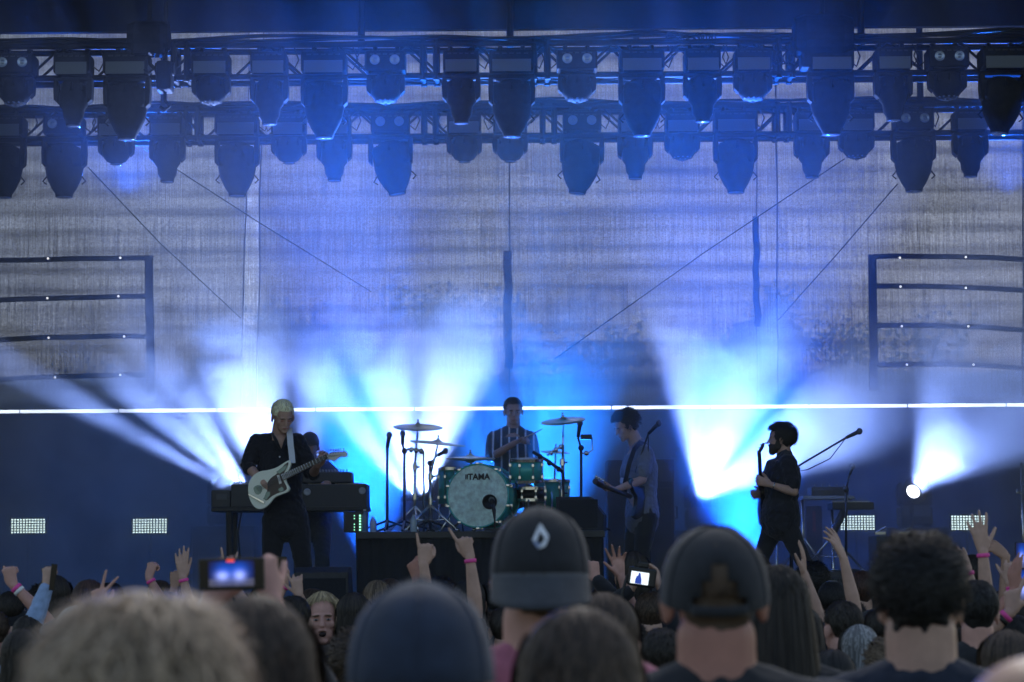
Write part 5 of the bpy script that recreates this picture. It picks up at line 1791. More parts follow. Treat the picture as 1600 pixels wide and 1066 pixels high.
def on_face(fig, name, c, r, m, rot=(0, 0, 0)):
    Q = fig['M'] @ Matrix.Scale(fig['s'], 4)
    bm = bmesh.new()
    E = Q @ Matrix.Translation(c) @ Euler(rot).to_matrix().to_4x4()
    ell(bm, (0, 0, 0), r, E, 12)
    for v in bm.verts: v.co -= fig['org']
    return lk(name, bm, m, fig['root'], smooth=True)
M_BROW = {k: mat('brow_' + k, c, 0.8) for k, c in (('blond', (0.12, 0.085, 0.05)), ('dark', (0.02, 0.016, 0.013)))}
M_EYEB = mat('eye_white', (0.33, 0.31, 0.30), 0.3); M_IRIS = mat('eye_iris', (0.03, 0.035, 0.04), 0.15)
M_LIP = mat('lips', (0.40, 0.15, 0.13), 0.5); M_MOUTH = mat('mouth_inside', (0.02, 0.006, 0.006), 0.6)
def face_bits(fig, brow='dark', closed=False, mouth=0.0, beard=None):
    for k in (-1, 1):
        if closed: on_face(fig, 'eyelid', (k * 0.030, 0.0745, 0.109), (0.015, 0.007, 0.009), skin('ruddy'))
        else:
            on_face(fig, 'eye', (k * 0.030, 0.0720, 0.110), (0.0120, 0.008, 0.0052), M_EYEB)
            on_face(fig, 'iris', (k * 0.030, 0.0785, 0.1095), (0.0056, 0.0026, 0.0046), M_IRIS)
        on_face(fig, 'eyebrow', (k * 0.031, 0.0825, 0.129), (0.019, 0.005, 0.0038), M_BROW[brow], (0, k * 0.12, -k * 0.25))
    if mouth:
        on_face(fig, 'mouth', (0, 0.082, 0.046 - mouth * 0.55), (0.017, 0.009, 0.006 + mouth * 0.6), M_MOUTH)
    else:
        on_face(fig, 'lips', (0, 0.0855, 0.0515), (0.021, 0.006, 0.006), M_LIP)
    if beard:
        bm = bmesh.new()
        Q = fig['M'] @ Matrix.Scale(fig['s'], 4)
        ell(bm, (0, 0.034, 0.048), (0.058, 0.056, 0.050), Q, 18)
        ell(bm, (0, 0.060, 0.012), (0.036, 0.030, 0.032), Q, 14)
        for k in (-1, 1):
            ell(bm, (k * 0.058, 0.012, 0.066), (0.014, 0.026, 0.045), Q, 12)
            ell(bm, (k * 0.016, 0.088, 0.064), (0.020, 0.008, 0.006), Q, 10)
        for v in bm.verts: v.co -= fig['org']
        o = lk('beard', bm, hair_mat('hair_' + beard, HAIR[beard]), fig['root'])
        vox(o, 0.006, 2, wrinkle(0.0025, 60, 3))

# ---- guitarist
Y0 = 19.5
def A0(x, y, dy=0.0): return at(x, y, Y0 + dy)
fx = A0(452, 967).x
g = person('person', 'guitarist with short bleached hair and dark open-necked shirt, head bowed over a white guitar', (fx, Y0, FLOOR_Z), 1.78, yaw=PI,
    joints=dict(pelvis=A0(446, 806), waist=A0(442, 782), chest=A0(436, 738, 0.01), neck=A0(434, 690), shoulder_l=A0(465, 690, 0.02), shoulder_r=A0(402, 690, 0.0)),
    head_pos=A0(440, 673, -0.055), head=(0.42, -0.42, 0.04), s_head=1.03,
    arms=(dict(elbow=A0(488, 742, 0.0), wrist=A0(497, 727, -0.24), dir=(0.45, -0.1, 0.75), palm=(-0.3, -0.8, 0.2), thumb=1, curls=(0.7, 0.55, 0.6, 0.6, 0.65), spread=0.12),
          dict(elbow=A0(387, 729, -0.05), wrist=A0(412, 754, -0.27), dir=(0.80, 0.05, -0.62), palm=(-0.1, 1, -0.2), thumb=1, curls=(0.4, 0.45, 0.4, 0.4, 0.4), spread=0.1)),
    legs=((A0(474, 882, -0.03), A0(486, 955, 0.0), A0(489, 963, -0.15)), (A0(424, 882, -0.03), A0(420, 955, 0.0), A0(417, 963, -0.15))),
    skin_k='fair', shirt='black_shirt', sleeve='elbow', pants='black_trousers', hair=('short', 'bleached', 0.05), face=True, vs=0.006, seed=11, near=True, shirt_wr=0.008, build=1.0)
face_bits(g, 'blond', closed=True)
# open collar and button
bm = bmesh.new()
c0 = Vector((A0(441, 686).x, 0, A0(441, 684).z)); 
V = [A0(428, 679, -0.085), A0(449, 679, -0.085), A0(439, 703, -0.140), A0(431, 690, -0.118), A0(446, 690, -0.118)]
vs_ = [bm.verts.new(v - g['org']) for v in V]
bm.faces.new((vs_[0], vs_[1], vs_[4], vs_[3])); bm.faces.new((vs_[3], vs_[4], vs_[2]))
o = lk('open_neckline', bm, skin('fair'), g['root'], smooth=True)
q_ = o.modifiers.new('skin', 'SOLIDIFY'); q_.thickness = 0.012; q_.offset = 0
for x0, x1, x2 in ((426, 432, 440), (451, 446, 439)):
    bm = bmesh.new()
    tube(bm, [A0(x0, 678, -0.07) - g['org'], A0(x1, 690, -0.135) - g['org'], A0(x2, 705, -0.148) - g['org']], [0.012, 0.014, 0.004], 8)
    lk('collar', bm, MATS['cloth_black_shirt'], g['root'], smooth=True)
on = at(437, 714, Y0 - 0.158)
bm = bmesh.new(); ell(bm, on - g['org'], (0.007, 0.004, 0.007), None, 8)
lk('button', bm, mat('button_pearl', (0.7, 0.7, 0.7), 0.3), g['root'], smooth=True)

# ---- electric guitar (offset body), traced in a plane at the player's hips
M_CREAM = mat('guitar_cream', (0.80, 0.84, 0.72), 0.22)
M_TORT = mat('pickguard_brown', (0.04, 0.022, 0.022), 0.3)
M_PLATE = mat('guitar_plate', (0.16, 0.22, 0.22), 0.25, 0.7)
M_MAPLE = mat('guitar_headstock', (0.66, 0.66, 0.54), 0.3)
M_FRET = mat('fretboard', (0.035, 0.025, 0.02), 0.5)
YG = Y0 - 0.27
gorg = at(425, 762, YG)
groot = empty('electric_guitar', gorg, label='cream white electric guitar with a dark pickguard, held by the guitarist', cat='guitar')
def zp(zx, zy): return (320 + zx / 3.5533, 600 + zy / 3.5533)
GT = Matrix.Rotation(-0.10, 4, 'Z')
def gprism(name, pts, y0, y1, m, parent, bev=0.0, smooth_n=0):
    P = [at(*zp(*p), YG) - gorg for p in pts]
    P = [(p.x, p.z) for p in P]
    for _ in range(smooth_n):       # round the outline
        Q = []
        for a, b in zip(P, P[1:] + P[:1]):
            Q += [(a[0] * .75 + b[0] * .25, a[1] * .75 + b[1] * .25), (a[0] * .25 + b[0] * .75, a[1] * .25 + b[1] * .75)]
        P = Q
    bm = bmesh.new()
    prism(bm, P, y0, y1, 'y', bev)
    bmesh.ops.transform(bm, matrix=GT, verts=bm.verts)
    o = lk(name, bm, m, parent)
    return o
BODY = [(482, 424), (468, 424), (440, 440), (400, 466), (350, 480), (305, 484), (262, 512), (240, 556), (240, 612), (258, 664), (290, 697), (330, 694), (362, 668), (388, 632), (425, 616), (462, 604), (478, 584), (466, 562), (452, 536), (460, 500), (484, 452)]
bd_ = gprism('body', BODY, -0.020, 0.022, M_CREAM, groot, 0.006, 2)
gprism('pickguard', [(470, 432), (440, 455), (405, 500), (372, 520), (350, 548), (352, 580), (345, 610), (330, 640), (345, 650), (372, 625), (410, 606), (452, 594), (462, 578), (446, 548), (432, 520), (446, 492), (466, 455)], -0.0235, -0.0205, M_TORT, groot, 0, 1)
gprism('pickup', [(404, 508), (418, 506), (432, 552), (418, 558)], -0.030, -0.0240, mat('pickup_white', (0.7, 0.7, 0.66), 0.4), groot, 0.001)
gprism('pickup', [(410, 585), (432, 572), (444, 582), (440, 595), (422, 602)], -0.029, -0.0240, M_PLATE, groot, 0.001)
gprism('control_plate', [(400, 490), (436, 462), (462, 450), (452, 478), (420, 500)], -0.0265, -0.0240, M_PLATE, groot)
gprism('control_plate', [(345, 600), (365, 598), (368, 616), (345, 645), (328, 640)], -0.0265, -0.0240, M_PLATE, groot)
gprism('bridge', [(272, 572), (300, 560), (322, 572), (318, 604), (296, 618), (276, 600)], -0.0270, -0.0205, M_PLATE, groot, 0.001, 1)
gprism('tremolo_arm', [(243, 614), (247, 612), (330, 652), (335, 664), (325, 662)], -0.036, -0.030, M_CHROME, groot)
NECK0, NECK1 = (430, 522), (686, 404)
def gseg(name, p, q, w0, w1, y0, y1, m, parent):
    P, Q = Vector((*p, 0)), Vector((*q, 0))
    n = (Q - P).normalized(); t = Vector((-n.y, n.x, 0))
    return gprism(name, [tuple((P + t * w0)[:2]), tuple((Q + t * w1)[:2]), tuple((Q - t * w1)[:2]), tuple((P - t * w0)[:2])], y0, y1, m, parent, 0.002)
nk_ = gseg('neck', NECK0, NECK1, 18, 12, -0.030, -0.006, mat('neck_wood', (0.35, 0.26, 0.14), 0.35), groot)
fb = gseg('fretboard', NECK0, NECK1, 18, 12, -0.036, -0.031, M_FRET, nk_)
d = (Vector((*NECK1, 0)) - Vector((*NECK0, 0)))
for k in range(1, 20):
    t_ = 1 - 2 ** (-k / 12) ; t_ = 1 - t_ / (1 - 2 ** (-20 / 12)) 
    c_ = Vector((*NECK0, 0)) + d * t_
    u = d.normalized(); gseg('fret', (c_ - u * 1.6)[:2], (c_ + u * 1.6)[:2], 17 - 5 * t_, 17 - 5 * t_, -0.0385, -0.0365, M_CHROME, fb)
hs = gprism('headstock', [(684, 398), (700, 388), (740, 378), (780, 376), (797, 380), (802, 394), (796, 408), (780, 412), (765, 402), (748, 418), (724, 436), (705, 424), (690, 416)], -0.028, -0.012, M_MAPLE, groot, 0.002, 1)
for k in range(6):
    x_ = 705 + 14 * k
    q = GT @ (at(*zp(x_, 379 - k * 0.8), YG) - gorg)
    bm = bmesh.new(); ell(bm, q + Vector((0, -0.018, 0.012)), (0.008, 0.006, 0.011), None, 8); tube(bm, [q + Vector((0, -0.030, -0.012)), q + Vector((0, -0.018, -0.012))], 0.005, 8)
    lk('tuner', bm, M_CHROME, hs, smooth=True)
bm = bmesh.new()
for k in range(6):
    o0 = -7.5 + 3 * k
    u = d.normalized(); t = Vector((-u.y, u.x, 0))
    a = Vector((294, 588, 0)) + t * o0 * 1.5; b = Vector((*NECK1, 0)) + t * o0 * 0.9; c = Vector((712 + 12 * k, 396, 0))
    tube(bm, [GT @ (at(*zp(*v[:2]), YG) - gorg + Vector((0, -0.041, 0))) for v in (a, b, c)], 0.0009, 4)
lk('strings', bm, M_CHROME, groot)
bm = bmesh.new()     # strap over the shoulder
def ribbon(bm, pts, w, th=0.004, wd=None):
    prev = None
    n = len(pts)
    for i, p in enumerate(pts):
        dd = pts[min(i + 1, n - 1)] - pts[max(i - 1, 0)]; dd.normalize()
        s_ = dd.cross(wd or Vector((0, 1, 0))); s_.normalize(); nn = dd.cross(s_).normalized()
        q = [bm.verts.new(p + s_ * w + nn * th), bm.verts.new(p - s_ * w + nn * th), bm.verts.new(p - s_ * w - nn * th), bm.verts.new(p + s_ * w - nn * th)]
        if prev:
            for k in range(4): bm.faces.new((prev[k], prev[(k + 1) % 4], q[(k + 1) % 4], q[k]))
        else: bm.faces.new(q)
        prev = q
    bm.faces.new(list(reversed(prev)))
ribbon(bm, [A0(448, 680, 0.09) - gorg, A0(451, 671, 0.02) - gorg, A0(452, 670, -0.06) - gorg, A0(453, 680, -0.135) - gorg, A0(454, 695, -0.168) - gorg, A0(456, 711, -0.185) - gorg, A0(457, 724, -0.205) - gorg], 0.024)
lk('strap', bm, mat('strap_white', (0.62, 0.66, 0.72), 0.6), groot)

# ---- man with the beard
Y0 = 20.5
fx = A0(1225, 963).x
g = person('person', 'bearded man in a black short-sleeved shirt, side-on, striding and playing a guitar', (fx, Y0, FLOOR_Z), 1.74, yaw=PI / 2,
    joints=dict(pelvis=A0(1219, 800), waist=A0(1220, 782), chest=A0(1221, 745), neck=A0(1226, 714), shoulder_l=A0(1231, 724, -0.18), shoulder_r=A0(1224, 724, 0.18), hip_l=A0(1222, 808, -0.08), hip_r=A0(1214, 808, 0.08)),
    head_pos=A0(1218, 708, 0.0), head=(-0.08, 0.02, 0.0), s_head=1.02,
    arms=(dict(elbow=A0(1241, 769, -0.24), wrist=A0(1203, 757, -0.28), dir=(-0.95, 0.1, 0.35), palm=(0.1, 0.9, 0.1), thumb=-1, curls=(0.5, 0.6, 0.65, 0.65, 0.6), spread=0.08),
          dict(elbow=A0(1212, 775, 0.26), wrist=A0(1192, 772, 0.08), dir=(-0.9, -0.35, -0.1), palm=(0.3, -0.9, 0.1), thumb=1, curls=(0.5, 0.6, 0.6, 0.6, 0.6), spread=0.08)),
    legs=((A0(1256, 878, -0.08), A0(1306, 945, -0.02), A0(1292, 957, -0.02)), (A0(1190, 872, 0.08), A0(1194, 950, 0.10), A0(1170, 960, 0.10))),
    skin_k='fair', shirt='black_shirt', sleeve='short', pants='black_trousers', hair=('tousled', 'dark', 0.03), face=True, vs=0.006, seed=12, shirt_wr=0.009, build=1.32)
face_bits(g, 'dark', beard='dark')
on_face(g, 'fringe', (0.0, 0.058, 0.208), (0.048, 0.036, 0.024), hair_mat('hair_dark', HAIR['dark']), (0.25, 0, 0))
sh, el, wr = g['arms'][0]
ax = (wr - el).normalized()
bm = bmesh.new(); lathe(bm, [(0.030, -0.004), (0.033, 0), (0.030, 0.004)], 20, Matrix.Translation(wr - ax * 0.03 - g['org']) @ aim(ax).to_4x4(), close=False)
lk('bracelet', bm, M_CHROME, g['root'], smooth=True)
q = at(1206, 737, Y0 - 0.1)
bm = bmesh.new(); tube(bm, [A0(1213, 718, -0.08) - g['org'], A0(1207, 728, -0.12) - g['org'], q - g['org']], 0.003, 5); ell(bm, q - g['org'], (0.007, 0.004, 0.016), None, 8)
lk('pendant', bm, M_CHROME, g['root'], smooth=True)
# his guitar, seen edge on
YG2 = Y0 - 0.02
gorg2 = at(1190, 775, YG2)
root = empty('electric_guitar', gorg2, label='dark guitar seen edge on with its neck pointing up, held by the bearded man', cat='guitar')
bm = bmesh.new()
pts = [(-0.17, -0.20), (0.03, -0.23), (0.16, -0.14), (0.12, -0.02), (0.17, 0.10), (0.10, 0.20), (0.03, 0.12), (-0.05, 0.14), (-0.12, 0.18), (-0.14, 0.08), (-0.09, -0.02), (-0.19, -0.10)]
prism(bm, pts, -0.02, 0.02, 'x', 0.006)
bmesh.ops.transform(bm, matrix=Matrix.Translation((0.012, 0.12, -0.02)) @ Matrix.Rotation(0.25, 4, 'X'), verts=bm.verts)
lk('body', bm, mat('guitar_dark', (0.015, 0.012, 0.014), 0.25), root)
a, b, c = at(1189, 765, YG2 - 0.05) - gorg2, at(1187, 720, YG2 - 0.33) - gorg2, at(1186, 707, YG2 - 0.40) - gorg2
bm = bmesh.new(); tube(bm, [a, b, c], [0.019, 0.017, 0.016], 10)
nk2 = lk('neck', bm, mat('guitar_dark', (0.015, 0.012, 0.014), 0.25), root, smooth=True)
e = at(1193, 693, YG2 - 0.46) - gorg2
bm = bmesh.new(); tube(bm, [c, c.lerp(e, 0.5) + Vector((0.004, 0, 0)), e], [0.013, 0.016, 0.012], 8)
hs2 = lk('headstock', bm, M_TORT, root, smooth=True)
for k in range(6):
    q = c.lerp(e, 0.1 + 0.18 * k)
    bm = bmesh.new(); ell(bm, q + Vector((0.016 if k % 2 else -0.016, -0.004, 0.004)), (0.008, 0.006, 0.006), None, 8)
    lk('tuner', bm, M_CHROME, hs2, smooth=True)

# ---- bass player
Y0 = 22.0
fx = A0(998, 960).x
g = person('person', 'bass player in a grey T-shirt, side-on, head bowed, standing before tall cabinets', (fx, Y0, FLOOR_Z), 1.84, yaw=PI / 2 + 0.45,
    joints=dict(pelvis=A0(1003, 800), waist=A0(1003, 778), chest=A0(1001, 733), neck=A0(997, 697, 0.0), shoulder_l=A0(1009, 707, -0.17), shoulder_r=A0(990, 705, 0.17)),
    head_pos=A0(984, 686, -0.03), head=(-0.05, -0.40, 0.0), s_head=1.06,
    arms=(dict(elbow=A0(1004, 750, -0.22), wrist=A0(963, 765, -0.36), dir=(-0.95, -0.15, 0.0), palm=(0.1, -0.2, 0.95), thumb=1, curls=(0.5, 0.5, 0.55, 0.6, 0.6), spread=0.08),
          dict(elbow=A0(975, 752, 0.2), wrist=A0(985, 778, -0.06), dir=(0.2, -0.6, -0.4), palm=(0.6, 0.4, 0.2), thumb=-1, curls=(0.4, .4, .4, .4, .4))),
    skin_k='fair', shirt='grey_tee', sleeve='short', pants='black_trousers', hair=('curly', 'dark', 0.04), face=True, vs=0.006, seed=13, shirt_wr=0.005, build=1.08)
face_bits(g, 'dark', closed=True)
YG3 = Y0 - 0.30
gorg3 = at(985, 775, YG3)
root = empty('bass_guitar', gorg3, label='dark bass guitar with its headstock pointing left, held by the bass player', cat='guitar')
bm = bmesh.new()
pts = [(0.28, -0.10), (0.22, 0.14), (0.08, 0.16), (-0.02, 0.11), (-0.16, 0.20), (-0.19, 0.15), (-0.08, 0.03), (-0.09, -0.05), (-0.14, -0.14), (-0.08, -0.17), (0.05, -0.12), (0.16, -0.17)]
prism(bm, pts, -0.02, 0.02, 'y', 0.006)
bmesh.ops.transform(bm, matrix=Matrix.Translation((0.10, 0.12, -0.04)) @ Matrix.Rotation(0.9, 4, 'Z'), verts=bm.verts)
lk('body', bm, mat('guitar_dark', (0.015, 0.012, 0.014), 0.25), root)
a, b = at(985, 776, YG3 + 0.1) - gorg3, at(944, 760, YG3 - 0.35) - gorg3
bm = bmesh.new(); tube(bm, [a, b], [0.022, 0.018], 10); lk('neck', bm, M_FRET, root, smooth=True)
c = at(930, 752, YG3 - 0.48) - gorg3
bm = bmesh.new(); tube(bm, [b, b.lerp(c, 0.5), c], [0.022, 0.034, 0.028], 8); hs3 = lk('headstock', bm, M_TORT, root)
for k in range(4):
    q = b.lerp(c, 0.1 + 0.26 * k) + Vector((0, 0, 0.045))
    bm = bmesh.new(); ell(bm, q, (0.013, 0.01, 0.016), None, 8); tube(bm, [q, q - Vector((0, 0, 0.03))], 0.005, 6)
    lk('tuner', bm, M_CHROME, hs3, smooth=True)
bm = bmesh.new()
ribbon(bm, [A0(1012, 698, -0.10) - gorg3, A0(1000, 692, -0.19) - gorg3, A0(991, 702, -0.245) - gorg3, A0(983, 725, -0.285) - gorg3, A0(977, 752, -0.30) - gorg3, A0(976, 770, -0.30) - gorg3], 0.022, wd=Vector((-0.5, 0.85, 0)))
lk('strap', bm, M_BLACK, root)

# ---- drummer
Y0 = 22.4
fx = A0(803, 800).x
# striped shirt
m = bpy.data.materials['cloth_striped']
t = m.node_tree; b_ = t.nodes['Principled BSDF']
wv = t.nodes.new('ShaderNodeTexWave'); wv.bands_direction = 'X'; wv.inputs['Scale'].default_value = 4.2; wv.inputs['Distortion'].default_value = 0.6; wv.inputs['Detail'].default_value = 0
tc_ = t.nodes.new('ShaderNodeTexCoord'); t.links.new(tc_.outputs['Object'], wv.inputs['Vector'])
cr_ = t.nodes.new('ShaderNodeValToRGB'); cr_.color_ramp.elements[0].position = 0.84; cr_.color_ramp.elements[0].color = (0.015, 0.04, 0.06, 1); cr_.color_ramp.elements[1].position = 0.93; cr_.color_ramp.elements[1].color = (0.5, 0.55, 0.6, 1)
t.links.new(wv.outputs['Fac'], cr_.inputs['Fac']); t.links.new(cr_.outputs['Color'], b_.inputs['Base Color'])
g = person('person', 'drummer in a dark shirt with pale vertical stripes, seated behind the teal kit', (fx, Y0, RZ), 1.78, yaw=PI,
    joints=dict(pelvis=A0(801, 762), waist=A0(801, 742), chest=A0(800, 708), neck=A0(802, 674), shoulder_l=A0(828, 684), shoulder_r=A0(772, 684)),
    head_pos=A0(803, 663, -0.03), head=(0.1, -0.12, 0.05), s_head=1.03,
    arms=(dict(elbow=A0(836, 724, -0.08), wrist=A0(818, 728, -0.35), dir=(-0.5, -0.8, -0.1), palm=(0, 0, -1), thumb=-1, curls=(0.6, 0.8, 0.8, 0.8, 0.8)),
          dict(elbow=A0(766, 716, -0.10), wrist=A0(806, 691, -0.30), dir=(0.8, -0.5, 0.4), palm=(0, 0, -1), thumb=1, curls=(0.6, 0.8, 0.8, 0.8, 0.8))),
    legs=((A0(828, 772, -0.42), A0(830, 822, -0.48), A0(832, 830, -0.62)), (A0(778, 772, -0.42), A0(776, 822, -0.48), A0(774, 830, -0.62))),
    skin_k='tan', shirt='striped', sleeve='elbow', pants='dark_blue', hair=('short', 'dark', 0.05), face=True, vs=0.008, seed=14)
face_bits(g, 'dark')
for (k, tip, lab) in ((0, (800, 745, -0.62), 'wooden drumstick held low over the small tom by the drummer'), (1, (845, 672, -0.55), 'wooden drumstick raised in the drummer\'s other hand')):
    sh, el, wr = g['arms'][k]
    dd = Vector((-0.5, -0.8, -0.1)).normalized() if k == 0 else Vector((0.8, -0.5, 0.4)).normalized()
    c = wr + dd * 0.07
    tp = at(tip[0], tip[1], Y0 + tip[2])
    v = (tp - c).normalized()
    bm = bmesh.new(); tube(bm, [c - v * 0.09, c + v * 0.27, c + v * 0.30, c + v * 0.31], [0.0075, 0.0065, 0.004, 0.006], 8)
    tag(lk('drumstick', bm, mat('stick_wood', (0.5, 0.36, 0.2), 0.5), smooth=True), lab, 'drumstick')

# ---- keyboard player behind the guitarist
Y0 = 22.1
fx = A0(487, 960).x
person('person', 'dim keyboard player stooping behind the guitarist, mostly hidden', (fx, Y0, FLOOR_Z), 1.76, yaw=PI,
    joints=dict(pelvis=A0(488, 806, 0.25), waist=A0(487, 782, 0.22), chest=A0(485, 748, 0.12), neck=A0(484, 722, 0.02), shoulder_l=A0(508, 730), shoulder_r=A0(461, 730)),
    head_pos=A0(484, 715, -0.09), head=(0.1, -0.7, 0.0),
    arms=(dict(wrist=A0(512, 752, -0.32), pole=(0.8, 0.2, -0.5), dir=(0, -1, -0.2), palm=(0, 0, -1), thumb=-1, curls=(.2, .3, .3, .3, .3)),
          dict(wrist=A0(455, 756, -0.32), pole=(-0.8, 0.2, -0.5), dir=(0, -1, -0.2), palm=(0, 0, -1), thumb=1, curls=(.2, .3, .3, .3, .3))),
    skin_k='tan', shirt='dark_blue', sleeve='long', pants='dark_blue', hair=('short', 'dark', 0.05), vs=0.009, seed=15)

# ================================================================ THE CROWD
for nm, c in (('cap_black', (0.022, 0.024, 0.03)), ('cap_grey', (0.045, 0.050, 0.060)), ('cap_navy', (0.022, 0.034, 0.065)), ('black_tee', (0.018, 0.019, 0.024)), ('navy_tee', (0.018, 0.024, 0.045)),
              ('pink_top', (0.42, 0.13, 0.19)), ('white_tee', (0.55, 0.56, 0.58)), ('light_blue', (0.30, 0.42, 0.66)), ('grey_top', (0.12, 0.12, 0.13)), ('dark_green', (0.03, 0.04, 0.03)), ('beanie', (0.02, 0.02, 0.024)), ('cream_cap', (0.42, 0.42, 0.38)), ('brown_top', (0.07, 0.05, 0.04))):
    cloth(nm, c)
skin('pink'); skin('fair'); skin('tan'); skin('ruddy')
def ppl(px, ytop, Y, label, hair=('short', 'dark', 0.05), yaw=0.0, extra=0.012, arms=(None, None), H=None, base_dx=0.0, dz=0.0, **kw):
    """a spectator on the ground whose crown shows at (px, ytop)"""
    top = at(px, ytop, Y)
    big = {'curly': 0.028, 'spiky': 0.03, 'long': 0.016, 'bob': 0.018}.get(hair[0] if hair else '', extra)
    if kw.get('cap'): big = 0.022
    Hh = H or (top.z - big) / 1.003
    s = kw.pop('s_head', None) or Hh / 1.78
    base = Vector((top.x + base_dx, Y, 0.0))
    # the top of the skull sits 0.229 s above the chin
    hp = Vector((top.x, Y + 0.01, top.z - big - 0.227 * s))
    kw.setdefault('head_pos', hp)
    return person('person', label, base, Hh, yaw=yaw, arms=arms, hair=hair, s_head=s, pants=kw.pop('pants', 'navy_trousers'), **kw)

def raised(px, py, Y, **kw):
    d = dict(wrist=at(px, py, Y), palm=(0, 1, 0), curls=(0.15, 0.1, 0.08, 0.1, 0.12), pole=(0, -0.2, -1))
    d.update(kw)
    return d
OPEN = (0.1, 0.08, 0.05, 0.07, 0.1); FIST = (0.9, 1.0, 1.0, 1.0, 1.0); POINT = (0.8, 0.05, 0.95, 1.0, 1.0); HORNS = (0.9, 0.05, 1.0, 1.0, 0.05); PINKY = (0.9, 1.0, 1.0, 1.0, 0.02); GRIP = (0.5, 0.55, 0.6, 0.6, 0.6); RELAX = (0.3, 0.25, 0.3, 0.35, 0.4)

# ---- the near row, out of focus
NEAR = dict(near=True, vs=0.006)
ppl(225, 962, 2.6, 'nearest spectator, fluffy ash-blond hair far out of focus, lower left', ('tousled', 'ash_blond', 0.075), skin_k='pink', shirt='grey_top', seed=21, s_head=1.02, **NEAR)
ppl(398, 936, 3.5, 'spectator with long smooth brown hair right of the fluffy blond head', ('long', 'brown', 0.34), shirt='white_tee', seed=22, s_head=1.02, **NEAR)
ppl(657, 914, 3.25, 'out-of-focus spectator in a plain navy cap, left of the capped man with the white emblem', ('short', 'dark', 0.04), cap=dict(col='cap_navy', brim_col='cap_navy', droop=0.2), shirt='navy_tee', seed=23, s_head=1.04, build=1.05, **NEAR)
ppl(843, 797, 5.0, 'tall man in a backwards black cap with a white stone-shaped emblem and pink collar', ('short', 'brown', 0.03), cap=dict(col='cap_black', brim_col='cap_grey', back=True, droop=0.95, emblem=(0.0, 0.196, 0.024)), shirt='pink_top', skin_k='pink', seed=24, s_head=1.08, neckw=1.12, **NEAR)
ppl(905, 955, 3.55, 'spectator with long dark brown hair in front of the man with the emblem cap', ('long', 'brown', 0.36), shirt='black_tee', seed=25, s_head=1.02, **NEAR)
ppl(1115, 810, 4.45, 'broad man in a black cap with an open strap gap and reddened neck', ('buzz', 'brown', 0.01), cap=dict(col='cap_black', droop=0.3, gap=True, tilt=0.20, drop=0.016), shirt='black_tee', skin_k='ruddy', seed=26, s_head=1.06, build=1.15, neckw=1.06, folds=True, **NEAR)
ppl(1437, 838, 5.3, 'man with thick dark wavy hair and a navy T-shirt right of the capped men', ('curly', 'black', 0.05), shirt='navy_tee', skin_k='fair', seed=27, s_head=1.0, yaw=-0.2, build=1.08, neckw=1.15, **NEAR)
ppl(1612, 1006, 2.5, 'very blurred pale beige shaved head cut off by the lower right corner', None, skin_k='tan', shirt='grey_top', seed=28, s_head=1.12, **NEAR)
ppl(1212, 885, 6.6, 'spectator with very long straight dark hair hanging between the black cap and the wavy hair', ('long', 'dark', 0.5), shirt='black_tee', seed=29, **NEAR)
ppl(943, 928, 6.2, 'brown-haired head peeping over the long dark brown hair, right of the emblem cap', ('bob', 'brown', 0.15), shirt='black_tee', seed=30, s_head=1.0, **NEAR)

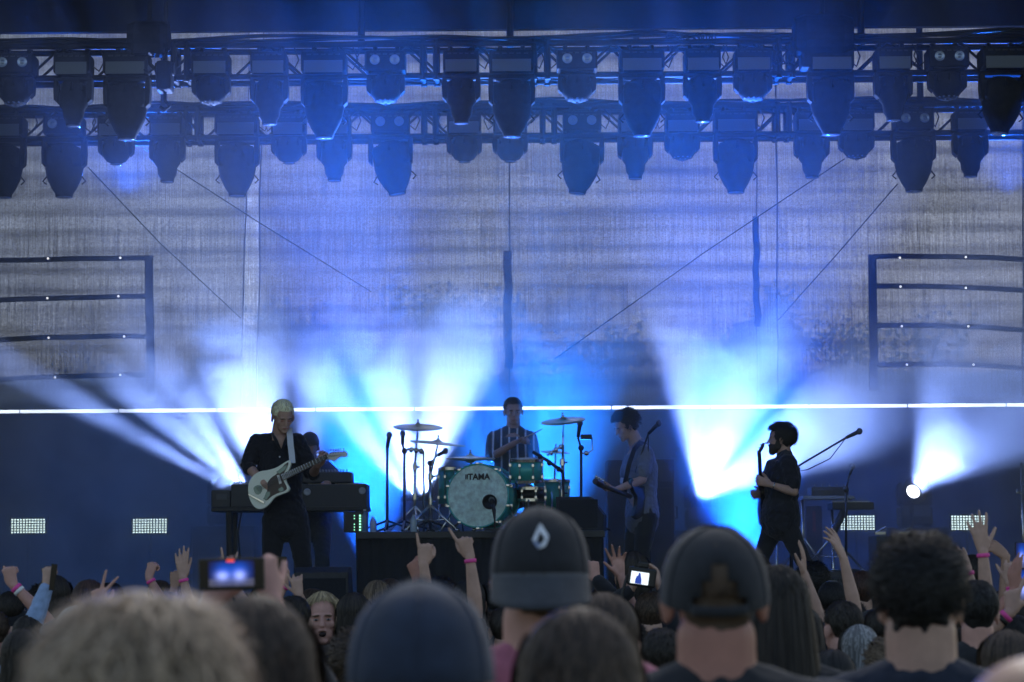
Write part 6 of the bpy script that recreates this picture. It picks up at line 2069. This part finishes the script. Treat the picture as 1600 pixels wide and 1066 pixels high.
# ---- the middle of the crowd
blonde = ppl(505, 926, 12.4, 'long-haired blond man turned round to face the camera, mouth open singing', ('long', 'blond', 0.26), yaw=PI + 0.05, face=True, vs=0.005, skin_k='pink', shirt='brown_top', seed=31, mouth=0.010, head=(0.0, 0.05, 0.03), s_head=1.06, near=True)
face_bits(blonde, 'blond', closed=False, mouth=0.011)
mid = [
    (560, 985, 8.2, 'curly brown-haired head with a reddish ear beside the navy cap', ('curly', 'brown', 0.05), 'grey_top', 'pink', {}),
    (498, 1012, 8.6, 'dark curly head low in front of the singing blond man', ('curly', 'dark', 0.05), 'white_tee', 'fair', {}),
    (765, 957, 13.5, 'short curly brown head between the navy cap and the emblem cap', ('curly', 'brown', 0.03), 'black_tee', 'fair', {}),
    (1016, 925, 12.6, 'brown-haired spectator holding a camera up with both hands', ('short', 'brown', 0.05), 'black_tee', 'fair', 'camera'),
    (1034, 982, 9.0, 'dark-haired head with a visible pink ear, close left of the black cap', ('short', 'dark', 0.05), 'black_tee', 'pink', {}),
    (988, 862, 13.6, 'dark round head right behind the raised camera', ('bob', 'dark', 0.1), 'black_tee', 'fair', {}),
    (1342, 976, 10.0, 'spectator with straight silver-blond hair in front of the wavy dark head', ('bob', 'grey', 0.2), 'black_tee', 'fair', {}),
    (1312, 940, 10.6, 'short dark-haired man with an ear showing, just left of the silver-blond hair', ('short', 'dark', 0.045), 'black_tee', 'pink', dict(yaw=0.5)),
    (1300, 1014, 8.4, 'dark-haired head at the bottom edge below the silver-blond hair', ('bob', 'black', 0.1), 'black_tee', 'fair', {}),
    (1388, 998, 9.4, 'light brown curly head low beside the silver-blond hair', ('curly', 'light_brown', 0.04), 'dark_green', 'fair', {}),
    (1247, 892, 14.2, 'short dark-haired head right of the very long straight hair', ('short', 'dark', 0.045), 'black_tee', 'fair', {}),
    (1300, 909, 13.8, 'round head in a dark knitted beanie near the bearded man\'s foot', ('short', 'black', 0.04), 'black_tee', 'fair', 'beanie'),
    (1252, 948, 9.8, 'long dark hair low between the straight-haired woman and the beanie', ('long', 'dark', 0.3), 'black_tee', 'fair', {}),
    (1393, 868, 12.6, 'dark-haired man with a pink ear, half behind the wavy dark head', ('short', 'dark', 0.045), 'black_tee', 'pink', dict(yaw=0.5)),
    (1524, 908, 9.4, 'short black-haired man with bare neck under the crossing raised arms', ('short', 'black', 0.04), 'black_tee', 'pink', {}),
    (1516, 868, 14.6, 'dark head behind the crossing raised arms at the right', ('short', 'dark', 0.045), 'black_tee', 'fair', {}),
    (1493, 985, 9.6, 'dark curly head low between the wavy dark head and the bare neck', ('curly', 'dark', 0.03), 'black_tee', 'fair', {}),
    (1572, 984, 7.4, 'dark brown head low at the right edge below the banded forearm', ('bob', 'brown', 0.1), 'black_tee', 'fair', {}),
    (140, 906, 12.5, 'shiny straight chestnut hair behind the two-fingered raised hand', ('bob', 'chestnut', 0.12), 'black_tee', 'fair', {}),
    (86, 900, 13.0, 'long dark hair behind the pale blue raised sleeve', ('long', 'dark', 0.2), 'black_tee', 'fair', {}),
    (118, 948, 10.4, 'pale cap low between the blue sleeve and the fluffy blond hair', ('short', 'grey', 0.03), 'grey_top', 'fair', 'cream'),
    (38, 982, 8.8, 'dark brown head at the lower left edge under the raised forearms', ('bob', 'dark', 0.1), 'grey_top', 'fair', {}),
    (590, 907, 14.5, 'light brown bobbed hair far off above the navy cap', ('bob', 'light_brown', 0.15), 'black_tee', 'fair', {}),
    (553, 926, 12.0, 'dark hair just right of the singing blond man', ('bob', 'dark', 0.1), 'black_tee', 'fair', {}),
    (733, 905, 12.8, 'dark head below the pointing hand, left of the emblem cap', ('bob', 'black', 0.1), 'black_tee', 'fair', {}),
    (459, 932, 11.4, 'dark head left of the singing blond man', ('short', 'dark', 0.045), 'black_tee', 'fair', {}),
    (332, 926, 13.8, 'blond head in a white cap just below the large raised phone', ('short', 'blond', 0.04), 'white_tee', 'fair', 'white'),
    (195, 930, 13.6, 'brown head behind the fluffy blond hair, left side', ('short', 'brown', 0.045), 'black_tee', 'fair', {}),
    (1345, 893, 14.8, 'reddish brown head beside the long bare forearm', ('short', 'chestnut', 0.045), 'black_tee', 'fair', {}),
    (1180, 866, 14.6, 'dark head just right of the black cap', ('short', 'dark', 0.045), 'black_tee', 'fair', {}),
    (1268, 880, 15.2, 'small dark head in front of the bearded man\'s rear leg', ('curly', 'black', 0.04), 'black_tee', 'fair', {}),
    (1588, 935, 11.4, 'white-shirted spectator at the right edge behind the raised phones', ('bob', 'dark', 0.1), 'white_tee', 'fair', {}),
]
M_KNIT = cloth('knit', (0.02, 0.02, 0.024))
for i, (px, yt, Y, lab, hr, sh, skk, ex) in enumerate(mid):
    kw = dict(ex) if isinstance(ex, dict) else {}
    if ex == 'cream': kw['cap'] = dict(col='cream_cap', droop=0.3)
    if ex == 'white': kw['cap'] = dict(col='white_tee', droop=0.3)
    if ex == 'camera':
        kw['arms'] = (dict(wrist=at(985, 922, 12.75), pole=(-1, 0, -1), dir=(0.15, 0.25, 1), palm=(0.9, 0.2, 0), thumb=-1, curls=GRIP), dict(wrist=at(1032, 918, 12.75), pole=(1, 0, -1), dir=(-0.1, 0.25, 1), palm=(-0.9, 0.2, 0), thumb=1, curls=GRIP))
        kw['vs'] = 0.006; kw['sleeve'] = 'long'
    f_ = ppl(px, yt, Y, lab, hr, shirt=sh, skin_k=skk, seed=40 + i, **kw)
    if ex == 'beanie':
        Q = f_['M'] @ Matrix.Scale(f_['s'], 4)
        bm = bmesh.new(); ell(bm, (0, -0.02, 0.158), (0.086, 0.104, 0.090), Q, 24)
        for v in bm.verts: v.co -= f_['org']
        o = lk('beanie', bm, M_KNIT, f_['root']); vox(o, 0.008, 1, wrinkle(0.002, 50, 1))

# ---- spectators with raised hands: (crown px, py, Y, label, hair, shirt, sleeve, arms, bands)
def up(px, yt, Y, lab, hr, sh, slv, arms, bands=(), sk='fair', seed=0, **kw):
    return ppl(px, yt, Y, lab, hr, shirt=sh, sleeve=slv, arms=arms, bands=bands, skin_k=sk, vs=0.0055, seed=seed, **kw)
up(-8, 955, 12.2, 'spectator at the left edge raising a thumb-up fist with a pink and white wristband', ('short', 'brown', .04), 'black_tee', 'short',
   (None, raised(22, 915, 12.2, dir=(-0.35, 0.1, 1), curls=(0.1, 1, 1, 1, 1), thumb_out=0.2, palm=(0.3, 1, 0), pole=(1, 0, -0.6), stretch=1.0)), ((1, 'pink'), (1, 'white')), 'pink', 81)
up(45, 962, 12.0, 'spectator raising an arm in a pale blue patterned sleeve, dark phone in the fist', ('long', 'dark', .25), 'light_blue', 'long',
   (None, raised(73, 917, 12.0, dir=(-0.05, 0.2, 1), curls=(0.4, 0.8, 0.9, 0.9, 0.9), palm=(0.6, 0.8, 0), pole=(-0.6, 0, -1))), (), 'fair', 82)
up(160, 972, 11.0, 'spectator holding up two spread fingers before the chestnut hair', ('bob', 'grey', .1), 'grey_top', 'long',
   (raised(152, 952, 11.0, dir=(0.0, 0.1, 1), curls=(0.6, 0.02, 0.02, 0.95, 0.95), spread=0.75, palm=(0, 1, 0), pole=(-1, 0, -0.5)), None), (), 'pink', 83)
up(243, 948, 14.6, 'spectator raising a loose fist with a pink wristband, left of the open hand', ('short', 'dark', .04), 'black_tee', 'short',
   (None, raised(232, 900, 14.6, dir=(0.2, 0.2, 1), curls=(0.5, 0.75, 0.85, 0.9, 0.9), palm=(0.5, 0.8, 0), pole=(0.6, 0, -1))), ((1, 'pink'),), 'pink', 84)
up(262, 957, 14.0, 'spectator raising an open hand with a pink wristband, fingers together', ('short', 'brown', .04), 'black_tee', 'short',
   (None, raised(284, 889, 14.0, dir=(-0.05, 0.05, 1), curls=OPEN, spread=0.12, palm=(0, 1, 0), pole=(0.5, 0, -1), thumb=-1, thumb_out=0.35)), ((1, 'pink'),), 'fair', 85)
up(300, 968, 14.4, 'spectator whose relaxed hand with a dark bracelet shows behind the open hand', ('bob', 'brown', .1), 'black_tee', 'short',
   (raised(273, 908, 14.4, dir=(0.1, 0.2, 1), curls=(0.4, 0.6, 0.7, 0.7, 0.7), pole=(-0.4, 0, -1)), None), ((0, 'dark'),), 'tan', 86)
up(312, 950, 14.2, 'spectator raising a tanned bent fist with a pink wristband above the phone', ('short', 'dark', .04), 'black_tee', 'short',
   (None, raised(344, 862, 14.2, dir=(0.65, 0.1, 0.9), curls=(0.8, 0.85, 0.9, 0.9, 0.9), palm=(0.6, 0.6, -0.5), pole=(0.3, 0, -1))), ((1, 'pink'),), 'tan', 87)
up(372, 950, 13.4, 'spectator making a horned hand sign just above the phone\'s top edge', ('short', 'dark', .04), 'black_tee', 'short',
   (None, raised(350, 884, 13.4, dir=(0.0, 0.1, 1), curls=HORNS, spread=0.2, pole=(0.5, 0, -1))), (), 'fair', 88)
fA = up(425, 962, 6.0, 'spectator holding a big horizontal phone high to film the stage', ('short', 'brown', .04), 'black_tee', 'short',
   (dict(elbow=at(300, 1010, 6.05), wrist=at(330, 945, 5.98), dir=(0.2, 0.1, 1), palm=(0.2, 1, 0), thumb=-1, curls=(0.5, 0.7, 0.7, 0.7, 0.7), hand=True),
    dict(elbow=at(452, 1010, 5.9), wrist=at(425, 938, 5.88), dir=(-0.25, 0.15, 1), palm=(-0.55, 0.85, 0), thumb=-1, curls=(0.3, 0.75, 0.95, 1.0, 1.0), thumb_out=0.9)), (), 'pink', 89)
up(470, 958, 14.4, 'spectator holding an upright dark phone with a pink wristband, right of the guitarist', ('short', 'dark', .04), 'black_tee', 'short',
   (raised(446, 913, 14.4, dir=(0.05, 0.1, 1), curls=GRIP, palm=(-0.9, 0.3, 0), thumb=1, pole=(-0.3, 0, -1)), raised(462, 915, 14.1, dir=(-0.25, 0.1, 1), curls=(0.2, 0.2, 0.45, 0.6, 0.3), pole=(0.6, 0, -1))), ((0, 'pink'),), 'fair', 90)
up(690, 968, 12.4, 'spectator raising a hand clasping a small dark object beside the little-finger sign', ('short', 'brown', .04), 'black_tee', 'short',
   (raised(652, 878, 12.4, dir=(-0.25, 0.1, 1), curls=(0.5, 0.5, 0.7, 0.85, 0.9), palm=(0.5, 0.8, 0), pole=(0.4, 0, -1)), None), ((0, 'dark'),), 'ruddy', 91)
up(610, 958, 11.6, 'spectator raising a pale hand with little finger up, left of the bass drum', ('bob', 'dark', .1), 'black_tee', 'short',
   (None, raised(662, 882, 11.6, dir=(0.12, 0.05, 1), curls=PINKY, spread=0.25, thumb=-1, palm=(0, 1, 0), pole=(0.3, 0, -1), stretch=1.05)), (), 'fair', 92)
up(790, 948, 11.8, 'spectator pointing up with a pink wristband in front of the bass drum', ('short', 'dark', .04), 'black_tee', 'short',
   (raised(734, 846, 11.8, dir=(-0.42, 0.05, 1), curls=(0.6, 0.04, 0.95, 1.0, 1.0), palm=(0.3, 1, 0), thumb=1, pole=(0.5, 0, -1), stretch=1.05), None), ((0, 'pink'),), 'fair', 93)
up(915, 948, 12.8, 'spectator in a black long sleeve with thumb and finger raised, right of the emblem cap', ('short', 'dark', .04), 'black_tee', 'long',
   (None, raised(932, 905, 12.8, dir=(-0.25, 0.1, 1), curls=(0.0, 0.15, 0.9, 1.0, 1.0), pole=(0.5, 0, -1))), (), 'pink', 94)
up(955, 958, 12.9, 'spectator holding an open palm up left of the camera', ('short', 'brown', .04), 'black_tee', 'short',
   (None, raised(970, 900, 12.9, dir=(-0.2, -0.05, 1), curls=(0.15, 0.12, 0.15, 0.2, 0.3), spread=0.35, palm=(0.1, -1, 0.1), thumb=-1, pole=(0.5, 0, -1))), (), 'pink', 95)
up(1240, 955, 13.0, 'spectator raising a flat hand edge-on at the bearded man\'s feet', ('short', 'dark', .04), 'black_tee', 'short',
   (None, raised(1256, 892, 13.0, dir=(0.0, 0.05, 1), curls=(0.1, 0.1, 0.1, 0.1, 0.1), spread=0.05, palm=(-0.95, 0.3, 0), thumb_out=0.5, pole=(0.5, 0, -1))), (), 'fair', 96)
up(1372, 952, 12.2, 'spectator stretching a long bare forearm and open hand toward the small keyboard', ('short', 'dark', .04), 'black_tee', 'short',
   (raised(1318, 873, 12.2, dir=(-0.42, 0.1, 1), curls=(0.1, 0.1, 0.12, 0.15, 0.2), spread=0.18, palm=(-0.85, 0.6, 0.1), pole=(0.75, 0, -0.5), stretch=1.1), None), (), 'fair', 97)
up(1480, 960, 11.2, 'spectator raising a pointing hand with a pink wristband left of the tall open hand', ('short', 'black', .04), 'black_tee', 'short',
   (None, raised(1508, 872, 11.2, dir=(-0.55, 0.05, 1), curls=(0.5, 0.05, 0.5, 0.7, 0.8), palm=(0.1, 1, 0.1), pole=(0.9, 0, -0.6), stretch=1.0)), ((1, 'pink'),), 'fair', 98)
up(1585, 962, 10.8, 'spectator raising the tallest open hand, pink wristband, at the right', ('short', 'black', .04), 'black_tee', 'short',
   (raised(1536, 850, 10.8, dir=(-0.14, 0.05, 1), curls=OPEN, spread=0.22, palm=(0, 1, 0.0), thumb=-1, thumb_out=0.75, pole=(0.4, 0, -1), stretch=1.15), None), ((0, 'pink'),), 'fair', 99)
up(1600, 950, 12.4, 'spectator with a tanned pinching hand beside the tallest open hand', ('short', 'dark', .04), 'black_tee', 'short',
   (raised(1572, 862, 12.4, dir=(-0.8, 0.1, 0.7), curls=(0.4, 0.6, 0.6, 0.6, 0.6), palm=(0, 0.8, -0.6), pole=(0.9, 0, -0.5), stretch=1.1), None), (), 'tan', 100)
up(1562, 975, 11.6, 'spectator with a raised thumb and pink wristband before the right edge phones', ('short', 'brown', .04), 'grey_top', 'short',
   (None, raised(1574, 893, 11.6, dir=(0.1, 0.05, 1), curls=(0.1, 0.6, 0.85, 0.9, 0.9), palm=(0.4, 0.8, 0), pole=(0.8, 0, -1))), ((1, 'pink'),), 'fair', 101)
up(1622, 985, 10.6, 'spectator lifting a brown hand with joined fingers at the right edge', ('short', 'brown', .04), 'black_tee', 'short',
   (raised(1584, 925, 10.6, dir=(0.0, 0.05, 1), curls=(0.3, 0.1, 0.12, 0.2, 0.3), spread=0.06, palm=(0.7, 0.7, 0), pole=(-0.6, 0, -1), stretch=1.1), None), ((0, 'pink'),), 'ruddy', 102)
up(1610, 1000, 9.6, 'spectator with a black and a pink wristband on the lowest raised hand at the right', ('bob', 'dark', .1), 'black_tee', 'short',
   (raised(1577, 958, 9.6, dir=(0.12, 0.05, 1), curls=(0.3, 0.1, 0.9, 1, 1), palm=(0.5, 0.8, 0), pole=(-0.3, 0, -1)), None), ((0, 'pink'), (0, 'dark')), 'fair', 103)

# ---- phones and the camera
def phone(px, py, Y, w, h, label, rot=0.0, tilt=0.0, screen=None, yaw=0.0):
    root = empty('phone', at(px, py, Y), label=label, cat='phone', rot=(tilt, rot, yaw))
    bm = bmesh.new(); box(bm, (0, 0, 0), (w, 0.0085, h), bev=0.003)
    es = [e for e in bm.edges]
    lk('casing', bm, mat('phone_case', (0.012, 0.012, 0.014), 0.3), root)
    bm = bmesh.new(); box(bm, (0, -0.0046, 0), (w - 0.008, 0.0008, h - 0.008), bev=0.0)
    lk('screen', bm, screen or mat('screen_off', (0.01, 0.01, 0.012), 0.1), root)
    return root
def stage_screen(name, k=1.0):
    """a small moving picture of the blue stage"""
    m = bpy.data.materials.new(name); m.use_nodes = True
    t = m.node_tree; b = t.nodes['Principled BSDF']; L = t.links.new
    tc = t.nodes.new('ShaderNodeTexCoord')
    sx = t.nodes.new('ShaderNodeSeparateXYZ'); L(tc.outputs['Generated'], sx.inputs[0])
    def math_(op, a, bb):
        n = t.nodes.new('ShaderNodeMath'); n.operation = op
        for q, v in enumerate((a, bb)):
            if isinstance(v, (int, float)): n.inputs[q].default_value = v
            else: L(v, n.inputs[q])
        return n.outputs[0]
    def blob(cx, cz, rx, rz):
        x = math_('DIVIDE', math_('SUBTRACT', sx.outputs['X'], cx), rx); z = math_('DIVIDE', math_('SUBTRACT', sx.outputs['Z'], cz), rz)
        d = math_('ADD', math_('MULTIPLY', x, x), math_('MULTIPLY', z, z))
        return math_('POWER', 2.7, math_('MULTIPLY', d, -1.0))
    g1 = math_('ADD', blob(0.30, 0.42, 0.13, 0.16), blob(0.68, 0.42, 0.12, 0.18))
    g2 = math_('ADD', blob(0.32, 0.58, 0.2, 0.35), blob(0.68, 0.60, 0.2, 0.35))
    nz = t.nodes.new('ShaderNodeTexNoise'); nz.inputs['Scale'].default_value = 14; L(tc.outputs['Generated'], nz.inputs['Vector'])
    low = math_('MULTIPLY', math_('GREATER_THAN', 0.3, sx.outputs['Z']), math_('MULTIPLY', nz.outputs['Fac'], 0.10))
    cb = t.nodes.new('ShaderNodeCombineXYZ')
    L(math_('ADD', math_('MULTIPLY', g1, 0.35), low), cb.inputs[0])
    L(math_('ADD', math_('ADD', math_('MULTIPLY', g1, 0.40), math_('MULTIPLY', g2, 0.06)), low), cb.inputs[1])
    L(math_('ADD', math_('ADD', math_('MULTIPLY', g1, 0.8), math_('MULTIPLY', g2, 0.45)), math_('ADD', low, 0.03)), cb.inputs[2])
    L(cb.outputs[0], b.inputs['Emission Color']); b.inputs['Emission Strength'].default_value = k
    b.inputs['Base Color'].default_value = (0.01, 0.01, 0.012, 1); b.inputs['Roughness'].default_value = 0.15
    return m
SCR = stage_screen('screen_stage', 1.15)
ph = phone(362, 897, 5.80, 0.158, 0.077, 'big black horizontal phone filming the blue stage, red mark on its screen', rot=-0.02)
bm = bmesh.new(); box(bm, (0.0, -0.0056, 0.001), (0.108, 0.0004, 0.060)); lk('picture', bm, SCR, ph.children[1] if ph.children else ph)
bm = bmesh.new(); box(bm, (-0.002, -0.0058, 0.0315), (0.018, 0.0006, 0.0055), bev=0.0); lk('record_mark', bm, mat('record_red', (0.8, 0.05, 0.03), emit=(1, 0.10, 0.06), estr=0.8), ph.children[1] if ph.children else ph)
phone(438, 889, 14.3, 0.072, 0.145, 'upright dark phone with a bright top edge, right of the guitarist', rot=0.04)
bm = bmesh.new(); o_ = at(438, 872, 14.28)
phone(83, 902, 11.95, 0.03, 0.13, 'small dark phone seen edge-on in the pale blue sleeved hand', rot=0.1)
phone(1601, 868, 10.9, 0.085, 0.12, 'phone with a pale screen cut off by the right edge, the upper one', screen=SCR)
phone(1603, 915, 11.0, 0.085, 0.15, 'phone with a blue lit screen cut off by the right edge, the lower one', screen=SCR)
p = at(1003, 902, 12.5)
root = empty('camera', p, label='black photo camera held up, its bright screen showing a man\'s dark outline', cat='camera', rot=(0, 0.15, 0))
bm = bmesh.new(); box(bm, (0, 0, 0), (0.145, 0.05, 0.10), bev=0.012); box(bm, (0, 0.0, 0.062), (0.055, 0.05, 0.035), bev=0.01)
lathe(bm, [(0.034, 0.02), (0.036, 0.09), (0.03, 0.10), (0, 0.10)], 24, Matrix.Rotation(-PI / 2, 4, 'X'))
lk('camera_body', bm, mat('camera_black', (0.012, 0.012, 0.013), 0.4), root)
bm = bmesh.new(); box(bm, (-0.012, -0.028, -0.006), (0.092, 0.006, 0.062), bev=0.001)
sc_ = lk('screen', bm, mat('screen_white', (0.8, 0.8, 0.8), emit=(0.85, 0.95, 1.0), estr=1.0), root)
bm = bmesh.new()
prism(bm, [(-0.034, -0.036), (0.000, -0.036), (-0.002, -0.012), (-0.008, 0.006), (-0.010, 0.016), (-0.015, 0.022), (-0.021, 0.018), (-0.021, 0.008), (-0.030, 0.0), (-0.034, -0.015)], -0.0325, -0.0315, 'y')
lk('figure_image', bm, mat('screen_blue', (0.02, 0.04, 0.2), emit=(0.02, 0.05, 0.30), estr=1.0), sc_)
bm = bmesh.new()
tube(bm, [(-0.075, 0, 0.0), (-0.09, -0.01, -0.10), (-0.07, -0.02, -0.25)], 0.008, 6)
lk('neck_strap', bm, M_BLACK, root)

# ---- filling in the rest of the crowd with dim heads
rr = random.Random(99)
taken = [(m_[0], m_[2]) for m_ in mid]
kinds = [('short', 'dark', 0.045), ('short', 'black', 0.045), ('bob', 'dark', 0.1), ('short', 'brown', 0.045), ('curly', 'dark', 0.04), ('bob', 'brown', 0.1)]
KNAME = {('short', 'dark'): 'short dark hair', ('short', 'black'): 'short black hair', ('bob', 'dark'): 'chin-length dark hair', ('short', 'brown'): 'short brown hair', ('curly', 'dark'): 'curly dark hair', ('bob', 'brown'): 'chin-length brown hair'}
protos = {}
n = 0
for row, Y in enumerate((16.4, 15.4, 14.6, 13.2, 11.2, 9.2)):
    w = 1600 / (F / Y)
    step = 0.62 if Y > 14 else 0.75
    nrow = 0
    x = -w / 2 - 0.2 + (0.3 if row % 2 else 0)
    while x < w / 2 + 0.3:
        xx = x + rr.uniform(-0.12, 0.12); yy = Y + rr.uniform(-0.25, 0.25)
        x += step
        px = 800 + xx * F / yy
        if any(abs(px - q) * yy / F < 0.30 and abs(yy - d) < 0.5 for q, d in taken): continue
        zt = rr.uniform(1.58, 1.74) if Y > 14 else rr.uniform(1.50, 1.64)
        kd = kinds[rr.randrange(6)]
        key = kd[:2]
        top = 880 + (1.85 - zt) * F / yy
        nrow = nrow + 1
        lab = 'dim spectator with %s, %s from left in the %s row of heads' % (KNAME[key], ORD[nrow - 1], ['farthest', 'second farthest', 'third farthest', 'fourth farthest', 'middle', 'nearer'][row])
        if key not in protos:
            f_ = ppl(px, top, yy, lab, kd, shirt='black_tee', seed=200 + len(protos), vs=0.009, H=1.70)
            protos[key] = (f_['root'], 1.70 * 1.0, f_['root'].location.copy(), zt)
            f_['root']['group'] = 'dim spectators filling the crowd'
            continue
        src, H0, loc0, zt0 = protos[key]
        PLACE = (src, Vector((xx, yy, 0)), zt / zt0, rr.uniform(-0.5, 0.5), lab)
        taken.append((px, yy))
        protos.setdefault('copies', []).append(PLACE)
finish_pending()
cnt = {}
for src, loc, k, yaw, lab in protos.get('copies', []):
    c = copy_tree(src)
    c.location = loc; c.scale = (k, k, k); c.rotation_euler = (0, 0, yaw)
    c['label'] = lab
